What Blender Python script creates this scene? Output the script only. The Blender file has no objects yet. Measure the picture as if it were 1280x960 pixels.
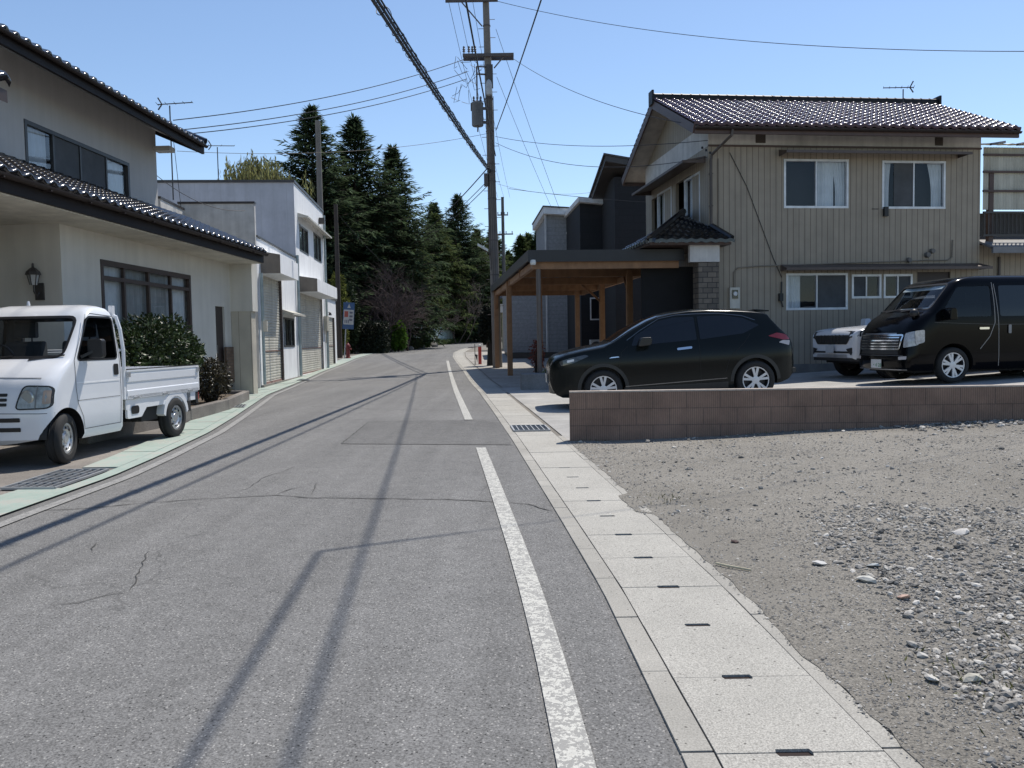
import bpy, bmesh, math, random
from mathutils import Vector, Matrix, noise
random.seed(7)
PI = math.pi
S = bpy.context.scene
COL = S.collection
AZ, EL = math.radians(33), math.radians(61)          # sun azimuth (from +Y towards +X) and elevation

# ------------------------------------------------------------------ terrain
def rise(y):
    if y < 20: return 0.0
    if y < 50: return .0006 * (y - 20) ** 2
    return .54 + .0135 * (y - 50) + (.00006 * (y - 120) ** 2 if y > 120 else 0)
def tz(x, y):
    f = 1 if y < 24 else max(0, 1 - (y - 24) / 16)
    return rise(y) + .043 * min(max(x - 1.5, 0), 12) * f
def interp(tab, y):
    if y <= tab[0][0]:
        a, b = tab[0], tab[1]
    else:
        for a, b in zip(tab, tab[1:]):
            if y <= b[0]: break
    return a[1] + (b[1] - a[1]) * (y - a[0]) / (b[0] - a[0])
RT = [(-12, .52), (0, .52), (2.3, .5), (4, .44), (5.5, .34), (10.1, .01), (14, -.3), (19.7, -.77), (25, -1.28), (31, -1.8),
      (38, -2.5), (45, -3.2), (50, -3.5), (57, -3.55), (64, -3.3), (80, -1.4), (100, 2), (130, 10), (170, 24)]
LT = [(-12, -3.3), (0, -3.6), (6.1, -3.8), (7.8, -3.83), (9.2, -3.98), (11.6, -4.3), (14, -4.75), (20.2, -6.0), (33, -7.6),
      (45, -8.5), (54, -8.4), (62, -7.4), (80, -5.6), (100, -3.4), (130, 4), (170, 17)]
def RX(y): return interp(RT, y)
def LX(y): return interp(LT, y)

# ------------------------------------------------------------------ materials
MATS = {}
def nodes(name):
    m = bpy.data.materials.new(name); m.use_nodes = True
    nt = m.node_tree; b = nt.nodes['Principled BSDF']
    return m, nt, b
def N(nt, t, **kw):
    n = nt.nodes.new(t)
    for k, v in kw.items():
        if k.startswith('i_'): n.inputs[k[2:].replace('_', ' ')].default_value = v
        else: setattr(n, k, v)
    return n
def math_node(nt, op, a, b=None, c=None):
    n = nt.nodes.new('ShaderNodeMath'); n.operation = op
    for i, v in enumerate((a, b, c)):
        if v is None: continue
        if isinstance(v, (int, float)): n.inputs[i].default_value = v
        else: nt.links.new(v, n.inputs[i])
    return n.outputs[0]
def ramp(nt, fac, stops):
    r = nt.nodes.new('ShaderNodeValToRGB'); e = r.color_ramp.elements
    while len(e) < len(stops): e.new(.5)
    for el, (p, c) in zip(e, stops):
        el.position = p; el.color = (c[0], c[1], c[2], 1) if not isinstance(c, (int, float)) else (c, c, c, 1)
    nt.links.new(fac, r.inputs[0]); return r.outputs[0]
def mix(nt, fac, a, b, mode='MIX'):
    n = nt.nodes.new('ShaderNodeMix'); n.data_type = 'RGBA'; n.blend_type = mode
    for i, v in ((0, fac), (6, a), (7, b)):
        if isinstance(v, (int, float)): n.inputs[i].default_value = v
        elif isinstance(v, tuple): n.inputs[i].default_value = (v[0], v[1], v[2], 1)
        else: nt.links.new(v, n.inputs[i])
    return n.outputs[2]
def coords(nt): return nt.nodes.new('ShaderNodeTexCoord').outputs['Object']
def noise_tex(nt, co, scale, detail=4, rough=.6):
    n = N(nt, 'ShaderNodeTexNoise'); n.inputs['Scale'].default_value = scale
    n.inputs['Detail'].default_value = detail; n.inputs['Roughness'].default_value = rough
    nt.links.new(co, n.inputs['Vector']); return n.outputs['Fac']
def bump(nt, b, h, strength=.3, dist=.02):
    n = N(nt, 'ShaderNodeBump'); n.inputs['Strength'].default_value = strength; n.inputs['Distance'].default_value = dist
    nt.links.new(h, n.inputs['Height']); nt.links.new(n.outputs[0], b.inputs['Normal'])
def sc(c, f): return tuple(min(1, x * f) for x in c)
def M(name, col, rough=.7, metal=0, var=.18, scale=3, spec=.5, bmp=0, bscale=60, island=0, coat=0, streak=0):
    if name in MATS: return MATS[name]
    m, nt, b = nodes(name); co = coords(nt)
    f = noise_tex(nt, co, scale)
    c = ramp(nt, f, [(.3, sc(col, 1 - var)), (.7, sc(col, 1 + var))])
    if streak:
        mp = N(nt, 'ShaderNodeMapping'); mp.inputs['Scale'].default_value = (2.2, 2.2, .12); nt.links.new(co, mp.inputs[0])
        g = noise_tex(nt, mp.outputs[0], 2.5, 6)
        c = mix(nt, streak, c, ramp(nt, g, [(.35, sc(col, .45)), (.62, col)]))
    if island:
        g = N(nt, 'ShaderNodeNewGeometry')
        r = ramp(nt, g.outputs['Random Per Island'], [(0, 1 - island), (1, 1 + island)])
        c = mix(nt, 1.0, c, r, 'MULTIPLY')
    nt.links.new(c, b.inputs['Base Color'])
    b.inputs['Roughness'].default_value = rough; b.inputs['Metallic'].default_value = metal
    b.inputs['Specular IOR Level'].default_value = spec
    if coat: b.inputs['Coat Weight'].default_value = coat; b.inputs['Coat Roughness'].default_value = .04
    if bmp: bump(nt, b, noise_tex(nt, co, bscale, 3), bmp, .01)
    MATS[name] = m; return m
def glass(name, tint=(.9, .95, 1), refl=1.0):
    if name in MATS: return MATS[name]
    m, nt, b = nodes(name); nt.nodes.remove(b); out = nt.nodes['Material Output']
    g = N(nt, 'ShaderNodeBsdfGlossy'); g.inputs['Roughness'].default_value = .02
    t = N(nt, 'ShaderNodeBsdfTransparent'); t.inputs['Color'].default_value = (*tint, 1)
    fr = N(nt, 'ShaderNodeLayerWeight')
    f = math_node(nt, 'POWER', fr.outputs['Facing'], 4.0)
    f = math_node(nt, 'MULTIPLY_ADD', f, .75 * refl, .045 * refl)
    mx = N(nt, 'ShaderNodeMixShader'); nt.links.new(f, mx.inputs[0]); nt.links.new(t.outputs[0], mx.inputs[1]); nt.links.new(g.outputs[0], mx.inputs[2])
    nt.links.new(mx.outputs[0], out.inputs['Surface']); MATS[name] = m; return m
def leafmat(name, col, var=.45, rough=.5, trans=.25, spec=.3):
    if name in MATS: return MATS[name]
    m, nt, b = nodes(name); out = nt.nodes['Material Output']
    g = N(nt, 'ShaderNodeNewGeometry')
    c = ramp(nt, g.outputs['Random Per Island'], [(0, sc(col, 1 - var)), (.6, col), (1, sc(col, 1 + var))])
    co = coords(nt); f = noise_tex(nt, co, .8, 2)
    c = mix(nt, .6, c, ramp(nt, f, [(.35, .55), (.65, 1.3)]), 'MULTIPLY')
    nt.links.new(c, b.inputs['Base Color']); b.inputs['Roughness'].default_value = rough; b.inputs['Specular IOR Level'].default_value = spec
    tr = N(nt, 'ShaderNodeBsdfTranslucent'); nt.links.new(c, tr.inputs['Color'])
    mx = N(nt, 'ShaderNodeMixShader'); mx.inputs[0].default_value = trans
    nt.links.new(b.outputs[0], mx.inputs[1]); nt.links.new(tr.outputs[0], mx.inputs[2]); nt.links.new(mx.outputs[0], out.inputs['Surface'])
    MATS[name] = m; return m
def line_mat(name, col, line, period, width, axis='xy', rough=.6, bmp=.4, var=.12, profile='groove', streak=.0):
    """siding / shutter: grooves repeated every `period` along x+y or z"""
    m, nt, b = nodes(name); co = coords(nt)
    sp = N(nt, 'ShaderNodeSeparateXYZ'); nt.links.new(co, sp.inputs[0])
    v = math_node(nt, 'ADD', sp.outputs[0], sp.outputs[1]) if axis == 'xy' else sp.outputs[2]
    fr = math_node(nt, 'FRACT', math_node(nt, 'DIVIDE', v, period))
    d = math_node(nt, 'ABSOLUTE', math_node(nt, 'SUBTRACT', fr, .5))
    h = math_node(nt, 'LESS_THAN', d, width / period / 2)
    f = noise_tex(nt, co, 2.0, 5)
    base = ramp(nt, f, [(.3, sc(col, 1 - var)), (.7, sc(col, 1 + var))])
    if streak:
        mp = N(nt, 'ShaderNodeMapping'); mp.inputs['Scale'].default_value = (3, 3, .15); nt.links.new(co, mp.inputs[0])
        g = noise_tex(nt, mp.outputs[0], 2.5, 6)
        base = mix(nt, streak, base, ramp(nt, g, [(.35, sc(col, .4)), (.6, col)]))
    c = mix(nt, h, base, line)
    nt.links.new(c, b.inputs['Base Color']); b.inputs['Roughness'].default_value = rough
    if profile == 'groove': hh = math_node(nt, 'SUBTRACT', 1, h)
    else: hh = math_node(nt, 'SINE', math_node(nt, 'MULTIPLY', fr, 2 * PI))
    bump(nt, b, hh, bmp, .02); MATS[name] = m; return m

def asphalt(name, base, dark, crack=True, seed=0):
    m, nt, b = nodes(name); co = coords(nt)
    mp = N(nt, 'ShaderNodeMapping'); mp.inputs['Location'].default_value = (seed, seed, 0); nt.links.new(co, mp.inputs[0]); co = mp.outputs[0]
    big = noise_tex(nt, co, .35, 5, .65); mid = noise_tex(nt, co, 6, 5, .7); fine = noise_tex(nt, co, 130, 2, .7)
    v = N(nt, 'ShaderNodeTexVoronoi'); v.inputs['Scale'].default_value = 95; nt.links.new(co, v.inputs['Vector'])
    c = ramp(nt, big, [(.3, dark), (.7, base)])
    c = mix(nt, .35, c, ramp(nt, mid, [(.3, .7), (.7, 1.3)]), 'MULTIPLY')
    stn = noise_tex(nt, co, 1.1, 6, .75); c = mix(nt, .3, c, ramp(nt, stn, [(.28, .55), (.45, 1.0), (.75, 1.12)]), 'MULTIPLY')
    c = mix(nt, .8, c, ramp(nt, fine, [(.3, .35), (.72, 1.7)]), 'MULTIPLY')
    sep = N(nt, 'ShaderNodeSeparateColor'); nt.links.new(v.outputs['Color'], sep.inputs[0])
    lit = math_node(nt, 'MULTIPLY', math_node(nt, 'GREATER_THAN', sep.outputs[0], .88), math_node(nt, 'LESS_THAN', v.outputs['Distance'], .35))
    c = mix(nt, lit, c, (.36, .35, .33))
    dk = math_node(nt, 'MULTIPLY', math_node(nt, 'GREATER_THAN', sep.outputs[1], .94), math_node(nt, 'LESS_THAN', v.outputs['Distance'], .35))
    c = mix(nt, dk, c, (.03, .03, .03))
    # wheel-track streaks along the road
    mp2 = N(nt, 'ShaderNodeMapping'); mp2.inputs['Scale'].default_value = (1.3, .06, 1); nt.links.new(co, mp2.inputs[0])
    st = noise_tex(nt, mp2.outputs[0], 2.0, 3)
    c = mix(nt, .5, c, ramp(nt, st, [(.32, .78), (.68, 1.18)]), 'MULTIPLY')
    if crack:
        w = N(nt, 'ShaderNodeTexVoronoi', feature='DISTANCE_TO_EDGE'); w.inputs['Scale'].default_value = .55
        ds = N(nt, 'ShaderNodeMix'); ds.data_type = 'VECTOR'; ds.inputs[0].default_value = .35
        nz = N(nt, 'ShaderNodeTexNoise'); nz.inputs['Scale'].default_value = 1.7; nz.inputs['Detail'].default_value = 5; nt.links.new(co, nz.inputs['Vector'])
        nt.links.new(co, ds.inputs[4]); nt.links.new(nz.outputs['Color'], ds.inputs[5]); nt.links.new(ds.outputs[1], w.inputs['Vector'])
        cr = math_node(nt, 'LESS_THAN', w.outputs['Distance'], .0035)
        gate = math_node(nt, 'GREATER_THAN', noise_tex(nt, co, .55, 2), .56)
        c = mix(nt, math_node(nt, 'MULTIPLY', math_node(nt, 'MULTIPLY', cr, gate), .22), c, (.035, .035, .035))
    nt.links.new(c, b.inputs['Base Color']); b.inputs['Roughness'].default_value = .88; b.inputs['Specular IOR Level'].default_value = .15
    bump(nt, b, fine, .55, .006); MATS[name] = m; return m
def concrete(name, col, speck=.5, fscale=120, stain=.25):
    m, nt, b = nodes(name); co = coords(nt)
    big = noise_tex(nt, co, .9, 6, .65); fine = noise_tex(nt, co, fscale, 2, .7)
    c = ramp(nt, big, [(.3, sc(col, 1 - stain)), (.68, sc(col, 1 + stain * .6))])
    c = mix(nt, speck, c, ramp(nt, fine, [(.3, .55), (.7, 1.35)]), 'MULTIPLY')
    vs = N(nt, 'ShaderNodeTexVoronoi'); vs.inputs['Scale'].default_value = 45; nt.links.new(co, vs.inputs['Vector']); ss = N(nt, 'ShaderNodeSeparateColor'); nt.links.new(vs.outputs['Color'], ss.inputs[0])
    dk = math_node(nt, 'MULTIPLY', math_node(nt, 'GREATER_THAN', ss.outputs[0], .9), math_node(nt, 'LESS_THAN', vs.outputs['Distance'], .22))
    c = mix(nt, math_node(nt, 'MULTIPLY', dk, .75), c, (.05, .045, .04))
    nt.links.new(c, b.inputs['Base Color']); b.inputs['Roughness'].default_value = .85; b.inputs['Specular IOR Level'].default_value = .3
    bump(nt, b, fine, .22, .003); MATS[name] = m; return m
def worn_paint(name, col, under, wear=.5, scale=9):
    m, nt, b = nodes(name); co = coords(nt)
    f = noise_tex(nt, co, scale, 6, .75); g = noise_tex(nt, co, 70, 3, .8)
    w = N(nt, 'ShaderNodeTexVoronoi', feature='DISTANCE_TO_EDGE'); w.inputs['Scale'].default_value = 11
    mp = N(nt, 'ShaderNodeMapping'); mp.inputs['Scale'].default_value = (.6, 2.2, 1); nt.links.new(co, mp.inputs[0]); 
    nz = N(nt, 'ShaderNodeTexNoise'); nz.inputs['Scale'].default_value = 7; nt.links.new(co, nz.inputs['Vector'])
    ds = N(nt, 'ShaderNodeMix'); ds.data_type = 'VECTOR'; ds.inputs[0].default_value = .12
    nt.links.new(mp.outputs[0], ds.inputs[4]); nt.links.new(nz.outputs['Color'], ds.inputs[5]); nt.links.new(ds.outputs[1], w.inputs['Vector'])
    cr = math_node(nt, 'LESS_THAN', w.outputs['Distance'], .016)
    k = math_node(nt, 'ADD', math_node(nt, 'MULTIPLY', f, .55), math_node(nt, 'MULTIPLY', g, .45))
    k = math_node(nt, 'GREATER_THAN', k, wear)
    k = math_node(nt, 'MAXIMUM', math_node(nt, 'MULTIPLY', k, .8), math_node(nt, 'MULTIPLY', cr, .65))
    c = mix(nt, k, ramp(nt, f, [(.3, sc(col, .8)), (.7, sc(col, 1.1))]), under)
    nt.links.new(c, b.inputs['Base Color']); b.inputs['Roughness'].default_value = .8; bump(nt, b, g, .35, .004)
    MATS[name] = m; return m
def block_mat(name):
    m, nt, b = nodes(name); co = coords(nt)
    sp = N(nt, 'ShaderNodeSeparateXYZ'); nt.links.new(co, sp.inputs[0])
    cb = N(nt, 'ShaderNodeCombineXYZ'); nt.links.new(sp.outputs[0], cb.inputs[0]); nt.links.new(sp.outputs[2], cb.inputs[1])
    br = N(nt, 'ShaderNodeTexBrick'); br.offset = .5; br.inputs['Scale'].default_value = 1
    br.inputs['Brick Width'].default_value = .4; br.inputs['Row Height'].default_value = .2; br.inputs['Mortar Size'].default_value = .005; br.inputs['Mortar Smooth'].default_value = .2
    br.inputs['Color1'].default_value = (.235, .155, .118, 1); br.inputs['Color2'].default_value = (.26, .175, .132, 1); br.inputs['Mortar'].default_value = (.14, .10, .082, 1)
    nt.links.new(cb.outputs[0], br.inputs['Vector'])
    fr = math_node(nt, 'FRACT', math_node(nt, 'DIVIDE', math_node(nt, 'ADD', sp.outputs[0], sp.outputs[1]), .025))
    rib = math_node(nt, 'SINE', math_node(nt, 'MULTIPLY', fr, 2 * PI))
    n1 = noise_tex(nt, co, 1.4, 6, .7)
    c = mix(nt, .75, br.outputs['Color'], ramp(nt, n1, [(.3, .5), (.65, 1.25)]), 'MULTIPLY')
    c = mix(nt, .5, c, ramp(nt, math_node(nt, 'MULTIPLY_ADD', rib, .5, .5), [(.0, .55), (1, 1.2)]), 'MULTIPLY')
    nt.links.new(c, b.inputs['Base Color']); b.inputs['Roughness'].default_value = .85
    bump(nt, b, math_node(nt, 'ADD', math_node(nt, 'MULTIPLY', rib, .3), br.outputs['Fac']), .5, .012); MATS[name] = m; return m
def brick_tex_mat(name, c1, c2, mortar, w, h, msize=.006, rough=.7):
    m, nt, b = nodes(name); co = coords(nt)
    sp = N(nt, 'ShaderNodeSeparateXYZ'); nt.links.new(co, sp.inputs[0])
    cb = N(nt, 'ShaderNodeCombineXYZ'); nt.links.new(math_node(nt, 'ADD', sp.outputs[0], sp.outputs[1]), cb.inputs[0]); nt.links.new(sp.outputs[2], cb.inputs[1])
    br = N(nt, 'ShaderNodeTexBrick'); br.inputs['Scale'].default_value = 1
    br.inputs['Brick Width'].default_value = w; br.inputs['Row Height'].default_value = h; br.inputs['Mortar Size'].default_value = msize
    br.inputs['Color1'].default_value = (*c1, 1); br.inputs['Color2'].default_value = (*c2, 1); br.inputs['Mortar'].default_value = (*mortar, 1)
    nt.links.new(cb.outputs[0], br.inputs['Vector'])
    c = mix(nt, .5, br.outputs['Color'], ramp(nt, noise_tex(nt, co, 8, 5), [(.3, .6), (.7, 1.3)]), 'MULTIPLY')
    nt.links.new(c, b.inputs['Base Color']); b.inputs['Roughness'].default_value = rough; bump(nt, b, br.outputs['Fac'], -.4, .01); MATS[name] = m; return m

# ------------------------------------------------------------------ mesh builder
class MB:
    def __init__(s): s.v = []; s.f = []
    def face(s, pts):
        i = len(s.v); s.v += [tuple(p) for p in pts]; s.f.append(tuple(range(i, i + len(pts)))); return s
    def box(s, x0, x1, y0, y1, z0, z1):
        i = len(s.v)
        s.v += [(x0, y0, z0), (x1, y0, z0), (x1, y1, z0), (x0, y1, z0), (x0, y0, z1), (x1, y0, z1), (x1, y1, z1), (x0, y1, z1)]
        s.f += [tuple(i + k for k in q) for q in ((3, 2, 1, 0), (4, 5, 6, 7), (0, 1, 5, 4), (1, 2, 6, 5), (2, 3, 7, 6), (3, 0, 4, 7))]
        return s
    def hexa(s, p):      # 8 points: bottom 4 then top 4
        i = len(s.v); s.v += [tuple(q) for q in p]
        s.f += [tuple(i + k for k in q) for q in ((3, 2, 1, 0), (4, 5, 6, 7), (0, 1, 5, 4), (1, 2, 6, 5), (2, 3, 7, 6), (3, 0, 4, 7))]
        return s
    def bar(s, a, b, w, h, up=(0, 0, 1)):
        a = Vector(a); b = Vector(b); d = (b - a).normalized(); r = d.cross(Vector(up))
        if r.length < 1e-4: r = d.cross(Vector((1, 0, 0)))
        r.normalize(); u = r.cross(d); r = r * w / 2; u = u * h / 2
        return s.hexa([a - r - u, a + r - u, b + r - u, b - r - u, a - r + u, a + r + u, b + r + u, b - r + u])
    def tube(s, pts, r, n=8, cap=True):
        P = [Vector(p) for p in pts]; R = r if isinstance(r, (list, tuple)) else [r] * len(P)
        i0 = len(s.v); ref = None
        for k, p in enumerate(P):
            d = (P[min(k + 1, len(P) - 1)] - P[max(k - 1, 0)]).normalized()
            if ref is None: ref = d.cross(Vector((0, 0, 1)) if abs(d.z) < .9 else Vector((1, 0, 0))).normalized()
            ref = (ref - d * ref.dot(d)).normalized(); q = d.cross(ref)
            for j in range(n):
                a = 2 * PI * j / n; s.v.append(tuple(p + ref * (R[k] * math.cos(a)) + q * (R[k] * math.sin(a))))
        for k in range(len(P) - 1):
            for j in range(n):
                a = i0 + k * n + j; b = i0 + k * n + (j + 1) % n; s.f.append((a, b, b + n, a + n))
        if cap:
            s.f.append(tuple(i0 + j for j in range(n))[::-1]); s.f.append(tuple(i0 + (len(P) - 1) * n + j for j in range(n)))
        return s
    def lathe(s, prof, n=32, axis='y', c=(0, 0, 0)):     # prof: (radius, height along axis)
        i0 = len(s.v); m = len(prof)
        for j in range(n):
            a = 2 * PI * j / n; ca, sa = math.cos(a), math.sin(a)
            for r, h in prof:
                p = (r * ca, h, r * sa) if axis == 'y' else (r * ca, r * sa, h)
                s.v.append((p[0] + c[0], p[1] + c[1], p[2] + c[2]))
        for j in range(n):
            k = (j + 1) % n
            for i in range(m - 1): s.f.append((i0 + j * m + i, i0 + k * m + i, i0 + k * m + i + 1, i0 + j * m + i + 1))
        return s
    def prism(s, poly, off, cap=True):
        i0 = len(s.v); n = len(poly); o = Vector(off)
        s.v += [tuple(p) for p in poly] + [tuple(Vector(p) + o) for p in poly]
        s.f.append(tuple(range(i0 + n - 1, i0 - 1, -1))); s.f.append(tuple(range(i0 + n, i0 + 2 * n)))
        for k in range(n):
            j = (k + 1) % n; s.f.append((i0 + k, i0 + j, i0 + n + j, i0 + n + k))
        return s
    def grid(s, rows):
        i0 = len(s.v); m = len(rows[0])
        for r in rows: s.v += [tuple(p) for p in r]
        for i in range(len(rows) - 1):
            for j in range(m - 1): s.f.append((i0 + i * m + j, i0 + i * m + j + 1, i0 + (i + 1) * m + j + 1, i0 + (i + 1) * m + j))
        return s
    def wall(s, t0, t1, z0, z1, holes=(), y=0, depth=.1):
        ts = sorted({t0, t1, *[h[0] for h in holes], *[h[1] for h in holes]}); zs = sorted({z0, z1, *[h[2] for h in holes], *[h[3] for h in holes]})
        for a, b in zip(ts, ts[1:]):
            for c, d in zip(zs, zs[1:]):
                if a < t0 - 1e-6 or b > t1 + 1e-6: continue
                tm, zm = (a + b) / 2, (c + d) / 2
                if any(h[0] < tm < h[1] and h[2] < zm < h[3] for h in holes): continue
                s.face([(a, y, c), (b, y, c), (b, y, d), (a, y, d)])
        for h0, h1, k0, k1 in holes:
            s.face([(h0, y, k0), (h0, y, k1), (h0, y + depth, k1), (h0, y + depth, k0)]); s.face([(h1, y, k0), (h1, y + depth, k0), (h1, y + depth, k1), (h1, y, k1)])
            s.face([(h0, y, k1), (h1, y, k1), (h1, y + depth, k1), (h0, y + depth, k1)]); s.face([(h0, y, k0), (h0, y + depth, k0), (h1, y + depth, k0), (h1, y, k0)])
        return s
    def xf(s, mat, start=0):
        for i in range(start, len(s.v)): s.v[i] = tuple(mat @ Vector(s.v[i]))
        return s
    def obj(s, name, m, parent=None, smooth=0, bevel=0, recalc=False):
        me = bpy.data.meshes.new(name); me.from_pydata(s.v, [], s.f)
        if recalc:
            bm = bmesh.new(); bm.from_mesh(me); bmesh.ops.remove_doubles(bm, verts=bm.verts, dist=1e-5); bmesh.ops.recalc_face_normals(bm, faces=bm.faces); bm.to_mesh(me); bm.free()
        me.materials.append(m)
        if smooth:
            me.polygons.foreach_set('use_smooth', [True] * len(me.polygons)); me.set_sharp_from_angle(angle=math.radians(smooth))
        o = bpy.data.objects.new(name, me); COL.objects.link(o); o.parent = parent
        if bevel:
            bv = o.modifiers.new('bevel', 'BEVEL'); bv.width = bevel; bv.segments = 2; bv.limit_method = 'ANGLE'
        return o
def thing(name, label, cat, loc=(0, 0, 0), rz=0, group=None):
    o = bpy.data.objects.new(name, None); COL.objects.link(o); o.location = loc; o.rotation_euler = (0, 0, rz)
    o.empty_display_size = .2; o['label'] = label; o['category'] = cat
    if group: o['group'] = group
    return o
def tag(o, label, cat, group=None):
    o['label'] = label; o['category'] = cat
    if group: o['group'] = group
    return o
def struct(o): o['kind'] = 'structure'; return o
def dup(root, loc, rz, label, group=None):
    r = root.copy(); COL.objects.link(r); r.location = loc; r.rotation_euler = (0, 0, rz); r['label'] = label
    if group: r['group'] = group
    for ch in list(root.children):
        c = ch.copy(); COL.objects.link(c); c.parent = r
        for g in list(ch.children):
            d = g.copy(); COL.objects.link(d); d.parent = c
    return r

# shared materials
def mats():
    M('black_plastic', (.012, .012, .013), .45); M('tyre', (.018, .018, .018), .85); M('chrome', (.75, .76, .78), .12, 1, var=.03)
    M('alloy', (.60, .61, .63), .35, .35, var=.05); M('steel', (.42, .43, .44), .35, .9); M('galv', (.36, .37, .38), .5, .6)
    M('dark_metal', (.045, .04, .038), .45); M('rubber_seam', (.01, .01, .01), .8)
    M('curtain', (.62, .62, .60), .9, var=.1); M('curtain_dim', (.30, .30, .28), .9); M('dark_inside', (.012, .012, .013), .9)
    M('alu_frame', (.62, .63, .64), .4, .3); M('dark_frame', (.035, .032, .03), .4); M('brown_frame', (.05, .032, .025), .5)
    M('cable', (.012, .012, .014), .6); M('insulator', (.55, .55, .55), .3)
    glass('glass'); glass('dark_glass', (.18, .2, .22)); glass('sky_glass', (.75, .8, .85), 1.6)
    M('solid_glass', (.008, .009, .011), .03, spec=.6, var=.05)
mats()
G = MATS

# ------------------------------------------------------------------ ground, road, gutters
def ys_list(a, b):
    out = [a]; y = a
    while y < b:
        y += .35 if y < 14 else (.8 if y < 30 else (2 if y < 70 else 5)); out.append(min(y, b))
    return out
def sheet(name, m, xl, xr, y0, y1, off, nx=6, zf=None):
    mb = MB(); rows = []
    for y in ys_list(y0, y1):
        a, b = xl(y), xr(y)
        rows.append([(a + (b - a) * i / nx, y, (zf or tz)(a + (b - a) * i / nx, y) + off) for i in range(nx + 1)])
    mb.grid(rows); return struct(mb.obj(name, m, smooth=40))
# one ground sheet out to the horizon
xs = [-500, -250, -120, -60, -35, -22] + [-15 + i for i in range(36)] + [24, 32, 45, 70, 120, 250, 500]
yy = [-60, -30] + [-12 + i * 1.0 for i in range(0, 70)] + [60, 66, 74, 84, 96, 110, 130, 160, 200, 280, 400, 600, 900]
gmb = MB(); gmb.grid([[(x, y, tz(x, y) if y < 130 else tz(x, 130) + (y - 130) * .006) for x in xs] for y in yy])
m, nt, b = nodes('dusty_ground'); co = coords(nt)
c = ramp(nt, noise_tex(nt, co, .5, 6, .7), [(.3, (.15, .135, .115)), (.7, (.24, .22, .19))])
c = mix(nt, .7, c, ramp(nt, noise_tex(nt, co, 60, 4, .8), [(.3, .55), (.7, 1.35)]), 'MULTIPLY'); nt.links.new(c, b.inputs['Base Color']); b.inputs['Roughness'].default_value = .95
bump(nt, b, noise_tex(nt, co, 60, 4, .8), .6, .01); MATS['dusty_ground'] = m
struct(gmb.obj('ground', m, smooth=40))
ROADM = asphalt('road_asphalt', (.184, .181, .176), (.154, .152, .148))
PATCHM = asphalt('patch_asphalt', (.150, .148, .144), (.128, .126, .123), seed=5)
APRON = concrete('apron_concrete', (.22, .20, .18), .6, 80, .35)
sheet('road', ROADM, lambda y: LX(y) - .02, lambda y: RX(y) + .02, -12, 170, .004, 12)
# patch of newer asphalt with dark seams
pm = MB(); pm.face([(-2.12, 10.12, .008), (-.02, 9.72, .008), (-.14, 12.35, .008), (-.6, 12.84, .008), (-2.27, 13.0, .008)]); struct(pm.obj('road_patch', PATCHM))
def ribbon(mb, pts, w, z, jit=.0):
    L = []; Rr = []
    P = []
    for a, b2 in zip(pts, pts[1:]):
        n = max(1, int(math.dist(a, b2) / .07)) if jit else 1
        for k in range(n): t = k / n; P.append((a[0] + (b2[0] - a[0]) * t, a[1] + (b2[1] - a[1]) * t))
    P.append(pts[-1])
    for k, p in enumerate(P):
        a = P[max(k - 1, 0)]; c2 = P[min(k + 1, len(P) - 1)]; d = Vector((c2[0] - a[0], c2[1] - a[1])).normalized(); n2 = Vector((-d.y, d.x))
        q = Vector(p) + n2 * random.uniform(-jit, jit); ww = w * (random.uniform(.35, 1.3) if jit else 1) / 2
        if jit and k in (0, len(P) - 1): ww *= .2
        z0 = tz(q.x, q.y) + z
        L.append((q.x - n2.x * ww, q.y - n2.y * ww, z0)); Rr.append((q.x + n2.x * ww, q.y + n2.y * ww, z0))
    mb.grid([L, Rr])
CRK = M('crack_dark', (.055, .053, .05), .95)
cm = MB()
for pts, w in (([(-3.69, 6.24), (-3.3, 6.33), (-2.89, 6.51), (-2.58, 6.62), (-2.42, 6.64), (-1.96, 6.73), (-1.66, 6.6), (-1.17, 6.52), (-.52, 6.43), (-.2, 6.31), (.11, 6.19), (.27, 5.91)], .026),
               ([(-1.97, 6.77), (-1.9, 7.02), (-1.77, 7.16)], .016), ([(-1.67, 6.71), (-1.76, 7.28)], .014), ([(-2.42, 6.66), (-2.3, 7.1), (-2.34, 7.6), (-2.2, 8.3)], .01),
               ([(-2.28, 3.94), (-2.13, 3.96), (-2.05, 4.08), (-1.94, 4.14)], .012), ([(-1.96, 4.14), (-2.17, 4.77), (-2.23, 4.96)], .01), ([(-2.59, 4.98), (-2.66, 5.18)], .014),
               ([(-2.12, 10.12), (-1.17, 9.95), (-.02, 9.72), (.1, 9.68)], .03), ([(-2.12, 10.12), (-2.27, 13.0)], .03), ([(-2.27, 13), (-.6, 12.84), (-.14, 12.75)], .02),
               ([(-4.15, 16.38), (-2.54, 15.29), (-1.16, 14.83), (-.5, 14.53)], .03), ([(-5.3, 20), (-2.9, 19.2), (-1.2, 19.4)], .03)):
    ribbon(cm, pts, w * .62, .0085, .010)
struct(cm.obj('road_crack', CRK))
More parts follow.
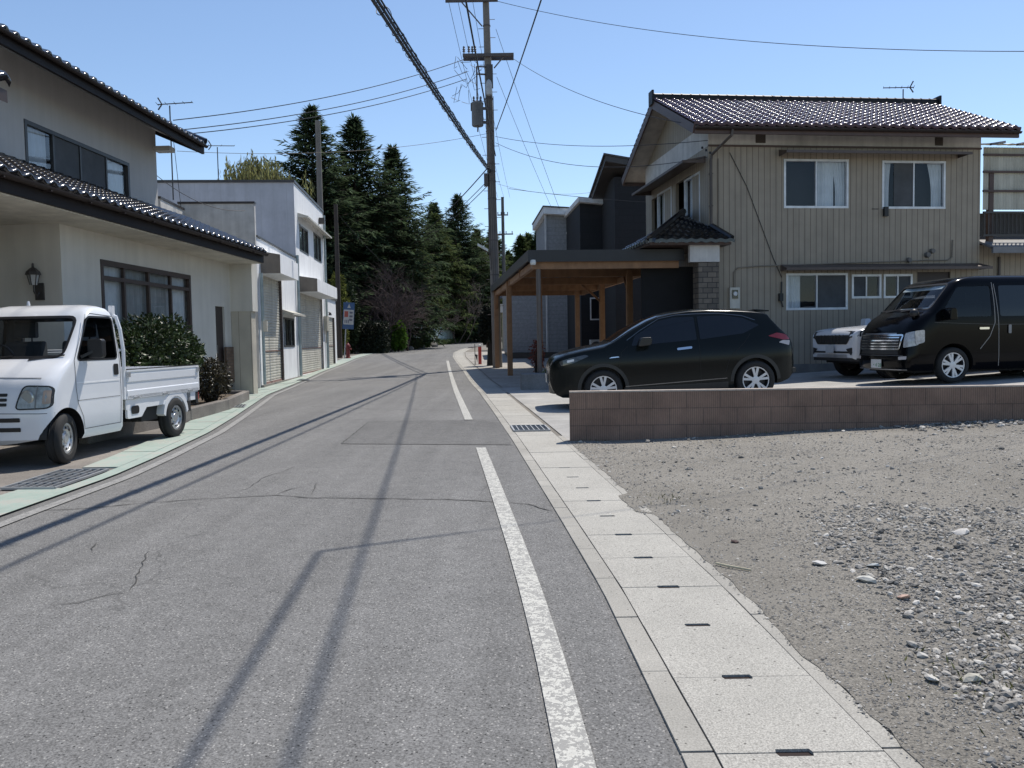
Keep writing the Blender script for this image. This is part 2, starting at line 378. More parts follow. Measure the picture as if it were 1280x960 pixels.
# painted lines
WP = worn_paint('white_road_paint', (.56, .55, .50), (.20, .196, .188), .495, 26)
wl = MB()
def line(tab, y0, y1, w):
    L, Rr = [], []
    for y in ys_list(y0, y1):
        x = interp(tab, y); L.append((x - w / 2, y, tz(x, y) + .0125)); Rr.append((x + w / 2, y, tz(x, y) + .0125))
    wl.grid([L, Rr])
WT = [(-6, .40), (1.5, .20), (2.34, .168), (3.2, .128), (4, .077), (4.9, .01), (6, -.08), (7.5, -.205), (9.5, -.375), (12.95, -.695), (20, -1.35), (31, -2.32), (40, -3.1)]
line(WT, -6, 9.5, .112); struct(wl.obj('road_line_near', WP))
wl = MB(); line(WT, 12.9, 41, .125); struct(wl.obj('road_line_far', WP))
WP2 = worn_paint('faded_road_paint', (.33, .325, .31), (.165, .162, .155), .50, 16)
wl = MB(); line([(y, x + .16) for y, x in LT], -4, 56, .10); struct(wl.obj('road_line_left', WP2))
# left gutter: worn green painted concrete, two runs with a joint
GREEN = worn_paint('green_gutter_paint', (.315, .395, .345), (.36, .345, .31), .52, 2.4)
def gw(y): return .36 + max(0, min(.2, (y - 8) * .02))
sheet('gutter_kerb', GREEN, lambda y: LX(y) - .15, lambda y: LX(y) - .0, -12, 60, .022, 1)
mbg = MB(); y = -6.0
while y < 58:                                       # lids one by one with thin gaps
    y2 = y + .594
    a0, a1 = LX(y) - .16, LX(y2) - .16; b0, b1 = LX(y) - .16 - gw(y), LX(y2) - .16 - gw(y2)
    dz = random.uniform(-.003, .003)
    if not (7.15 < (y + y2) / 2 < 8.2):
        P = [(b0, y), (a0, y), (a1, y2), (b1, y2)]
        mbg.hexa([(p[0], p[1], tz(*p) - .03) for p in P] + [(p[0], p[1], tz(*p) + .021 + dz) for p in P])
    y += .6
struct(mbg.obj('gutter_lids', GREEN))
sheet('left_apron', APRON, lambda y: -9.5 if y < 19.8 else LX(y) - 1.9, lambda y: LX(y) - .15, -12, 58, .006, 8)
# right kerb, gutter channel, lids with slots
CONC = concrete('pale_concrete', (.385, .37, .333), 1.0, 170, .14)
CONC2 = concrete('kerb_concrete', (.345, .33, .295), .6, 140, .25)
DARKG = M('gutter_dark', (.022, .013, .011), .95)
sheet('gutter_channel', DARKG, lambda y: RX(y) + .01, lambda y: RX(y) + .595, -8, 66, .0065, 1)
k = MB(); y = -6.0
while y < 62:
    y2 = y + 1.19; n = 4
    for i in range(n):
        ya, yb = y + (y2 - y) * i / n, y + (y2 - y) * (i + 1) / n
        for d0, d1, h in ((-.012, .084, .014), (.588, .655, .016)):
            if d0 > .5 and (10.3 < ya < 15.3 or ya > 15.3 and ya < 19.2): continue
            P = [(RX(ya) + d0, ya), (RX(ya) + d1, ya), (RX(yb) + d1, yb), (RX(yb) + d0, yb)]
            j = random.uniform(-.002, .002)
            k.hexa([(p[0], p[1], tz(0, p[1]) - .03) for p in P] + [(p[0], p[1], tz(0, p[1]) + h + j * .6) for p in P])
    y += 1.2
struct(k.obj('kerb', CONC2))
k = MB(); y = -5.87 ; idx = 0
while y < 60:
    L = .55; y2 = y + L - .0045; w0, w1 = .090, .585
    if not (11.0 < (y + y2) / 2 < 11.75):
        d = random.uniform(-.003, .003); slot = y < 7.5
        def pt(dx, yv): return (RX(yv) + dx, yv)
        c0 = .32
        if slot:
            poly = [pt(w0, y), pt(c0 - .055, y), pt(c0 - .05, y + .018), pt(c0 + .05, y + .018), pt(c0 + .055, y), pt(w1, y), pt(w1, y2), pt(c0 + .055, y2), pt(c0 + .05, y2 - .018), pt(c0 - .05, y2 - .018), pt(c0 - .055, y2), pt(w0, y2)]
        else: poly = [pt(w0, y), pt(w1, y), pt(w1, y2), pt(w0, y2)]
        k.prism([(p[0], p[1], tz(0, p[1]) - .02) for p in poly], (0, 0, .035 + d * .6))
    y += L
struct(k.obj('gutter_covers', CONC))
# drain grates
def grate(name, P, label, z, bars):
    t = thing(name, label, 'drain grate'); mb = MB()
    cs = [Vector((p[0], p[1], z)) for p in P]
    base = MB(); base.face([c2 + Vector((0, 0, -.012)) for c2 in cs]); base.obj('pit', G['dark_inside'], t)
    for i in range(4): mb.bar(cs[i], cs[(i + 1) % 4], .022, .02)
    for i in range(1, bars):
        f = i / bars; mb.bar(cs[0].lerp(cs[1], f), cs[3].lerp(cs[2], f), .012, .016)
    for i in range(1, 4):
        f = i / 4; mb.bar(cs[0].lerp(cs[3], f), cs[1].lerp(cs[2], f), .008, .014)
    mb.obj('grille', G['galv'], t)
grate('drain_grate', [(-4.50, 7.18), (-4.02, 7.16), (-4.06, 8.2), (-4.54, 8.2)], 'dark steel grate in the green gutter beside the white truck', .026, 6)
grate('drain_grate', [(.02, 11.05), (.50, 11.05), (.455, 11.72), (-.025, 11.72)], 'steel grate in the pale gutter near the brown block wall end', .026, 7)
for P_, zz, lab in (([(-5.6, 16.2), (-5.25, 16.05), (-5.4, 16.7), (-5.75, 16.85)], .028, 'small dark grate in green gutter just past the planter kerb'), ([(-7.0, 26.8), (-6.6, 26.6), (-6.75, 27.5), (-7.1, 27.6)], .06, 'small dark grate in green gutter by the second roller shutter')):
    grate('drain_grate', P_, lab, zz, 5)
# parking lot and gravel
sheet('parking_lot', concrete('lot_concrete', (.36, .35, .33), .45, 90, .3), lambda y: RX(y) + .66, lambda y: 18, 10.02, 21.5, .012, 14)
GRAV = None
m, nt, b = nodes('gravel_dirt'); co = coords(nt)
big = noise_tex(nt, co, .6, 6, .7); fn = noise_tex(nt, co, 110, 5, .85); vo = N(nt, 'ShaderNodeTexVoronoi'); vo.inputs['Scale'].default_value = 150; nt.links.new(co, vo.inputs['Vector'])
c = ramp(nt, big, [(.3, (.170, .156, .132)), (.7, (.262, .244, .212))])
sv = N(nt, 'ShaderNodeSeparateColor'); nt.links.new(vo.outputs['Color'], sv.inputs[0])
st = ramp(nt, sv.outputs[0], [(0, .35), (.5, .85), (1, 1.9)])
c = mix(nt, .75, c, ramp(nt, fn, [(.3, .5), (.7, 1.4)]), 'MULTIPLY')
c = mix(nt, math_node(nt, 'MULTIPLY', math_node(nt, 'GREATER_THAN', noise_tex(nt, co, 1.3, 4), .47), .45), c, mix(nt, 1.0, c, st, 'MULTIPLY'))
nt.links.new(c, b.inputs['Base Color']); b.inputs['Roughness'].default_value = .95
bump(nt, b, fn, .7, .01)
def edge(y): return RX(y) + .645 + .025 * noise.noise((y * 1.7, 3, 0)) + .022 * noise.noise((y * 5, 1, 0)) + .02 * noise.noise((y * 17, 1, 0)) - (.10 if 5.7 < y < 6.4 else 0)
def gz(x, y):
    e = max(0, x - edge(y)); r = min(1, e / .25)
    return tz(x, y) + .019 + r * (.012 * noise.noise((x * 1.1, y * 1.1, 0)) + .008 * noise.noise((x * 4, y * 4, 5))) + .02 * min(1, e) * max(0, 1 - abs(y - 3.6) / 3)
mb = MB(); rows = []
y = -6.0
while y <= 9.9:
    a = edge(y); rows.append([(a + (18 - a) * (i / 60) ** 2.2, y, gz(a + (18 - a) * (i / 60) ** 2.2, y) - (.02 if i == 0 else 0)) for i in range(61)]); y += .1
mb.grid(rows); struct(mb.obj('gravel_lot', m, smooth=60))
def rock(mb, x, y, z, r, fl=.55, det=0):
    phi = (1 + 5 ** .5) / 2
    V = [(-1, phi, 0), (1, phi, 0), (-1, -phi, 0), (1, -phi, 0), (0, -1, phi), (0, 1, phi), (0, -1, -phi), (0, 1, -phi), (phi, 0, -1), (phi, 0, 1), (-phi, 0, -1), (-phi, 0, 1)]
    F = [(0, 11, 5), (0, 5, 1), (0, 1, 7), (0, 7, 10), (0, 10, 11), (1, 5, 9), (5, 11, 4), (11, 10, 2), (10, 7, 6), (7, 1, 8), (3, 9, 4), (3, 4, 2), (3, 2, 6), (3, 6, 8), (3, 8, 9), (4, 9, 5), (2, 4, 11), (6, 2, 10), (8, 6, 7), (9, 8, 1)]
    a = random.uniform(0, PI); ca, sa = math.cos(a), math.sin(a); sx, sy = random.uniform(.7, 1.35), random.uniform(.6, 1.0); tl = random.uniform(-.35, .35)
    i = len(mb.v)
    for v in V:
        k = r / 1.9 * random.uniform(.72, 1.2); px, py, pz = v[0] * k * sx, v[1] * k * sy, v[2] * k * fl
        pz += px * tl
        mb.v.append((x + px * ca - py * sa, y + px * sa + py * ca, z + pz))
    mb.f += [(i + q[0], i + q[1], i + q[2]) for q in F]
def stone_mat(name, stops):
    m, nt, b = nodes(name); g = N(nt, 'ShaderNodeNewGeometry')
    c = ramp(nt, g.outputs['Random Per Island'], stops)
    c = mix(nt, .5, c, ramp(nt, noise_tex(nt, coords(nt), 90, 3), [(.3, .7), (.7, 1.3)]), 'MULTIPLY')
    nt.links.new(c, b.inputs['Base Color']); b.inputs['Roughness'].default_value = .9; return m
STM = stone_mat('pebble_mix', [(0, (.10, .097, .092)), (.2, (.17, .163, .15)), (.5, (.27, .25, .22)), (.64, (.20, .197, .19)), (.82, (.38, .355, .315)), (1, (.56, .535, .49))])
mb = MB(); cnt = 0
while cnt < 58000:
    y = 2.1 + 6.2 * random.random() ** 1.9; x = edge(y) + .05 + random.random() * (.75 * y + .6)
    d = x - edge(y)
    dens = max(0, min(1, (d - .10 - .11 * (y - 2.3) - .14 * noise.noise((x * 1.6, y * 1.6, 2)) - max(0, y - 4.6) * .3) / .5)) * max(.0, min(1, (6.4 - y + 1.6 * noise.noise((x * .7, y * .7, 8))) / 1.6))
    if random.random() > dens + .05: 
        cnt += .25; continue
    r = min(.026, .0058 * math.exp(random.gauss(0, .52)) * (1.15 if dens > .5 else .6)); rock(mb, x, y, gz(x, y) + r * .2, r); cnt += 1
for _ in range(2200):
    y = random.uniform(5, 9.8); x = edge(y) + .05 + random.random() * 6.3; r = .008 * math.exp(random.gauss(0, .5)) * (1.6 if y > 9.5 else 1); rock(mb, x, y, gz(x, y) + r * .2, min(r, .03))
def grit(mb, x, y, z, r):
    i = len(mb.v); a = random.uniform(0, PI); ca, sa = math.cos(a) * r, math.sin(a) * r; q = random.uniform(.55, 1)
    mb.v += [(x + ca, y + sa, z), (x - sa * q, y + ca * q, z + r * .1), (x - ca, y - sa, z), (x + sa * q, y - ca * q, z), (x + r * .2, y, z + r * random.uniform(.4, .75))]
    mb.f += [(i, i + 1, i + 4), (i + 1, i + 2, i + 4), (i + 2, i + 3, i + 4), (i + 3, i, i + 4)]
for _ in range(60000):
    y = 2.1 + 7.7 * random.random() ** 1.5; x = edge(y) - .02 + random.random() * (.75 * y + .6)
    if noise.noise((x * 1.5, y * 1.5, 4)) < random.uniform(-.8, .35): continue
    r = .0042 * math.exp(random.gauss(0, .4)) * (.8 + y * .09); grit(mb, x, y, gz(x, y) + .001, r)
for _ in range(420):                                 # drift of pebbles along the foot of the wall
    x = random.uniform(4.5, 7.6); y = random.uniform(9.1, 9.72); r = random.uniform(.012, .04); rock(mb, x, y, gz(x, y) + r * .25, r)
o = mb.obj('gravel', STM); o['kind'] = 'stuff'; tag(o, 'loose grey and beige pebbles strewn over the dirt lot', 'gravel')
BIG = [((1.77, 3.69), .048, (.52, .36, .29), 'pinkish angular stone lying among the pebbles'), ((1.60, 2.84), .055, (.42, .40, .34), 'flat pale grey stone nearest the camera on the gravel'),
       ((1.47, 2.86), .045, (.46, .44, .40), 'rounded pale stone beside the flat grey stone on the gravel'), ((2.61, 4.75), .06, (.5, .48, .45), 'whitish flat stone at the right on the dirt'),
       ((1.72, 3.98), .06, (.47, .46, .42), 'long cream stone just behind the pinkish stone'), ((1.62, 4.32), .045, (.50, .49, .47), 'white stone furthest left in the pebble patch'),
       ((1.31, 4.84), .03, (.07, .045, .04), 'small dark brown stone alone on the bare dirt'), ((1.85, 4.2), .04, (.44, .46, .46), 'bluish white stone in the middle of the pebbles')]
for (p, r, c, lab) in BIG:
    mb = MB(); rock(mb, 0, 0, 0, r * .85, .33); o = mb.obj('stone', M('stone_%d' % BIG.index((p, r, c, lab)), c, .9, bmp=.5, bscale=40), smooth=25)
    o.location = (p[0], p[1], gz(*p) + r * .22); tag(o, lab, 'stone', 'larger stones on the gravel')
mb = MB(); mb.tube([(1.08, 4.38, gz(1.08, 4.38) + .012), (1.13, 4.32, gz(1.13, 4.3) + .012), (1.23, 4.24, gz(1.23, 4.24) + .01)], .006, 6)
tag(mb.obj('twig', M('twig_straw', (.45, .40, .28), .8)), 'short pale straw coloured twig lying by the gutter slabs', 'twig')
#BLOCKWALL
t = thing('block_wall', 'low brown ribbed block wall, three courses high, along the gravel', 'wall', (.69, 9.92, 0), math.atan2(-.27, 5.3))
mb = MB(); mb.box(0, 12, 0, .12, -.12, .6); mb.obj('wall_blocks', block_mat('brown_ribbed_block'), t)
mb = MB(); mb.box(0, 12, -.002, .122, .6, .618); mb.obj('wall_cap', M('sunlit_cap_mortar', (.42, .36, .31), .9, scale=20, bmp=.5), t)  # mortar cap lightened, its sunlit edge is put into the colour

# ------------------------------------------------------------------ building helpers
TILE = M('black_glazed_tile', (.014, .013, .014), .16, spec=.7, var=.3, scale=4)
TILE_R = M('dark_glazed_tile', (.042, .017, .036), .2, spec=.8, var=.35, scale=4)
def tile_roof(O, u, up, W, L, ph=.26, pv=.25, nu=6, skirt=.05):
    """glazed pan-tile field: O lower corner, u unit along the eave, up unit up the slope"""
    O = Vector(O); u = Vector(u).normalized(); up = Vector(up).normalized(); n = u.cross(up)
    if n.z < 0: n = -n
    mb = MB(); nc = int(W / ph) * nu; rows = []
    def row(d, h):
        r = []
        for i in range(nc + 1):
            s = W * i / nc; f = (s / ph) % 1
            hh = .052 * (math.sin(f * 2 * PI) * .5 + .5) ** 1.7 + h
            r.append(O + u * s + up * d + n * hh)
        return r
    rows.append([p - n * skirt for p in row(0, 0)])
    k = 0
    while k * pv < L - .01:
        rows.append(row(k * pv, .010)); rows.append(row(k * pv + .006, .024)); rows.append(row(k * pv + .020, .034)); rows.append(row(k * pv + .045, .037)); rows.append(row(min(L, (k + 1) * pv), .004)); k += 1
    mb.grid(rows); return mb
def window(par, t0, t1, z0, z1, y, frame, cols, curtains=(), fw=.045, mull=.035, rail=None, glassm=None, depth=.07, screens=(), label=None):
    mb = MB(); a, b2 = y - .015, y + depth
    mb.box(t0 - .01, t1 + .01, a, b2, z0 - .012, z0 + fw); mb.box(t0 - .01, t1 + .01, a, b2, z1 - fw, z1 + .012)
    mb.box(t0 - .008, t0 + fw, a + .002, b2, z0 + fw, z1 - fw); mb.box(t1 - fw, t1 + .008, a + .002, b2, z0 + fw, z1 - fw)
    cols = [t0 + (t1 - t0) * c for c in cols]
    for c in cols: mb.box(c - mull / 2, c + mull / 2, a + .012, b2 - .01, z0 + fw, z1 - fw)
    if rail: mb.box(t0 + fw, t1 - fw, a + .008, b2 - .005, rail - .035, rail + .035)
    w = mb.obj('window', frame, par)
    if label: w['label'] = label
    e = [t0 + fw] + cols + [t1 - fw]; zr = [z0 + fw] + ([rail] if rail else []) + [z1 - fw]
    for zi in range(len(zr) - 1):
        for i in range(len(e) - 1):
            g = MB(); yy2 = y + .03 + (.012 if i % 2 else 0); g.face([(e[i], yy2, zr[zi]), (e[i + 1], yy2, zr[zi]), (e[i + 1], yy2, zr[zi + 1]), (e[i], yy2, zr[zi + 1])])
            g.obj('pane', glassm or G['glass'], w)
    for (c0, c1, mn, taper) in curtains:
        x0, x1 = t0 + (t1 - t0) * c0, t0 + (t1 - t0) * c1; n = max(8, int((x1 - x0) / .02)); rows = []
        for j in range(7):
            f = j / 6; z = z1 - .03 - (z1 - z0 - .05) * f; r = []
            for i in range(n + 1):
                q = i / n; pinch = 1 - taper * math.sin(min(1, f * 1.5) * PI / 2)
                xx = x0 + (x1 - x0) * (q if not taper else (q * pinch if c0 < .3 else 1 - (1 - q) * pinch))
                r.append((xx, y + .13 + .018 * math.sin(q * (x1 - x0) * 62) + .008 * math.sin(q * 23 + 2), z))
            rows.append(r)
        g = MB(); g.grid(rows); g.obj('curtain', G[mn], w, smooth=60)
    for (c0, c1) in screens:
        g = MB(); x0, x1 = t0 + (t1 - t0) * c0, t0 + (t1 - t0) * c1; g.face([(x0, y + .02, z0 + fw), (x1, y + .02, z0 + fw), (x1, y + .02, z1 - fw), (x0, y + .02, z1 - fw)])
        g.obj('insect_screen', M('screen_grey', (.07, .075, .08), .8), w)
    return w

# ------------------------------------------------------------------ right house (siding)
SID = line_mat('beige_siding', (.315, .268, .205), (.13, .095, .065), .155, .016, streak=.22)
WHT = M('white_plaster', (.58, .56, .53), .85, streak=.35); WOODB = M('brown_fascia', (.085, .05, .04), .5, streak=.3)
W_, D_ = 7.42, 5.55
RH = thing('siding_house', 'two storey beige ribbed siding house with dark glazed tile roof behind the parked cars', 'house', (5.04, 21.0, .12), math.atan2(.122, .9925))
UP = [(2.0, 3.73, 4.38, 5.6), (4.67, 6.42, 4.37, 5.58)]; LO = [(2.06, 3.72, 1.78, 2.7), (3.85, 4.65, 2.06, 2.66), (4.73, 5.52, 2.06, 2.66), (5.67, 6.6, .75, 2.72)]
mb = MB(); mb.wall(0, W_, .38, 5.92, UP + LO)
sh = [(.62, 1.82, 4.0, 5.4), (2.95, 4.3, 4.0, 5.45)]
s2 = MB().wall(0, D_, .38, 5.92, sh)
s2.v = [(y, D_ - x, z) for x, y, z in s2.v]     # left side wall: runs back from the front corner
s3 = MB().wall(0, D_, .38, 5.92); s3.v = [(W_ - y, x, z) for x, y, z in s3.v]; s4 = MB().wall(0, W_, .38, 5.92); s4.v = [(x, D_ - y, z) for x, y, z in s4.v]
for s_ in (s2, s3, s4):
    i = len(mb.v); mb.v += s_.v; mb.f += [tuple(i + k2 for k2 in f) for f in s_.f]
mb.obj('wall', SID, RH)
# gable triangles and white band above the siding
RZ, RD = 6.42, 2.78                                    # eave level at the wall line, ridge position
mb = MB(); mb.box(-.004, W_ + .004, -.004, D_ + .004, 5.92, 6.5); mb.obj('plaster_band', WHT, RH)
for xx in (0, W_): 
    g = MB(); g.prism([(xx - .004 if xx == 0 else xx - .11, -.0, 6.5), (xx - .004 if xx == 0 else xx - .11, D_, 6.5), (xx - .004 if xx == 0 else xx - .11, RD, 6.5 + RD * .44)], (.115, 0, 0)); g.obj('gable_wall', WHT if xx else SID, RH)
mb = MB(); mb.box(-.012, W_ + .012, -.03, 0.01, 5.9, 5.945); mb.obj('band_trim', WOODB, RH)
for t0, t1, z0, z1 in ((1.24, 1.50, 6.0, 6.22), (6.12, 6.34, 5.99, 6.2)):
    v = MB().box(t0, t1, -.02, .0, z0, z1)
    for q in range(5): v.box(t0 + .02, t1 - .02, -.03, -.018, z0 + .02 + q * .04, z0 + .035 + q * .04)
    v.obj('air_vent', M('vent_brown', (.07, .055, .045), .7), RH)
# foundation
mb = MB(); mb.box(-.02, W_ + .02, -.02, D_ + .02, -.35, .38); mb.obj('foundation', M('foundation_grey', (.16, .155, .145), .9, bmp=.4), RH)
inr = MB(); inr.box(.35, W_ - .35, .35, D_ - .35, .4, 5.9); inr.obj('interior', G['dark_inside'], RH)
# roof: two tiled slopes, thin dark slab, ridge, fascia, verge boards
OH, OV, SL = .62, .58, .45
ez = 6.42 - OH * SL + .16
L_ = math.hypot(RD + OH, (RD + OH) * SL)
rz_ = ez + (RD + OH) * SL
slab = MB()
for sgn, y_e in ((1, -OH), (-1, D_ + OH)):
    p = [(-OV, y_e, ez - .05), (W_ + OV, y_e, ez - .05), (W_ + OV, RD, rz_ - .05), (-OV, RD, rz_ - .05)]
    slab.prism(p, (0, 0, -.09))
slab.obj('roof_deck', M('soffit_board', (.42, .38, .34), .8, streak=.3), RH)
rf = tile_roof((-OV - .03, -OH - .06, ez - .02), (1, 0, 0), (0, 1, SL), W_ + 2 * OV + .06, L_ + .06, .255, .235)
r2 = tile_roof((-OV - .03, D_ + OH + .06, ez - .02), (1, 0, 0), (0, -1, SL), W_ + 2 * OV + .06, L_ + .06, .255, .235, 4)
i = len(rf.v); rf.v += r2.v; rf.f += [tuple(i + k2 for k2 in f) for f in r2.f]
ROOF = rf.obj('roof', TILE_R, RH, smooth=50)
mb = MB(); mb.box(-OV - .02, W_ + OV + .02, RD - .13, RD + .13, rz_ - .05, rz_ + .05); mb.box(-OV - .02, W_ + OV + .02, RD - .10, RD + .10, rz_ + .05, rz_ + .10)
mb.tube([(-OV - .06, RD, rz_ + .11), (W_ + OV + .06, RD, rz_ + .11)], .075, 10)
for q in range(32): mb.tube([(-OV + q * .27, RD, rz_ + .11), (-OV + q * .27 + .03, RD, rz_ + .11)], .088, 10)
for xx in (-OV - .08, W_ + OV + .03): mb.box(xx, xx + .06, RD - .17, RD + .17, rz_ - .14, rz_ + .24)
mb.obj('ridge', M('ridge_tile', (.012, .011, .012), .5, spec=.3), ROOF)
mb = MB(); mb.box(-OV, W_ + OV, -OH - .03, -OH + .02, ez - .24, ez - .06); mb.box(-OV, W_ + OV, D_ + OH - .02, D_ + OH + .03, ez - .24, ez - .06)
for xx in (-OV - .03, W_ + OV - .01):
    for y_e in (-OH, D_ + OH): mb.bar((xx + .02, y_e, ez - .12), (xx + .02, RD, rz_ - .12), .045, .22)
mb.obj('fascia', WOODB, RH)
mb = MB()                                             # half-round gutter under the eave
for j in range(7):
    pass
pr = [(-.055 * math.cos(a), -.055 * math.sin(a)) for a in [PI * q / 8 for q in range(9)]]
mb.grid([[(xx, -OH - .085 + c2, ez - .1 + d2) for c2, d2 in pr] for xx in (-OV, W_ + OV)])
mb.obj('rain_gutter', M('gutter_brown', (.026, .019, .017), .6, spec=.25), RH)
mb = MB(); mb.tube([(.35, -OH - .085, ez - .15), (.33, -OH - .08, ez - .28), (.06, -.09, ez - .62), (.04, -.07, ez - .75), (.04, -.07, 3.6)], .035, 8)
for z in (5.2, 4.4): mb.box(.0, .08, -.11, .0, z, z + .02)
mb.obj('downpipe', M('downpipe_brown', (.075, .06, .05), .5), RH)
# windows
AL = G['alu_frame']
window(RH, *UP[0], 0, AL, (.5,), ((.52, .80, 'curtain', 0), (.76, .98, 'curtain', .35)))
window(RH, *UP[1], 0, AL, (.5,), ((.02, .17, 'curtain', .2), (.76, .98, 'curtain', .3)), screens=((.19, .5),))
window(RH, *LO[0], 0, AL, (.5,), ((.02, .26, 'curtain', 0),), screens=((.5, .98),))
window(RH, *LO[1], 0, AL, (.5,), screens=((0.03, .5),)); window(RH, *LO[2], 0, AL, (.5,), screens=((.5, .97),))
mb = MB().box(5.67, 6.6, .05, .1, .75, 2.72); d = mb.obj('door', M('dark_brown_door', (.03, .02, .018), .5), RH); MB().box(6.45, 6.5, .0, .05, 1.5, 1.75).obj('handle', G['alu_frame'], d)
# side windows (left wall) built in a turned copy of the window frame
def side_window(t0, t1, z0, z1):
    e = bpy.data.objects.new('window', None)
    w = window(RH, D_ - t1, D_ - t0, z0, z1, 0, AL, (.5,), ((.05, .45, 'curtain', 0),))
    for o2 in [w] + list(w.children):
        for v in o2.data.vertices: v.co = (v.co.y, D_ - v.co.x, v.co.z)
    bpy.data.objects.remove(e)
for a in sh: side_window(*a)
# canopies over windows: metal sheet hoods
HOOD = M('hood_brown', (.10, .075, .065), .5, .1, streak=.35)
def hood(t0, t1, z, dpt, par=RH, m=HOOD, side=False, drop=.16):
    mb = MB(); p = [(t0, 0.0, z + drop), (t1, 0.0, z + drop), (t1 + .03, -dpt, z + .04), (t0 - .03, -dpt, z + .04), ]
    mb.prism(p, (0, 0, -.03)); mb.box(t0 - .035, t1 + .035, -dpt - .02, -dpt + .006, z - .02, z + .045)
    mb.prism([(t0, -.002, z + drop - .03), (t0, -dpt + .03, z + .01), (t0, -dpt + .03, z - .01), (t0, -.002, z - .01)], (.015, 0, 0)); mb.prism([(t1 - .015, -.002, z + drop - .03), (t1 - .015, -dpt + .03, z + .01), (t1 - .015, -dpt + .03, z - .01), (t1 - .015, -.002, z - .01)], (.015, 0, 0))
    if side: mb.v = [(y, D_ - x, zz) for x, y, zz in mb.v]
    return mb.obj('window_canopy', m, par)
hood(1.86, 6.78, 5.68, .5); hood(1.9, W_ + .02, 2.78, .42); hood(D_ - 4.95, D_ - .2, 5.55, .6, side=True)
# electric meter, vents, cable conduit
mb = MB(); mb.box(.52, .78, -.09, 0, 1.83, 2.36); e = mb.obj('electric_meter', M('meter_cream', (.52, .49, .42), .5), RH)
mb = MB(); mb.box(.575, .725, -.115, -.09, 2.08, 2.30); mb.obj('meter_window', G['solid_glass'], e)
mb = MB(); mb.lathe([(0, -.13), (.05, -.128), (.055, -.115)], 20, c=(.65, 0, 2.2)); mb.obj('meter_dial', M('dial_white', (.6, .6, .6), .4), e)
mb = MB(); mb.tube([(.65, -.03, 2.36), (.65, -.03, 2.75), (.75, -.03, 2.86), (1.3, -.03, 2.90), (5.9, -.03, 3.02), (6.5, -.03, 3.02), (6.62, -.03, 3.1), (6.64, -.03, 3.55)], .016, 6); mb.tube([(.25, -.03, .5), (.25, -.03, 5.6)], .012, 6); mb.obj('conduit', M('conduit_beige', (.20, .17, .13), .6), RH)
for t0, z, r in ((5.4, 3.03, .055), (5.92, 3.16, .06), (6.05, 3.26, .055)):
    mb = MB(); mb.lathe([(0, -.10), (r, -.10), (r + .012, -.03), (r + .012, 0)], 16, c=(t0, 0, z)); mb.obj('wall_vent', M('vent_grey', (.13, .12, .11), .6), RH)
mb = MB().box(4.69, 4.80, -.09, 0, 4.16, 4.4); mb.obj('cable_box', G['black_plastic'], RH)
mb = MB(); mb.tube([(1.92, -.03, 2.5), (1.9, -.05, 2.0), (1.94, -.06, 1.85)], .02, 6); mb.box(1.84, 1.94, -.09, 0, 2.0, 2.2); mb.obj('tap_box', G['black_plastic'], RH)
mb = MB(); mb.tube([(.55, -.02, 5.75), (1.0, -.02, 4.9), (1.7, -.02, 3.1), (1.93, -.02, 2.6)], .009, 5); mb.obj('wall_cable', G['cable'], RH)
for k2 in range(3): 
    mb = MB(); mb.lathe([(.01, 0), (.03, .01), (.03, .05), (.012, .06)], 10, 'z', c=(-.25 + k2 * .1, -.25, 5.78 - k2 * .06)); mb.obj('insulator', G['black_plastic'], RH)
# entrance porch at the front left corner
PW0, PW1 = -1.75, .42
mb = MB(); mb.box(-.64, .12, -.42, -.28, 2.98, 3.42); mb.obj('porch_lintel', WHT, RH)
mb = MB(); mb.box(-.42, .1, -.41, -.0, .0, 2.96); mb.obj('porch_pillar', brick_tex_mat('stone_cladding', (.10, .085, .07), (.19, .155, .12), (.035, .03, .028), .24, .13, .01), RH)
mb = MB(); mb.box(-1.6, -.02, .55, .62, .0, 2.95); mb.obj('porch_shade', G['dark_inside'], RH)  # near-black panel standing in for the shade inside the porch
pz = 3.46; ap = Vector((-.0, 1.3, 4.38)); c_ = [Vector((PW0, -.62, pz)), Vector((PW1, -.62, pz)), Vector((.0, -.0, pz + .28)), Vector((PW0, 2.6, pz))]
deck = MB(); deck.box(PW0 + .05, PW1 - .05, -.56, -.02, pz - .07, pz - .012); deck.box(PW0 + .05, -.02, 0, 2.5, pz - .07, pz - .012); deck.obj('porch_soffit', WOODB, RH)
def tri_tiles(tri_pts, rows_n):
    """tiled hip facet between eave a-b and apex line c-d"""
    a, b2, c2, d2 = tri_pts; mb = MB(); rr = []
    n = (b2 - a).cross(d2 - a).normalized(); n = n if n.z > 0 else -n
    for q in range(rows_n):
        for f, h in ((q / rows_n, .05), ((q + 1) / rows_n, .01)):
            l, r = a.lerp(d2, f), b2.lerp(c2, f); m2 = 60
            rr.append([l.lerp(r, i2 / m2) + n * (h + .035 * (math.sin((a - b2).length * (i2 / m2) / .25 * 2 * PI) * .5 + .5)) for i2 in range(m2 + 1)])
    mb.grid([[p - Vector((0, 0, .08)) for p in rr[0]]] + rr); return mb
pf = tri_tiles([c_[0], c_[1], Vector((.03, .0, 3.86)), Vector((-.32, 1.0, 4.34))], 6)
p2 = tri_tiles([c_[3], c_[0], Vector((-.32, 1.0, 4.34)), Vector((-.1, 1.8, 4.34))], 6)
i = len(pf.v); pf.v += p2.v; pf.f += [tuple(i + k2 for k2 in f) for f in p2.f]
PR = pf.obj('porch_roof', TILE, RH, smooth=50)
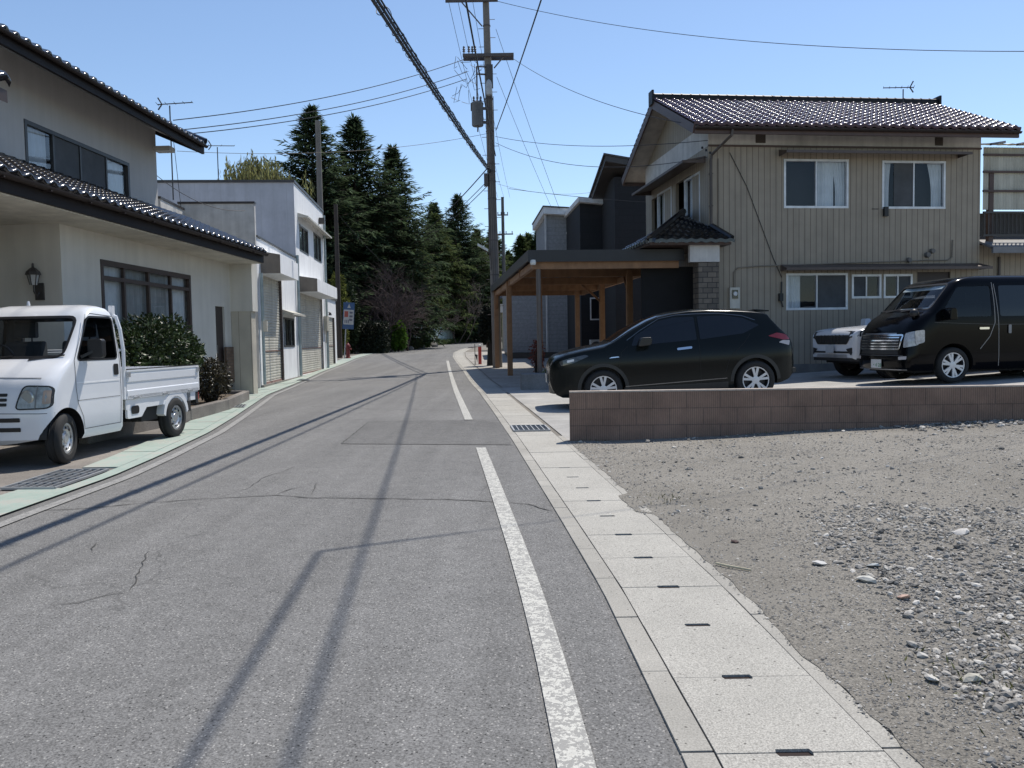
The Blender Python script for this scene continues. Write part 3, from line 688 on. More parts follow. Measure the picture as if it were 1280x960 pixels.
mb = MB(); mb.tube([c_[0] + Vector((.05, .05, .08)), Vector((-.32, 1.0, 4.44))], .085, 8); mb.tube([Vector((-.34, .95, 4.42)), Vector((-.08, 1.9, 4.42))], .09, 8); mb.tube([c_[1] + Vector((-.04, .05, .08)), Vector((.05, -.03, 3.92))], .08, 8); mb.obj('porch_ridge', TILE, PR)
# annex with balcony at the right, balcony screen of corrugated sheet
AX = thing('balcony_annex', 'low annex with roofed balcony and corrugated screen at the right end of the siding house', 'annex', (12.41, 21.9, .14), math.atan2(.122, .9925))
mb = MB(); mb.box(.1, 4, .25, 3.5, -.2, 3.42); mb.obj('wall', SID, AX)
mb = MB(); mb.prism([(.03, -.45, 3.3), (4, -.45, 3.3), (4, .9, 3.85), (.03, .9, 3.85)], (0, 0, -.06)); mb.box(.03, 4, -.47, -.4, 3.14, 3.3); mb.obj('roof', M('annex_slate', (.17, .17, .175), .6), AX)
mb = MB()
for zz in (5.72, 5.28, 4.78): mb.box(.05, 4, -.05, .0, zz, zz + .05)
mb.bar((.05, -.3, 5.95), (.9, .3, 6.16), .06, .06); mb.bar((.8, -.3, 5.95), (1.6, .3, 6.16), .06, .06)
mb.box(.25, .38, .0, .12, 3.4, 5.3); mb.obj('screen_frame', WOODB, AX)
PC = M('corrugated_sheet', (.50, .48, .40), .5, var=.15, streak=.45)
mb = MB(); mb.grid([[(.08 + i2 * .02, .02 + .012 * math.sin(i2 * 1.6), z) for i2 in range(196)] for z in (4.32, 5.95)]); mb.obj('balcony_screen', PC, AX, smooth=60)
mb = MB(); mb.grid([[(.0 + i2 * .05, -.25 + .0, 5.98 + .01 * math.sin(i2)) for i2 in range(80)], [(.0 + i2 * .05, .9, 6.22 + .01 * math.sin(i2)) for i2 in range(80)]]); mb.obj('balcony_roof', PC, AX)
mb = MB(); mb.box(.05, 4, -.06, -.02, 4.22, 4.27); mb.box(.05, 4, -.06, -.02, 3.62, 3.67)
for q in range(34): mb.box(.08 + q * .115, .10 + q * .115, -.05, -.03, 3.67, 4.22)
for q in range(30):
    x0 = .1 + q * .13; mb.tube([(x0 + .03 * math.sin(a), -.045, 3.7 + .07 * a) for a in [0, 1, 2, 3, 4, 5, 6, 7]], .006, 4)
mb.obj('railing', G['dark_metal'], AX)
mb = MB(); mb.tube([(.72, .2, 3.1), (.72, .2, .2)], .035, 8); mb.obj('downpipe', M('downpipe_brown', (.075, .06, .05), .5), AX)
mb = MB(); mb.box(.1, 4, .5, .56, 3.3, 4.3); mb.obj('balcony_back', G['dark_metal'], AX)

# ------------------------------------------------------------------ left house (stucco)
ST = M('cream_stucco', (.60, .58, .525), .9, var=.07, scale=1.2, bmp=.35, bscale=110, streak=.14)
LH = thing('stucco_house', 'cream stucco two storey house with black tiled roofs behind the white truck', 'house', (-7.7, 0, .05), math.atan2(1, .039))
BF = G['brown_frame']
lw = (14.47, 18.12, .75, 2.72); dr = (19.45, 20.0, .1, 2.12)
mb = MB(); mb.wall(13.29, 20.41, -.1, 3.35, [lw, dr], 0, .12); 
mb.face([(13.29, 0, -.1), (13.29, 0, 3.35), (13.29, 2.4, 3.35), (13.29, 2.4, -.1)])            # recess wall turned towards the camera
mb.wall(4, 13.29, -.1, 3.35, (), 2.4)
mb.box(20.41, 20.78, -.55, 3, 2.02, 3.2)                                                        # box over the side panel, turned to the street
mb.obj('wall', ST, LH)
window(LH, *lw, 0, BF, (.223, .482, .745), ((.01, .235, 'curtain', 0), (.24, .5, 'curtain_dim', 0), (.49, .75, 'curtain_dim', 0), (.75, .99, 'curtain', 0)), .08, .06, 2.42)
mb = MB().box(19.45, 20.0, .05, .1, .1, 2.12); d = mb.obj('door', M('dark_brown_door', (.03, .02, .018), .5), LH); MB().box(19.55, 19.58, .02, .05, 1.0, 1.2).obj('handle', G['steel'], d)
mb = MB().box(20.43, 20.74, -.5, 2.8, -.1, 2.02); mb.obj('side_panel', line_mat('cream_panel', (.50, .46, .38), (.26, .22, .17), .3, .012), LH)
mb = MB().box(13.33, 20.4, -.03, .0, -.1, .28); mb.obj('plinth', M('plinth_grey', (.2, .19, .17), .9), LH)
mb = MB().box(19.9, 20.36, -.06, -.002, .28, 1.15); mb.obj('brick_dado', brick_tex_mat('brown_brick', (.12, .075, .05), (.17, .11, .075), (.08, .07, .06), .21, .07), LH)
# porch recess: dark door, pale frame and small canopy, wall lantern
mb = MB().box(13.2, 13.288, 1.35, 1.98, .05, 2.55); d = mb.obj('entrance_door', M('dark_brown_door', (.03, .02, .018), .5), LH); MB().box(13.16, 13.2, 1.42, 1.46, 1.1, 1.5).obj('handle', G['steel'], d)
mb = MB().box(13.15, 13.286, 1.985, 2.1, 0, 2.62); mb.obj('entrance_frame', G['alu_frame'], LH)
mb = MB().box(12.55, 13.28, 1.1, 2.6, 2.66, 2.8); mb.obj('entrance_canopy', M('canopy_white', (.6, .6, .57), .5), LH)
lx, ly, lz_ = 13.29, .36, 2.22
mb = MB().box(lx - .035, lx, ly - .07, ly + .07, lz_ - .25, lz_ + .02); mb.tube([(lx - .03, ly, lz_ - .12), (lx - .1, ly, lz_ - .2), (lx - .17, ly, lz_ - .12), (lx - .17, ly, lz_ - .02)], .014, 6)
lan = mb.obj('wall_lantern', G['dark_metal'], LH)
mb = MB().lathe([(.0, .0), (.05, .0), (.085, .16), (.0, .16)], 6, 'z', (lx - .17, ly, lz_ - .02)); mb.obj('lamp_glass', M('lantern_glass', (.35, .36, .36), .15), lan)
mb = MB().lathe([(.115, .14), (.10, .19), (.05, .24), (.02, .26), (.015, .32), (.0, .33)], 6, 'z', (lx - .17, ly, lz_)); 
for q in range(6):
    a = q * PI / 3; mb.tube([(lx - .17 + .052 * math.cos(a), ly + .052 * math.sin(a), lz_ - .02), (lx - .17 + .088 * math.cos(a), ly + .088 * math.sin(a), lz_ + .14)], .008, 5)
mb.obj('lamp_cap', G['dark_metal'], lan)
# lower roof: slope from the eave (y=-.82) up to the upper wall (y=1.1)
LE, LZ = -.82, 3.40; LS = .44; FAS = M('fascia_dark', (.016, .012, .011), .6, spec=.2); FAS = M('fascia_dark', (.016, .012, .011), .6, spec=.2)
mb = tile_roof((6.0, LE - .05, LZ + .06), (1, 0, 0), (0, 1, LS), 14.6, 2.15, .27, .24); LR = mb.obj('lower_roof', TILE, LH, smooth=50)
mb = MB(); mb.prism([(6, LE, LZ - .02), (20.5, LE, LZ - .02), (20.5, 1.1, LZ - .02 + 1.92 * LS), (6, 1.1, LZ - .02 + 1.92 * LS)], (0, 0, -.06)); mb.obj('roof_deck', G['dark_metal'], LR)
mb = MB(); mb.box(6, 20.5, LE - .02, LE + .03, LZ - .2, LZ); mb.obj('lower_fascia', FAS, LH)
mb = MB(); mb.box(6, 20.45, LE + .03, .0, 3.18, 3.22); mb.box(6, 13.29, 0, 2.4, 3.18, 3.22); mb.obj('soffit', M('soffit_cream', (.55, .52, .44), .9), LH)
mb = MB(); pr = [(-.06 * math.cos(a), -.06 * math.sin(a)) for a in [PI * q / 8 for q in range(9)]]
mb.grid([[(xx, LE - .085 + c2, LZ + .02 + d2) for c2, d2 in pr] for xx in (6, 20.5)]); 
for q in range(14): mb.box(6.5 + q, 6.53 + q, LE - .15, LE, LZ - .05, LZ - .03)
mb.obj('rain_gutter', M('gutter_brown', (.026, .019, .017), .6, spec=.25), LH)
mb = MB(); mb.bar((20.55, LE - .03, LZ + .05), (20.55, 1.1, LZ + .05 + 1.95 * LS), .10, .12); mb.obj('verge_tiles', M('verge_matt', (.02, .02, .021), .6), LR)
# upper storey, set back 1.1
uw = (14.25, 17.8, 4.24, 5.1)
mb = MB(); mb.wall(9.2, 19.1, 3.9, 6.13, [uw], 1.1, .12); mb.box(18.98, 19.1, 1.104, 6, 3.9, 6.13)
mb.face([(9.2, 1.1, 3.9), (9.2, 1.1, 5.95), (9.2, 6, 5.95), (9.2, 6, 3.9)])
mb.obj('upper_wall', M('shaded_upper_stucco', (.47, .46, .445), .9, var=.06, scale=1.2, bmp=.35, bscale=110, streak=.15), LH)  # same stucco darkened, the shade near the eave is put into its colour
mb = MB(); mb.face([(19.097, 1.104, 6.12), (19.097, 6, 6.12), (19.097, 6, 8.2), (19.097, 5.4, 8.02)]); mb.obj('gable_wall', ST, LH)
window(LH, *uw, 1.1, G['dark_frame'], (.235, .48, .745), ((.02, .23, 'curtain', 0), (.76, .98, 'curtain', 0)), .06, .05, None, G['sky_glass'], screens=((.24, .48), (.49, .74)))
MB().box(9.5, 18.7, 1.3, 6, 3.6, 5.9).obj('interior', G['dark_inside'], LH); MB().box(13.6, 20.2, .3, 6, 0, 3.1).obj('interior', G['dark_inside'], LH)
UE, UZ = .22, 5.86
mb = tile_roof((7.5, UE - .06, UZ + .02), (1, 0, 0), (0, 1, LS), 12.15, 6.2, .27, .24); UR = mb.obj('upper_roof', TILE, LH, smooth=50)
mb = MB(); mb.prism([(7.5, UE, UZ - .03), (19.6, UE, UZ - .03), (19.6, 5.8, UZ - .03 + 5.58 * LS), (7.5, 5.8, UZ - .03 + 5.58 * LS)], (0, 0, -.07)); mb.obj('roof_deck', M('soffit_board', (.42, .38, .34), .8), UR)
mb = MB(); mb.box(7.5, 19.62, UE - .03, UE + .03, UZ - .18, UZ + .0); mb.bar((19.6, UE, UZ - .08), (19.6, 5.8, UZ - .08 + 5.58 * LS), .05, .2); mb.obj('upper_fascia', FAS, LH)
mb = MB(); mb.tube([(19.6, UE - .08, UZ + .1), (19.6, 5.8, UZ + .1 + 5.6 * LS)], .08, 8); mb.obj('verge_tiles', TILE, UR)
mb = MB(); mb.box(18.95, 19.25, UE + .5, 1.1, UZ - .22, UZ - .12); mb.obj('eave_return', M('canopy_white', (.6, .6, .57), .5), LH)
mb = MB(); pr = [(-.05 * math.cos(a), -.05 * math.sin(a)) for a in [PI * q / 8 for q in range(9)]]; mb.grid([[(xx, UE - .09 + c2, UZ - .0 + d2) for c2, d2 in pr] for xx in (7.5, 19.6)]); mb.obj('rain_gutter', M('gutter_brown', (.026, .019, .017), .6, spec=.25), LH)
# nearer small roof corner at the edge of the frame
mb = tile_roof((5.5, -2.15, 3.98), (1, 0, 0), (0, 1, .45), 3.4, 2.9, .27, .24); NR = mb.obj('entrance_roof', TILE, LH, smooth=50)
mb = MB(); mb.prism([(5.5, -2.12, 3.9), (8.88, -2.12, 3.9), (8.88, .45, 5.05), (5.5, .45, 5.05)], (0, 0, -.13)); mb.obj('roof_deck', G['brown_frame'], NR)
mb = MB(); mb.box(4.2, 8.6, -.1, 2.35, -.1, 3.85); mb.obj('entrance_wing', ST, LH); MB().box(8.5, 8.64, -1.95, -1.81, -.1, 3.8).obj('porch_post', G['brown_frame'], LH)
# antenna on the house
def antenna(name, x, y, z0, z1, label, rz, n=5, boom=.9, wires=()):
    t = thing(name, label, 'antenna', (x, y, z0), rz); h = z1 - z0
    MB().tube([(0, 0, 0), (0, 0, h)], .018, 6).obj('mast', G['dark_metal'], t)
    mb = MB().tube([(-boom * .35, 0, h + .02), (boom * .65, 0, h + .1)], .014, 6)
    for q in range(n):
        f = q / (n - 1); xx = -boom * .35 + boom * f; mb.tube([(xx, -.16 + .06 * f, h + .03 + .08 * f), (xx, .16 - .06 * f, h + .03 + .08 * f)], .007, 5)
    mb.tube([(-boom * .33, 0, h - .12), (-boom * .22, 0, h + .03), (-boom * .33, 0, h + .2)], .02, 6); mb.obj('yagi_boom', G['dark_metal'], t)
antenna('tv_antenna', -9.1, 22.6, 5.2, 7.72, 'thin tv antenna on a mast behind the stucco house eave end', .15)
antenna('tv_antenna', -10.29, 29.6, 6.8, 8.25, 'small tv antenna standing on the white shutter building roof', .5, 3, .9)
antenna('tv_antenna', 11.44, 24.2, 7.7, 8.28, 'silver tv antenna above the ridge of the siding house', PI - .35, 6, .8)

# ------------------------------------------------------------------ white building with shutters
BW = M('white_block_paint', (.82, .83, .84), .8, var=.06, scale=1.5, streak=.2)
BWS = line_mat('shaded_white_siding', (.40, .41, .45), (.36, .37, .40), .45, .018, streak=.15)  # white wall in a darker bluish tone, its shade is put into the colour
BK = thing('shutter_building', 'white flat roofed building with roller shutters and upper windows on the left', 'building', (-7.15, 24.0, .06), math.atan2(1, -.0781))
sh1 = (-.28, 2.5, .02, 3.2); w1 = (2.75, 4.62, 1.1, 2.04); sh2 = (5.9, 11.1, .05, 3.05)
u1 = (6.2, 8.1, 4.58, 5.52); u2 = (9.45, 11.35, 4.6, 5.66)
mb = MB(); mb.wall(-.75, 5.36, -.2, 4.2, [sh1, w1], 0, .14); mb.wall(5.36, 12.15, -.2, 3.4, [sh2], 0, .14); mb.box(-.75, 5.3, .15, .3, 3.9, 4.1)
mb.obj('lower_wall', BW, BK)
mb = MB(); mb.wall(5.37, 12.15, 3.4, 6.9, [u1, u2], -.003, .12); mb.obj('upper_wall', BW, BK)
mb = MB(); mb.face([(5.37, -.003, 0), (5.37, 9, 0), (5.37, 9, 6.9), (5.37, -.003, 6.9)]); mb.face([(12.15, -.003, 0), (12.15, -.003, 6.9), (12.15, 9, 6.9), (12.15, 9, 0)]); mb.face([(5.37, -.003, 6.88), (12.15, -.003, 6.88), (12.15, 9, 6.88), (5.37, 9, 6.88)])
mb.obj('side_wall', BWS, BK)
mb = MB(); mb.box(5.32, 12.2, -.04, .1, 6.86, 6.95); mb.box(5.32, 5.45, .1, 9, 6.86, 6.95); mb.obj('roof_edge', G['dark_metal'], BK)
mb = MB(); mb.box(-.72, 5.36, -.035, .1, 4.2, 4.25); mb.obj('lower_roof_edge', G['dark_metal'], BK)
# taller parapet facing the camera, with its side wall
mb = MB(); mb.box(-.85, -.7, .0, 2.05, -.1, 5.1); mb.box(-2.75, -.85, 1.9, 2.05, 2.8, 4.92); mb.box(-.7, 5.3, .3, 6, 3.7, 3.9); mb.obj('parapet', M('parapet_plaster', (.55, .54, .52), .9, streak=.3), BK)
mb = MB(); mb.box(-.87, -.68, -.02, 2.07, 5.1, 5.16); mb.box(-2.77, -.87, 1.88, 2.07, 4.92, 4.98); mb.obj('parapet_cap', G['dark_metal'], BK)
SHT = M('cream_shutter', (.55, .53, .46), .55, .0, streak=.4)
def shutter(t0, t1, z0, z1, par=BK, slat=.085):
    mb = MB(); rows = []; z = z0
    while z < z1:
        for dz, dy in ((0, .0), (.2, -.018), (.75, -.018), (.97, 0)): rows.append([(t0 + .0, .08 + dy, min(z + dz * slat, z1)), (t1, .08 + dy, min(z + dz * slat, z1))])
        z += slat
    mb.grid(rows); s = mb.obj('roller_shutter', SHT, par)
    mb = MB(); mb.box(t0, t1, .045, .075, z0 + .95, z0 + .985); mb.box(t0, t1, .04, .08, z0, z0 + .06); mb.obj('shutter_bar', M('shutter_bar_red', (.22, .13, .11), .5), s)
    mb = MB(); mb.box(t0 - .06, t0, -.02, .1, z0, z1); mb.box(t1, t1 + .06, -.02, .1, z0, z1); mb.obj('guide_rail', M('rail_dark', (.14, .11, .10), .5), s)
shutter(*sh1); shutter(*sh2)
BX = M('box_beige', (.50, .46, .40), .8, streak=.2)
def sbox(t0, t1, z0, z1, d, par=BK):
    mb = MB(); mb.prism([(t0 + .02, 0, z1), (t0 + .02, -d, z1 - .1), (t0 + .02, -d, z0), (t0 + .02, 0, z0)], (t1 - t0 - .02, 0, 0)); h_ = mb.obj('shutter_housing', BW, par); MB().prism([(t0, 0, z1 + .004), (t0, -d - .004, z1 - .1), (t0, -d - .004, z0 - .004), (t0, 0, z0 - .004)], (.018, 0, 0)).obj('shaded_end', M('shaded_beige', (.20, .17, .14), .8, streak=.3), h_)  # camera-facing end of the housing, its shade painted as a darker beige
sbox(-.3, 2.6, 3.22, 3.85, .55); sbox(5.8, 11.2, 3.06, 3.62, .65)
WB = G['dark_frame']
window(BK, *w1, 0, WB, (.33, .66), ((.3, .65, 'curtain', 0),))
window(BK, *u1, 0, WB, (.5,), ((.5, .95, 'curtain', 0), (.05, .4, 'curtain_dim', 0)), glassm=G['sky_glass']); window(BK, *u2, 0, WB, (.5,), ((.05, .5, 'curtain', 0), (.55, .95, 'curtain', 0)), glassm=G['sky_glass'])
WH = M('white_hood', (.50, .48, .42), .6, streak=.3)
hood(2.6, 4.8, 2.14, .35, BK, WH); hood(5.95, 12.1, 5.74, .36, BK, WH)
for xx_, zz_ in ((5.22, 4.3), (12.0, 6.7)): MB().tube([(xx_, -.08, zz_), (xx_, -.08, .05)], .05, 8).obj('downpipe', M('downpipe_grey', (.30, .36, .36), .5), BK)
mb = MB(); mb.tube([(-.62, -.08, 3.2), (-.62, -.08, .05)], .045, 8); mb.obj('downpipe', M('downpipe_grey', (.30, .36, .36), .5), BK)
mb = MB(); mb.box(-.66, -.56, -.2, -.05, 1.55, 1.85); mb.obj('tap_box', M('meter_cream', (.52, .49, .42), .5), BK)
mb = MB(); mb.box(-.75, 12.2, -.05, .0, -.2, .03); mb.obj('plinth', M('plinth_grey', (.2, .19, .17), .9), BK)
mb = MB(); mb.box(11.5, 12.1, -.16, -.01, 1.72, 2.35); mb.tube([(11.8, -.08, 1.72), (11.8, -.06, 1.2)], .03, 6); mb.obj('electric_meter', M('meter_beige', (.42, .40, .34), .6), BK)
mb = MB(); mb.box(10.9, 11.1, -.25, -.02, 6.2, 6.45); mb.obj('wall_lamp', G['dark_metal'], BK)
MB().box(5.6, 12, .3, 8.5, 0, 6.6).obj('interior', G['dark_inside'], BK); MB().box(-.5, 5.2, .35, 5, 0, 3.6).obj('interior', G['dark_inside'], BK)
# low extension at its far end
EX = thing('garage_extension', 'low white garage with narrow shutter at the far end of the shutter building', 'garage', (-8.25, 36.3, .16), math.atan2(1, -.0781))
mb = MB(); mb.wall(-.1, 4.3, -.2, 3.15, [(1.5, 3.5, .0, 2.3)], 0, .14); mb.face([(4.3, 0, -.2), (4.3, 5, -.2), (4.3, 5, 3.15), (4.3, 0, 3.15)]); mb.face([(-.1, 0, 3.15), (4.3, 0, 3.15), (4.3, 5, 3.15), (-.1, 5, 3.15)]); mb.obj('wall', BW, EX)
shutter(1.5, 3.5, .0, 2.3, EX); mb = MB(); mb.box(-.15, 4.36, -.06, 5, 3.15, 3.24); mb.obj('roof_edge', G['dark_metal'], EX)
mb = MB(); mb.box(.4, 1.15, -.02, .02, .02, 2.15); mb.obj('door', M('door_pale_green', (.42, .48, .46), .5), EX); mb = MB(); mb.lathe([(.0, 0), (.08, .0), (.05, .12), (.02, .14)], 10, 'z', (1.25, -.14, 2.35)); mb.tube([(1.25, 0, 2.5), (1.25, -.14, 2.48)], .015, 6); mb.obj('wall_lamp', G['dark_metal'], EX)

# ------------------------------------------------------------------ houses behind the carport
GR = brick_tex_mat('grey_siding', (.25, .255, .265), (.27, .275, .285), (.2, .2, .21), .9, .2, .008)
GH = thing('grey_house', 'pale grey boxy house with white roof trim behind the carport', 'house', (1.9, 42.0, .3), .06)
mb = MB(); mb.box(0, 1.62, 0, 6, .3, 7.3); mb.box(-2.0, -.02, 1.0, 6, .3, 4.0); mb.obj('wall', GR, GH)
mb = MB(); mb.prism([(-.2, -.45, 7.55), (1.8, -.45, 7.42), (1.8, 6, 7.42), (-.2, 6, 7.55)], (0, 0, -.32)); mb.obj('eave', M('white_trim', (.6, .6, .6), .6), GH); mb = MB(); mb.prism([(-.24, -.5, 7.62), (1.8, -.5, 7.49), (1.8, 6, 7.49), (-.24, 6, 7.62)], (0, 0, -.06)); mb.obj('roof', G['dark_metal'], GH)
mb = MB(); mb.box(-2.0, 1.7, -.03, 5, -.4, .3); mb.obj('foundation', G['dark_metal'], GH); mb = MB(); mb.tube([(-.08, -.06, 7.3), (-.08, -.06, .3)], .04, 8); mb.obj('downpipe', M('downpipe_white', (.5, .5, .5), .5), GH)
mb = MB(); mb.box(1.1, 1.5, -.04, 0, .5, 2.4); mb.obj('utility_box', M('box_grey', (.30, .31, .32), .6), GH); mb = MB(); mb.lathe([(0, -.1), (.12, -.1), (.13, 0)], 14, c=(1.1, 0, 6.3)); mb.obj('wall_vent', M('vent_white', (.5, .5, .5), .5), GH)
DK = brick_tex_mat('charcoal_siding', (.009, .0095, .012), (.012, .0125, .015), (.006, .006, .007), 1.2, .3, .01, .75)
DH = thing('charcoal_house', 'dark charcoal modern house with mono pitch roofs beside the siding house', 'house', (3.2, 37.6, .35), .07)
mb = MB(); mb.wall(0, 1.9, .0, 7.0, [(1.15, 1.75, 4.75, 5.45), (.42, .9, 1.75, 2.75)], 0, .1); mb.face([(0, 0, 0), (0, 0, 7), (0, 6, 7), (0, 6, 0)]); mb.box(1.0, 4, -3.0, -.1, 0, 7.6); mb.obj('wall', DK, DH)
window(DH, 1.15, 1.75, 4.75, 5.45, 0, AL, (), glassm=G['sky_glass']); window(DH, .42, .9, 1.75, 2.75, 0, AL, (), glassm=G['sky_glass'])
MB().box(.2, 1.8, .3, 5, .2, 6.8).obj('interior', G['dark_inside'], DH)
mb = MB(); mb.prism([(-.1, -.35, 7.25), (2.2, -.35, 7.02), (2.2, 6, 7.02), (-.1, 6, 7.25)], (0, 0, -.22)); mb.obj('eave', M('white_trim', (.6, .6, .6), .6), DH)
mb = MB(); mb.prism([(.5, -3.7, 8.35), (3.6, -3.7, 7.8), (3.6, 1.0, 7.0), (.5, 1.0, 7.0)], (0, 0, -.25)); mb.prism([(.42, -3.75, 8.42), (3.6, -3.75, 7.88), (3.6, 1.0, 7.06), (.42, 1.0, 7.06)], (0, 0, -.07)); mb.obj('roof', G['dark_metal'], DH)
mb = MB(); mb.box(.35, .95, -.45, -.05, .2, .85); a_ = mb.obj('air_conditioner', M('ac_white', (.5, .5, .48), .5), DH); mb = MB(); mb.lathe([(0, -.452), (.24, -.455), (.25, -.452)], 20, c=(.6, 0, .52)); mb.obj('fan_grille', G['dark_metal'], a_)
OG = thing('old_garage', 'small old tan garage with tiled eave seen between the carport posts', 'garage', (-.6, 54.0, .55), 0)
mb = MB(); mb.wall(0, 2.4, 0, 2.5, [(.25, 1.5, 0, 2.0)], 0, .2); mb.box(0, 2.4, 1.0, 4, 0, 2.5); mb.obj('wall', M('tan_mortar', (.34, .29, .2), .9), OG); mb = MB(); mb.box(-.1, 2.5, -.1, .02, 2.5, 3.05); mb.obj('white_lintel', WHT, OG)
mb = tile_roof((-.3, -.6, 3.35), (1, 0, 0), (0, 1, .45), 3.2, 3, .27, .25); mb.obj('roof', TILE, OG)

# ------------------------------------------------------------------ timber carport
CED = M('cedar_timber', (.30, .165, .085), .65, var=.22, scale=5, streak=.35); DCED = M('old_timber', (.20, .105, .055), .75, var=.25, scale=5)
CP = thing('timber_carport', 'open timber carport with flat black edged roof beside the utility pole', 'carport', (.45, 20.6, 0), math.atan2(.9957, -.0933) - PI / 2)
ln, wd, zt = 13.6, 3.98, 3.47
def cpz(y): return 0
mb = MB(); mb.box(0, wd, 0, .04, zt - .29, zt + .0); mb.box(0, .04, .04, ln, zt - .25, zt); mb.box(wd - .04, wd, .04, ln, zt - .25, zt); mb.box(0, wd, ln, ln + .04, zt - .25, zt); mb.obj('roof_edge', M('edge_black', (.022, .022, .024), .45), CP)
mb = MB(); mb.box(.041, wd - .041, .041, ln - .001, zt - .06, zt - .02); mb.obj('roof', M('roof_metal_dark', (.03, .03, .032), .5, .3), CP)
mb = MB()
mb.box(.12, wd - .1, .14, .24, zt - .46, zt - .251); 
for y in (3.3, 6.6, 9.9, 13.2): mb.box(.12, wd - .1, y, y + .09, zt - .42, zt - .2)
mb.box(.14, .24, .25, ln - .1, zt - .42, zt - .252); mb.box(wd - .26, wd - .16, .25, ln - .1, zt - .42, zt - .252)
mb.obj('beam', CED, CP)
mb = MB()
for i2 in range(9): x = .35 + i2 * .42; mb.box(x, x + .045, .26, ln - .05, zt - .19, zt - .062)
mb.obj('rafters', DCED, CP)
for (x, y) in ((.17, 7.2), (.17, 12.9), (3.35, 3.3), (3.4, 7.5), (3.4, 12.4), (1.95, 12.9)):
    w0 = Vector((.45, 20.6)) ; wy = 20.6 + y; zb = tz(.5, wy)
    mb = MB().box(x - .085, x + .085, y - .085, y + .085, zb - .02, zt - .255); mb.obj('post', CED, CP)
mb = MB()
for (x, y, dx, dy) in ((.17, 7.2, 0, 1), (.17, 12.9, 0, -1), (3.4, 7.5, -1, 0), (3.35, 3.3, 0, 1)):
    mb.bar((x, y, zt - 1.0), (x + dx * .7, y + dy * .7, zt - .36), .07, .07)
mb.obj('brace', DCED, CP)
mb = MB().tube([(.28, .2, .42), (.28, .2, zt - .26)], .06, 12); mb.obj('steel_post', M('weathered_post', (.16, .135, .12), .55, .2, streak=.4), CP)
mb = MB(); mb.lathe([(0, 0), (.06, .0), (.075, .05), (.06, .12), (0, .13)], 12, 'z', (.12, -.06, zt - .37)); mb.obj('lamp', M('lamp_white', (.7, .7, .66), .3), CP)
cb = thing('concrete_block', 'grey concrete footing block under the steel carport post', 'block', (.53, 20.5, 0), .02)
mb = MB().box(-.31, .31, -.28, .36, -.02, .41); mb.obj('footing', concrete('rough_concrete', (.24, .24, .235), .6, 60, .4), cb, bevel=.015)
# ------------------------------------------------------------------ utility poles and cables
PC_ = M('pole_concrete', (.19, .17, .15), .85, streak=.45, bmp=.3); ARM = M('arm_steel', (.10, .085, .08), .6, .3); TRG = M('transformer_grey', (.10, .11, .125), .5, .2)
UPO = thing('utility_pole', 'tall grey utility pole with crossarms and grey transformer can by the carport', 'utility pole', (-.58, 34, .1))
def px_(z): return -.0139 * z
MB().tube([(0, 0, -.1), (px_(5), 0, 5), (px_(10), 0, 10), (px_(15.6), 0, 15.6)], [.20, .18, .155, .125], 20).obj('pole', PC_, UPO, smooth=50)
def lx_(x, z): return x + .58
for z, x0, x1 in ((14.76, -2.4, -.3), (12.6, -1.75, .3)):
    mb = MB(); mb.box(lx_(x0, 0), lx_(x1, 0), -.27, -.17, z - .06, z + .06)
    if z > 14: mb.bar((lx_(-1.75, 0), -.2, z - .06), (lx_(-.95, 0), -.16, z - 1.0), .05, .04)
    else: mb.box(lx_(x0, 0), lx_(x1, 0), .17, .27, z - .06, z + .06); mb.bar((lx_(-.1, 0), -.2, z - .06), (lx_(-.5, 0), -.16, z - .5), .05, .04)
    arm = mb.obj('crossarm', ARM, UPO)
    for xx in ((-2.33, -1.95, -1.35) if z > 14 else (-1.7, -1.5, -1.36, -1.25)):
        MB().lathe([(0, .3), (.03, .3), (.05, .26), (.03, .22), (.06, .18), (.035, .13), (.065, .09), (.02, .06), (.02, 0), (0, 0)], 10, 'z', (lx_(xx, 0), -.22, z + .06)).obj('insulator', M('insulator_dark', (.09, .09, .10), .35), arm)
mb = MB(); mb.lathe([(0, 0), (.21, 0), (.235, .04), (.235, .84), (.25, .86), (.25, .92), (.10, 1.0), (0, 1.02)], 24, 'z', (lx_(-1.2, 0), -.25, 9.78)); tr = mb.obj('transformer', TRG, UPO, smooth=50)
mb = MB(); mb.bar((lx_(-1.0, 0), -.2, 10.5), (lx_(-.65, 0), -.1, 10.5), .08, .1); mb.bar((lx_(-1.0, 0), -.2, 9.95), (lx_(-.65, 0), -.1, 9.95), .08, .1); mb.box(lx_(-1.47, 0), lx_(-1.36, 0), -.3, -.2, 10.4, 10.7); mb.obj('transformer_bracket', ARM, tr)
for dx in (-.14, 0, .14): MB().lathe([(.02, 0), (.05, .05), (.025, .1), (.05, .15), (.02, .22), (0, .22)], 8, 'z', (lx_(-1.2 + dx, 0), -.25, 10.75)).obj('bushing', M('insulator_dark', (.09, .09, .10), .35), tr)
mb = MB(); mb.tube([(lx_(-1.2, 0), -.28, 9.75), (lx_(-1.2, 0), -.28, 9.55)], .03, 6); mb.tube([(lx_(-1.2, 0), -.25, 10.85), (lx_(-1.2, 0), -.25, 12.15)], .035, 6); mb.tube([(lx_(-1.2, 0), -.25, 11.85), (lx_(-.7, 0), -.15, 11.85)], .035, 6); mb.tube([(lx_(-1.2, 0), -.25, 12.15), (lx_(-.75, 0), -.15, 12.15)], .03, 6); mb.obj('cable_riser', ARM, UPO)
mb = MB(); mb.box(lx_(-.82, 0), lx_(-.55, 0), -.33, -.14, 11.3, 12.2); mb.obj('cutout_switch', M('switch_dark', (.06, .055, .055), .6), UPO)
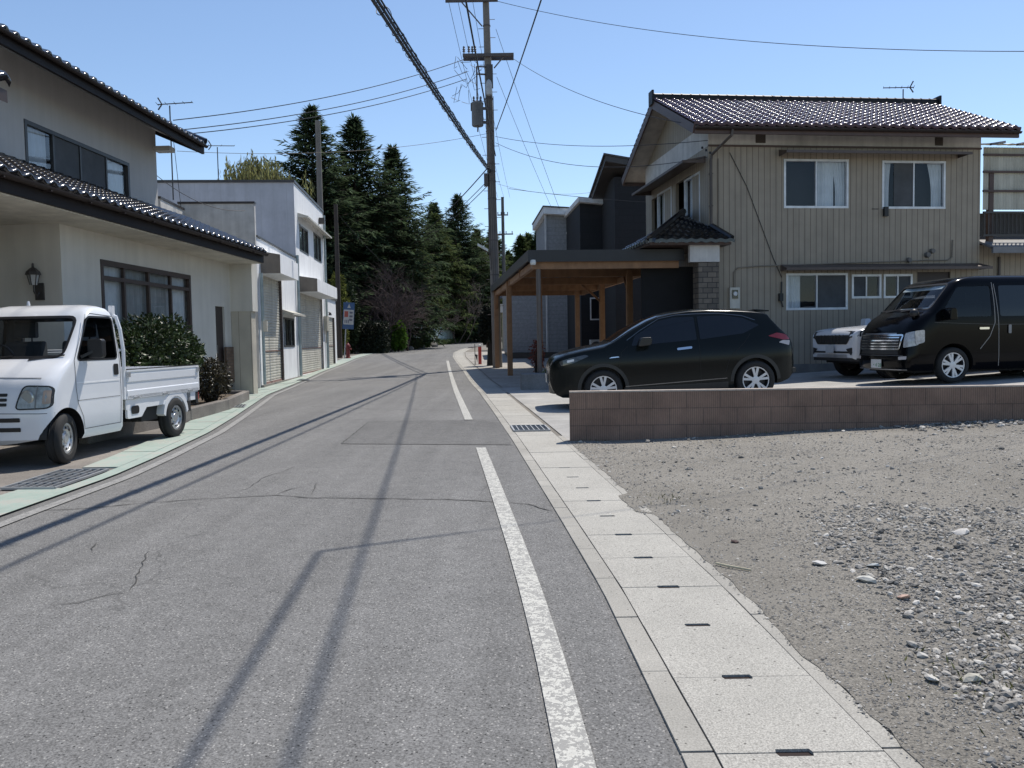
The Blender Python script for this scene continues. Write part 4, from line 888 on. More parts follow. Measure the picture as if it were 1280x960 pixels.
mb = MB(); mb.lathe([(0, 0), (.10, .05), (.13, .2), (.13, .45), (.09, .6), (0, .68)], 14, 'z', (lx_(-.72, 0), -.33, 10.95)); mb.obj('clear_cover', M('cover_grey', (.36, .38, .40), .4), UPO)
mb = MB()
for q in range(34):
    z = 2.2 + q * .36; s_ = 1 if q % 2 else -1
    mb.tube([(px_(z) + s_ * .1, 0, z), (px_(z) + s_ * .34, 0, z)], .012, 5)
mb.obj('step_bolts', ARM, UPO)
mb = MB()
for z in (9.6, 8.3, 8.0, 7.6, 6.9, 5.2, 3.8, 10.9, 13.8): mb.lathe([(.21 - z * .004, 0), (.21 - z * .004, .05)], 14, 'z', (px_(z), 0, z))
for q in range(5): mb.tube([(px_(8) + .17 * math.cos(q * .5 + 3.6), .17 * math.sin(q * .5 + 3.6), 11.0), (px_(6) + .19 * math.cos(q * .5 + 3.6), .19 * math.sin(q * .5 + 3.6), 4.5 - q * .5)], .014, 5)
mb.box(px_(8) - .3, px_(8) - .14, -.2, -.05, 7.4, 7.9); mb.obj('bands_and_drops', ARM, UPO)
mb = MB(); mb.tube([(px_(4.7) - .1, -.05, 4.62), (-.45, -.35, 4.8)], .022, 6); lmp = mb.obj('lamp_arm', ARM, UPO)
mb = MB(); mb.prism([(-.72, -.55, 4.98), (-.72, -.35, 4.98), (-.30, -.3, 4.74), (-.30, -.5, 4.74)], (.015, 0, .09)); mb.obj('lamp_head', M('lamp_white', (.7, .7, .66), .3), lmp)
mb = MB()                                              # tangle of jumper wires below the crossarm
rr = random.Random(5)
for q in range(16):
    a = Vector((lx_(rr.uniform(-2.2, -1.0), 0), -.3 + rr.uniform(-.2, .2), rr.uniform(11.2, 12.5))); c2 = a + Vector((rr.uniform(-.5, .5), 0, rr.uniform(-.6, -.1)))
    mid = (a + c2) / 2 + Vector((rr.uniform(-.2, .2), 0, -rr.uniform(.1, .4))); mb.tube([a, a.lerp(mid, .6), mid, mid.lerp(c2, .5), c2], .009, 4)
mb.obj('jumper_wires', G['cable'], UPO)

def cable(label, a, b2, sag=.3, r=.012, group='overhead cables', n=24, name='overhead_cable', m=None):
    a, b2 = Vector(a), Vector(b2); P = [a.lerp(b2, i / n) - Vector((0, 0, 4 * sag * (i / n) * (1 - i / n))) for i in range(n + 1)]
    mb = MB(); mb.tube(P, r, 5); o = mb.obj(name, m or G['cable'], smooth=60); tag(o, label, 'cable', group); return o, P
# thick wrapped bundle passing over the road towards the camera
def bundle():
    a, b2 = Vector((-.75, 33.8, 8.15)), Vector((-2.2, -6, 4.0)); P = []; n = 60
    for i in range(n + 1):
        f = i / n; P.append(a.lerp(b2, f) - Vector((0, 0, 4 * .2 * f * (1 - f)))) 
    t = thing('cable_bundle', 'thick black spiral wrapped cable bundle running from the pole up to the top left', 'cable bundle', (0, 0, 0))
    MB().tube(P, .012, 5).obj('messenger_wire', G['cable'], t)
    for k2, (dx, dz, r) in enumerate(((-.03, -.05, .02), (.03, -.06, .022), (0, -.10, .026), (.05, -.02, .014))):
        MB().tube([p + Vector((dx, 0, dz)) for p in P], r, 6).obj('cable', G['cable'], t)
    mb = MB(); Q = []; m2 = 1500
    for i in range(m2 + 1):
        f = i / m2; q = f * n; i0 = min(int(q), n - 1); p = P[i0].lerp(P[i0 + 1], q - i0); an = f * 2 * PI * 95 + 1.6 * math.sin(f * 61) + 1.1 * math.sin(f * 173)
        Q.append(p + Vector(((.062 + .02 * math.sin(f * 211)) * math.cos(an), 0, -.05 + (.075 + .02 * math.sin(f * 157)) * math.sin(an))))
    mb.tube(Q, .0065, 4); mb.obj('spiral_wrap', G['cable'], t)
bundle()
P0 = (-.47, 33.85)
cable('straight black cable rising from the pole to the top edge right of the pole', (-.47, 33.8, 9.72), (2.35, -4, 7.2), .35, .017)
cable('second black cable climbing steeply beside the pole above the wrapped bundle', (-.5, 33.8, 8.7), (-.95, -6, 6.6), .35, .02)
cable('thin service wire crossing high over the road near the camera', (.79, 7.9, 6.5), (9, 12.55, 8.5), .1, [.016] * 3 + [.006] * 22)
cable('thick low cable over the near road, left of centre', (.79, 7.9, 6.5), (1.74, -6, 6.6), .1, .017)
for i2, (x, lab) in enumerate(((-2.33, 'outermost left high voltage wire leaving the top crossarm'), (-1.95, 'middle high voltage wire leaving the top crossarm'), (-1.35, 'inner high voltage wire leaving the top crossarm'))):
    cable(lab, (x, 33.8, 15.15), (x + .6 - i2 * .1, -6, 14.8), .5, .012, 'high voltage wires over the road')
    cable(lab.replace('leaving', 'descending behind') + ' towards the forest', (x, 33.8, 15.1), (-.9 + i2 * .5, 70, 13.2), .5, .01, 'high voltage wires to the far pole')
for (za, zb, yb, lab) in ((12.55, 7.25, 22.3, 'upper of three wires from the pole to the stucco house eave'), (12.02, 6.95, 22.2, 'middle of three wires from the pole to the stucco house eave'), (11.75, 6.8, 22.1, 'lowest of three wires from the pole to the stucco house eave')):
    cable(lab, (-1.6, 33.7, za), (-8.9, yb, zb), .3, .013, 'wires to the stucco house')
cable('long thin wire from the left antenna past the trees to the pole', (-10.3, 26.0, 7.3), (-.8, 33.8, 9.6), .35, .008)
cable('high wire running from the pole top to the right edge', (-.3, 33.9, 14.85), (13.2, 19.6, 7.75), .55, .01)
cable('wire sagging from the lower crossarm towards the right house', (.3, 34, 12.6), (4.6, 20.6, 6.45), .35, .009)
cable('upper thin wire from the pole to the siding house gable', (-.5, 33.9, 9.5), (4.95, 20.7, 6.1), .25, .009, 'wires to the siding house')
cable('lower thin wire from the pole to the siding house gable', (-.5, 33.9, 9.25), (4.95, 20.75, 5.7), .55, .009, 'wires to the siding house')
cable('faint wire from the pole crossing low to the dark house', (-.45, 33.9, 7.6), (3.9, 36, 7.6), .25, .006)
cable('wire from the low roof pipe across the siding house wall', (.0, 33.9, 7.4), (9.5, 21.4, 4.45), .2, .009)
cable('guy like wire descending from pole to grey house roof', (-.4, 34, 13.8), (2.6, 41.8, 7.6), .1, .009, 'wires to the grey house')
cable('second wire with small splice descending to the grey house roof', (-.4, 34, 11.9), (2.2, 41.8, 7.7), .1, .008, 'wires to the grey house')
for za, zb, xx, r, lab in ((8.25, 9.3, -9.5, .024, 'thickest cable from the pole disappearing into the conifers'), (7.75, 9.0, -9.6, .016, 'middle cable from the pole disappearing into the conifers'), (7.55, 8.7, -9.7, .016, 'lowest cable from the pole disappearing into the conifers')):
    cable(lab, (-.85, 34, za), (xx, 70, zb), .55, r, 'cables into the forest')
cable('wire sloping from the brown pole down through the bare shrubs', (-9.4, 46, 8.3), (-6.4, 60, 4.4), .3, .012)
cable('slack wire from the stucco house to the parapet', (-8.6, 19.4, 5.6), (-7.2, 22.7, 4.9), .35, .008)
cable('drooping antenna lead hanging below the stucco house eave', (-9.05, 22.55, 7.3), (-8.9, 22.6, 5.0), .0, .008)
def simple_pole(label, x, y, z1, r0, r1, m, extras=()):
    t = thing('utility_pole', label, 'utility pole', (x, y, tz(x, y) - .05)); z0 = tz(x, y)
    MB().tube([(0, 0, 0), (0, 0, z1 - z0)], [r0, r1], 12).obj('pole', m, t, smooth=50)
    for (za, w) in extras:
        mb = MB().box(-w / 2, w / 2, -.12, -.05, za - z0, za - z0 + .1); a = mb.obj('crossarm', ARM, t)
        for q in (-.45, -.15, .15, .45): MB().lathe([(0, .2), (.05, .18), (.03, .1), (.05, .05), (0, 0)], 8, 'z', (q * w, -.08, za - z0 + .1)).obj('insulator', M('insulator_dark', (.09, .09, .10), .35), a)
    return t
simple_pole('pale bare pole rising behind the white shutter building', -9.52, 42, 12.45, .17, .13, PC_)
simple_pole('weathered brown pole beside the roadside sign at the shutter building end', -9.57, 46, 8.95, .15, .11, M('brown_wood_pole', (.06, .045, .036), .85, streak=.4))
simple_pole('slim dark pole standing by the roadside fence in front of the forest', -6.9, 65, 6.1, .1, .07, M('brown_wood_pole', (.11, .08, .06), .85))
simple_pole('distant pole with two crossarms seen just right of the main pole', -.53, 70, 13.3, .17, .12, M('pole_far', (.10, .095, .095), .85), ((11.75, .9), (10.15, 1.7)))

# ------------------------------------------------------------------ roadside furniture
sg = thing('roadside_sign', 'tilted white and blue notice board with red panel on a post by the hydrant', 'sign', (-9.0, 45, tz(-9, 45)), .12)
zb = 2.0 - tz(-9, 45); sg.rotation_euler = (0, .07, .12); sg.rotation_euler = (0, .07, .12)
MB().tube([(-.12, .03, 0), (-.12, .03, zb + 1.5)], .03, 8).obj('post', G['galv'], sg)
mb = MB().box(-.3, .3, -.02, .02, zb, zb + 1.45); bd = mb.obj('board', M('sign_blue', (.03, .08, .18), .5), sg)
mb = MB().box(-.26, .28, -.03, -.021, zb + .25, zb + 1.05); mb.obj('white_panel', M('sign_white', (.42, .42, .40), .5), bd)
mb = MB(); mb.box(-.22, -.02, -.035, -.031, zb + .65, zb + .97); mb.obj('red_panel', M('sign_red', (.33, .07, .05), .5), bd)
mb = MB()
for q in range(3): mb.box(.05, .22, -.035, -.031, zb + .45 + q * .2, zb + .55 + q * .2)
for q in range(3): mb.box(-.2 + q * .09, -.15 + q * .09, -.035, -.031, zb + .32, zb + .5)
mb.obj('grey_marks', M('sign_marks', (.12, .12, .16), .5), bd); mb = MB().prism([(-.08, -.03, zb + 1.15), (.1, -.03, zb + 1.15), (.01, -.03, zb + 1.38)], (0, .005, 0)); mb.obj('white_mark', M('sign_white', (.42, .42, .40), .5), bd)
HR = M('hydrant_red', (.17, .02, .018), .5)
hy = thing('fire_hydrant', 'small dark red fire hydrant on the gravel beyond the shutter building', 'fire hydrant', (-9.0, 45.4, tz(-9, 45.4)))
mb = MB().lathe([(0, 0), (.16, 0), (.16, .06), (.11, .08), (.10, .62), (.14, .64), (.14, .70), (.10, .78), (.04, .84), (.04, .9), (0, .9)], 16, 'z'); mb.obj('barrel', HR, hy, smooth=40)
mb = MB().tube([(-.2, 0, .52), (.2, 0, .52)], .055, 10); mb.tube([(0, -.18, .5), (0, .1, .5)], .06, 10); mb.obj('outlet', HR, hy)
bo = thing('red_bollard', 'slim red post standing by the kerb left of the dark clipped shrub', 'bollard', (-1.42, 37, tz(-1.4, 37) - .02))
MB().tube([(0, 0, 0), (0, 0, .86)], .075, 12).obj('post', M('bollard_red', (.5, .06, .045), .45), bo); MB().lathe([(.078, 0), (.078, .07), (0, .1)], 12, 'z', (0, 0, .82)).obj('cap', M('bollard_white', (.6, .58, .55), .4), bo)
bk = thing('marker_stake', 'thin dark stake with small black flag by the kerb beside the red post', 'stake', (-1.62, 36.6, tz(-1.6, 36.6) - .02))
MB().tube([(0, 0, 0), (0, 0, .95)], .018, 6).obj('rod', G['dark_metal'], bk); MB().prism([(.0, -.02, .5), (.12, -.02, .48), (.1, -.02, .12)], (0, .01, 0)).obj('flag', G['dark_metal'], bk)
# chain link fence on the bank
FM = M('fence_blue_green', (.42, .52, .53), .5, .1)
def fence(name, a, b2, h, label, n):
    t = thing(name, label, 'fence', (0, 0, 0)); a, b2 = Vector(a), Vector(b2)
    for i2 in range(n + 1):
        p = a.lerp(b2, i2 / n); MB().tube([p, p + Vector((0, 0, h))], .035, 8).obj('post', FM, t)
    mb = MB(); mb.tube([a + Vector((0, 0, h)), b2 + Vector((0, 0, h))], .025, 6); mb.tube([a + Vector((0, 0, .1)), b2 + Vector((0, 0, .1))], .02, 6); mb.obj('rail', FM, t)
    mb = MB(); L2 = (b2 - a).length; d = (b2 - a) / L2; k2 = 0; st = .14
    while k2 * st < L2 + h:
        for sg_ in (1, -1):
            s0 = k2 * st - (h if sg_ > 0 else 0); s1 = s0 + sg_ * h if sg_ > 0 else s0 - h
            z0, z1 = 0, h
            lo, hi = min(s0, s1), max(s0, s1)
            if lo < 0 or hi > L2: continue
            mb.bar(a + d * s0 + Vector((0, 0, z0)), a + d * s1 + Vector((0, 0, z1)), .026, .026)
        k2 += 1
    mb.obj('wire_mesh', FM, t)
fence('mesh_fence', (-7.95, 64, 1.0), (-5.4, 92, 1.2), 1.5, 'blue green wire mesh fence along the road edge below the forest', 9)
dc = thing('notice_post', 'small white notice plate on a post behind the mesh fence', 'sign', (-6.2, 90, 1.1)); MB().tube([(0, 0, 0), (0, 0, 2.4)], .04, 6).obj('post', G['galv'], dc); MB().box(-.2, .2, -.06, -.03, 1.45, 2.35).obj('plate', M('sign_white', (.42, .42, .40), .5), dc)
# planter kerb under the hedge
pk = thing('planter', 'low concrete kerbed planter bed below the camellia hedge', 'planter', (0, 0, 0))
mb = MB()
pts = [(-5.55, 10.6), (-5.35, 13.5), (-5.45, 15.6), (-5.95, 18.4)]
for a, b2 in zip(pts, pts[1:]): mb.bar((a[0], a[1], .1), (b2[0], b2[1], .1), .14, .24)
mb.bar((-5.98, 18.4, .1), (-7.0, 18.6, .1), .14, .24); mb.obj('kerb', concrete('planter_concrete', (.22, .20, .18), .6, 70, .4), pk, bevel=.015)
mb = MB(); mb.face([(-5.6, 10.6, .15), (-5.4, 13.5, .15), (-5.5, 15.6, .15), (-6.0, 18.35, .15), (-7.0, 18.55, .15), (-7.25, 10.6, .15)]); mb.obj('soil', M('soil_brown', (.10, .075, .05), .95, bmp=.6, scale=20), pk)

# ------------------------------------------------------------------ vegetation
def leaf(mb, p, d, n, l, w):
    d = d.normalized(); s_ = d.cross(n); 
    if s_.length < 1e-3: s_ = d.cross(Vector((1, 0, 0)))
    s_.normalize(); i = len(mb.v); k2 = s_.cross(d) * (w * .18)
    mb.v += [tuple(p), tuple(p + d * l * .45 + s_ * w / 2 - k2), tuple(p + d * l), tuple(p + d * l * .45 - s_ * w / 2 - k2)]; mb.f.append((i, i + 1, i + 2, i + 3))
def rv(R): 
    while True:
        v = Vector((R.uniform(-1, 1), R.uniform(-1, 1), R.uniform(-1, 1)))
        if .01 < v.length < 1: return v.normalized()
BARK = M('bark_dark', (.055, .042, .033), .95, bmp=.6, scale=8)
def conifer_mesh(seed, H, Rb, drop=.35, dens=1.0, bare=.1, tiers=None, spray=.42, droop=.3, ragged=.25):
    R = random.Random(seed); mb = MB(); tk = MB()
    tk.tube([(0, 0, 0), (R.uniform(-.1, .1), R.uniform(-.1, .1), H * .5), (0, 0, H)], [H * .016 + .05, H * .009 + .03, .015], 8)
    nt_ = tiers or int(H * 2.3); z = H * bare
    for k2 in range(nt_):
        f = k2 / (nt_ - 1); z = H * (bare + (1 - bare) * f * .995); rad = Rb * (1 - f) ** 1.0 * (.75 + .25 * min(1, f * 5)) + .12; rad = min(rad, 3.6 + .9 * (1 - f))
        nb = max(4, int((6 + 3 * (1 - f)) * dens)); a0 = R.uniform(0, 6.28)
        for j in range(nb):
            a = a0 + 6.283 * j / nb + R.uniform(-.3, .3); L = rad * R.uniform(1 - ragged * 1.6, 1 + ragged * .6)
            d = Vector((math.cos(a), math.sin(a), 0)); up0 = R.uniform(.0, .25) + .55 * f ** 2; P = []
            m2 = max(3, int(L / .45))
            for q in range(m2 + 1):
                t_ = q / m2; P.append(Vector((0, 0, z + R.uniform(-.05, .05))) + d * (L * t_) + Vector((0, 0, L * (up0 * t_ - (droop + .1 * R.random()) * t_ * t_ + .12 * t_ ** 3))))
            if L > .8: tk.tube([P[0], P[m2 // 2], P[-1]], [.012 + L * .012, .01 + L * .006, .006], 4, False)
            for q in range(1, m2 + 1):
                p = P[q]; dd = (P[q] - P[q - 1]).normalized(); sd = Vector((-d.y, d.x, 0)); w_ = (.30 + .55 * (1 - q / m2)) * min(1, L / 1.5)
                for c2 in range(int(6 * dens) + 1):
                    side = R.choice((-1, 1)); off = dd * R.uniform(-.4, .15) + sd * side * R.uniform(0, w_) + Vector((0, 0, R.uniform(-.12, .06)))
                    dr = (dd * R.uniform(.3, 1) + sd * side * R.uniform(.2, 1.0) + Vector((0, 0, -drop * R.uniform(.2, 1.5)))).normalized()
                    leaf(mb, p + off, dr, Vector((R.uniform(-.5, .5), R.uniform(-.5, .5), 1)), spray * R.uniform(.6, 1.3), spray * R.uniform(.16, .34))
    for c2 in range(14): leaf(mb, Vector((0, 0, H * R.uniform(.94, 1.0))), Vector((R.uniform(-.6, .6), R.uniform(-.6, .6), .8)), Vector((0, 1, 0)), .35, .1)
    return mb, tk
FIR = leafmat('fir_needles', (.064, .094, .048), .6, .8, .35, .05); CEDG = leafmat('cedar_green', (.11, .125, .035), .6, .8, .4, .05); CEDD = leafmat('cedar_dark', (.092, .122, .044), .6, .8, .4, .05)
def tree_from(meshes, label, cat, name, x, y, s=1, rz=0, group=None, z=None, mat_=None, sz=None):
    t = thing(name, label, cat, (x, y, (tz(x, y) if z is None else z) - .1), rz, group); t.scale = (s, s, sz or s)
    for nm, me in meshes:
        o = bpy.data.objects.new(nm, me); COL.objects.link(o); o.parent = t
    return t
def mk(seed, fm, **kw):
    a, b2 = conifer_mesh(seed, **kw); o = a.obj('crown', fm); p = b2.obj('trunk', BARK); r = [('crown', o.data), ('trunk', p.data)]
    bpy.data.objects.remove(o); bpy.data.objects.remove(p); return r
F1 = mk(11, FIR, H=16, Rb=8.2, dens=1.8, droop=.22, drop=.3, ragged=.3, spray=.55, bare=.04); F2 = mk(12, FIR, H=16, Rb=7.8, dens=1.7, droop=.16, drop=.35, ragged=.35, spray=.55, bare=.04)
F3 = mk(13, CEDD, H=15, Rb=8.0, dens=1.9, bare=.13, droop=.35, drop=.5, ragged=.35, spray=.55); F4 = mk(14, CEDG, H=13, Rb=6.4, dens=1.9, droop=.42, drop=.6, ragged=.4, spray=.5, bare=.17)
F5 = mk(15, CEDD, H=14, Rb=4.6, dens=1.9, droop=.3, drop=.4, ragged=.5, spray=.6, bare=.25)
FG = 'tall conifers on the left of the road'
for ms, x, y, h, lab, rz, s in (
    (F1, -13.1, 56, 16.0, 'leftmost tall dark fir with a pointed tip behind the pale pole', 0, 1.0), (F2, -11.0, 60, 16.0, 'second tall fir with open upper branches right of the leftmost fir', 1, 1.02),
    (F2, -8.7, 63, 14.4, 'third fir with a narrow spire nearest the gap of sky', 2.2, .93), (F3, -11.6, 63, 11, 'broad dark cedar in front of the second fir', 1.3, .82),
    (F4, -11.2, 71, 10.5, 'olive green drooping cedar leaning over the road bend', .4, .88), (F3, -10.6, 76, 12.5, 'dark cedar filling the middle behind the olive cedar', 3.1, .92),
    (F3, -7.4, 83, 10, 'dark cedar standing just behind the far end of the mesh fence', 4.4, .84),
    (F4, -9.9, 80, 10, 'yellow green cedar above the mesh fence', 2.0, .82), (F3, -12.9, 64, 12, 'dark cedar hidden between the two tallest firs', 5.0, .85), (F3, -14.8, 60, 10, 'low dark cedar behind the white building roof', 2.5, .7)):
    tree_from(ms, lab, 'tree', 'conifer_tree', x, y, s, rz, FG, tz(x, y) + .3)
FG2 = 'distant conifers beyond the bend'
for ms, x, y, lab, rz, s in ((F1, -8.3, 92, 'distant spire left of the gap above the bend', .5, .95), (F2, -5.4, 88, 'tallest distant conifer beyond the bend', 2.5, .96), (F3, -6.6, 95, 'dark distant cedar under the two far spires', 1.2, .9), (F3, -3.6, 92, 'distant cedar just left of the main pole', 4, .82),
    (F5, -2.0, 100, 'ragged distant cedar behind the main pole', 1, .95), (F5, 1.4, 104, 'distant feathery cedar left of the grey house', 2, .93), (F5, 3.6, 103, 'distant feathery cedar touching the grey house roof', 3.4, .97), (F5, 2.5, 108, 'distant bushy cedar between the two feathery ones', 1.4, .98), (F3, 4.6, 112, 'broad distant cedar low behind the grey house edge', 2.4, .85), (F5, 6.2, 108, 'distant cedar mostly hidden behind the grey house', .2, .9), (F3, -.2, 112, 'dark cedar low behind the main pole', 0, .8), (F3, -4.6, 102, 'low dark cedar closing the road end', 2, .78), (F4, -2.4, 96, 'dark bushy cedar at the end of the road', 2, .55), (F3, 2.6, 112, 'dark cedar below the feathery ones', 1, .72)):
    tree_from(ms, lab, 'tree', 'conifer_tree', x, y, s, rz, FG2, 1.2)
# understory wood: dark mass nobody could count
R = random.Random(3); mb = MB()
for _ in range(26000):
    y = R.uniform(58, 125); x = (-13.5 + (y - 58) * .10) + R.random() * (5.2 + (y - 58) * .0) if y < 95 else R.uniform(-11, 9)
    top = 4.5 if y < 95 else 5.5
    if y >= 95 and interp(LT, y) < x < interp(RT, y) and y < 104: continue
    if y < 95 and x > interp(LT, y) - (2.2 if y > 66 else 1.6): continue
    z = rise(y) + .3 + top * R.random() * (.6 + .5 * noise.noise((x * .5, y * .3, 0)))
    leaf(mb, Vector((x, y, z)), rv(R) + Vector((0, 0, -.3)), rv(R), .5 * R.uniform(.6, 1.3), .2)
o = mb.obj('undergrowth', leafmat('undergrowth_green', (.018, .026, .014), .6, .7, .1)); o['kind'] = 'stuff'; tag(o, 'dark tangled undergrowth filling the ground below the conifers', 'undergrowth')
mb = MB()
for _ in range(1800):
    y = R.uniform(66, 93); x = interp(LT, y) - .1 - R.random() * 1.1; leaf(mb, Vector((x, y, rise(y) + R.uniform(.0, .35))), rv(R) + Vector((0, 0, 1)), rv(R), .3, .1)
o = mb.obj('verge_grass', leafmat('verge_green', (.07, .10, .03), .5, .7, .3)); o['kind'] = 'stuff'; tag(o, 'green weeds along the road edge under the mesh fence', 'grass')
def shrub(name, label, cat, c, rad, n, l, w, m, seed, trunk_h=.3, shape='blob', group=None, twigs=12, tm=None):
    R = random.Random(seed); t = thing(name, label, cat, (c[0], c[1], c[2]), 0, group); mb = MB()
    for _ in range(n):
        while True:
            p = Vector((R.uniform(-1, 1), R.uniform(-1, 1), R.uniform(-1, 1)))
            q = p.length if shape == 'blob' else max(abs(p.x), abs(p.y), abs(p.z))
            lim = 1 + .28 * noise.noise((p.x * 2.2 + seed, p.y * 2.2, p.z * 2.2)) + .15 * noise.noise((p.x * 6 + seed, p.y * 6, p.z * 6)) - .1 if shape == 'blob' else 1
            if q < lim and R.random() < .25 + .75 * (q / max(lim, .01)) ** 2: break
        n_ = p.normalized(); pos = Vector((p.x * rad[0], p.y * rad[1], rad[2] + p.z * rad[2] + trunk_h * .3))
        leaf(mb, pos, (n_ * .8 + rv(R)), rv(R) + n_, l * R.uniform(.6, 1.35), w * R.uniform(.7, 1.3))
    mb.obj('foliage', m, t)
    tk = MB()
    for _ in range(twigs):
        a = R.uniform(0, 6.28); e = Vector((math.cos(a) * rad[0] * .8 * R.random(), math.sin(a) * rad[1] * .8 * R.random(), rad[2] * R.uniform(.9, 1.75))); s0 = Vector((e.x * .25, e.y * .25, -.05)); tk.tube([s0, s0.lerp(e, .5) + rv(R) * .06, e], [.022, .015, .006], 5, False)
    tk.obj('stems', tm or BARK, t); return t
CAM = leafmat('camellia_leaf', (.035, .055, .018), .55, .4, .1, .3); 
shrub('camellia_hedge', 'glossy dark green camellia hedge between the white truck bed and the stucco house', 'hedge', (-6.0, 13.9, .1), (.55, 1.75, .80), 13000, .085, .045, CAM, 4, .3, twigs=40)
shrub('camellia_hedge', 'small low glossy bush at the right end of the camellia hedge', 'bush', (-5.75, 15.75, .1), (.33, .5, .42), 2000, .08, .04, leafmat('camellia_red', (.055, .045, .022), .5, .35, .1, .5), 5, .2, twigs=14)
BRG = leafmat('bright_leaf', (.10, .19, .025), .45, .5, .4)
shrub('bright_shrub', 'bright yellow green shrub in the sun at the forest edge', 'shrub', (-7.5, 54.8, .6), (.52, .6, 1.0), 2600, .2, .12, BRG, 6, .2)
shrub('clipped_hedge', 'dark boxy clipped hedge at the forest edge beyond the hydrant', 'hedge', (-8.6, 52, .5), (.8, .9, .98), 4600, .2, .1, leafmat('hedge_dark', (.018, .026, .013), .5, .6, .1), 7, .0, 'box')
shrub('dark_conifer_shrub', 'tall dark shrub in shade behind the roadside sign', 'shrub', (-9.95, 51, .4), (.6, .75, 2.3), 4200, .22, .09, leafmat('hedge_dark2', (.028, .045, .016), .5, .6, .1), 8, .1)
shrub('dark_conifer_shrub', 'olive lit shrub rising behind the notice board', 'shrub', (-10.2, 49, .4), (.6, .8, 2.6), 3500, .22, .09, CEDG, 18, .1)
shrub('clipped_shrub', 'black looking dense shrub on a dark stem at the kerb left of the carport', 'shrub', (-1.02, 35.6, tz(-1, 35.6) + .85), (.34, .4, .86), 5200, .12, .06, leafmat('shrub_black', (.012, .017, .010), .5, .7, .05), 9, .1)
sb = [o for o in bpy.data.objects if o.get('label', '').startswith('black looking dense')][0]
MB().tube([(.1, 0, -.95), (.16, 0, .4), (.1, 0, 1.2)], [.17, .13, .06], 10).obj('trunk', M('trunk_black', (.016, .014, .012), .9), sb)
shrub('rock_garden_plants', 'low mixed plants on the stony bank beside the dark clipped hedge', 'plants', (-7.3, 60.6, .68), (.95, .5, .36), 1500, .16, .08, leafmat('bank_green', (.075, .095, .035), .5, .7, .2), 10, 0)
shrub('rock_garden_plants', 'green tuft of plants at the foot of the slim dark pole', 'plants', (-6.75, 63.5, .78), (.6, .5, .4), 1000, .18, .07, leafmat('bank_green2', (.075, .12, .03), .5, .7, .2), 19, 0)
for i2, (x, y, z, r, lab) in enumerate(((-7.9, 59.2, .72, .42, 'largest grey boulder of the stony bank'), (-7.3, 59.6, .72, .36, 'middle grey boulder of the stony bank'), (-6.75, 61.0, .74, .33, 'right grey boulder of the stony bank'), (-6.3, 67.5, .95, .4, 'dark boulder at the foot of the fence'))):
    mb = MB(); rock(mb, 0, 0, 0, r, .75); o = mb.obj('boulder', M('boulder_grey', (.16, .15, .135), .95, bmp=.7, bscale=9), smooth=30); o.location = (x, y, z); tag(o, lab, 'boulder', 'boulders on the bank')
shrub('nandina_shrub', 'slender red leaved shrub behind the steel carport post', 'shrub', (.83, 26.5, tz(.8, 26.5)), (.24, .24, .52), 420, .10, .045, leafmat('nandina_red', (.20, .055, .04), .5, .5, .3), 11, .7, twigs=16)
shrub('yard_plant', 'small yellow green yard plant in front of the dark car bonnet', 'plant', (1.35, 24.6, tz(1.3, 24.6)), (.38, .3, .26), 900, .1, .05, leafmat('yard_green', (.12, .17, .04), .5, .5, .35), 12, .0)
mb = MB(); R = random.Random(77)
for cx, cy, n, sp in ((1.95, 2.75, 90, .22), (1.6, 2.9, 40, .12), (2.3, 3.1, 60, .25), (1.15, 6.2, 40, .15), (3.2, 9.78, 60, .5), (5.6, 9.6, 70, .6), (1.0, 9.8, 30, .15), (2.7, 4.0, 40, .2)):
    for _ in range(n):
        x, y = cx + R.gauss(0, sp), min(9.85, cy + R.gauss(0, min(sp, .15)))
        if x < edge(y) + .03: continue
        leaf(mb, Vector((x, y, gz(x, y))), Vector((R.uniform(-.8, .8), R.uniform(-.8, .8), R.uniform(.3, 1))), rv(R), R.uniform(.015, .05), .007)
o = mb.obj('weeds', leafmat('weed_green', (.11, .12, .045), .5, .7, .3)); o['kind'] = 'stuff'; tag(o, 'sparse dry green weeds between the pebbles and at the wall foot', 'weeds')
# pebbled yard behind the carport
sheet('pebble_yard', concrete('yard_gravel', (.33, .31, .28), .9, 30, .25), lambda y: RX(y) + .7, lambda y: 9, 21.5, 50, .014, 8)
# willow behind the white building
def willow():
    R = random.Random(21); t = thing('willow_tree', 'pale yellow green willow tree with hanging shoots behind the white building', 'tree', (-15.2, 51, .5)); mb = MB(); tk = MB()
    tk.tube([(0, 0, 0), (.1, 0, 4), (0, .1, 7)], [.35, .28, .2], 10)
    for j in range(46):
        a = R.uniform(0, 6.28); r = R.uniform(.2, 2.5); top = Vector((math.cos(a) * r, math.sin(a) * r, R.uniform(10.3, 12.4) - r * .45)); tk.tube([(0, 0, R.uniform(4, 7)), Vector((math.cos(a) * r * .5, math.sin(a) * r * .5, 8.5)), top - Vector((0, 0, 1.2))], [.12, .06, .02], 5, False)
        for s_ in range(60):
            p = top + Vector((R.uniform(-.8, .8), R.uniform(-.8, .8), R.uniform(-2.5, .5))); L = R.uniform(.8, 2.4); tk.tube([p, p + Vector((R.uniform(-.1, .1), 0, -L))], .008, 3, False)
            q = 0
            while q < L: leaf(mb, p + Vector((R.uniform(-.06, .06), R.uniform(-.06, .06), -q)), Vector((R.uniform(-.5, .5), R.uniform(-.5, .5), -1)), rv(R), R.uniform(.2, .42), .09); q += .16
    mb.obj('crown', leafmat('willow_leaf', (.27, .27, .11), .4, .6, .45), t); tk.obj('trunk', BARK, t)
willow()
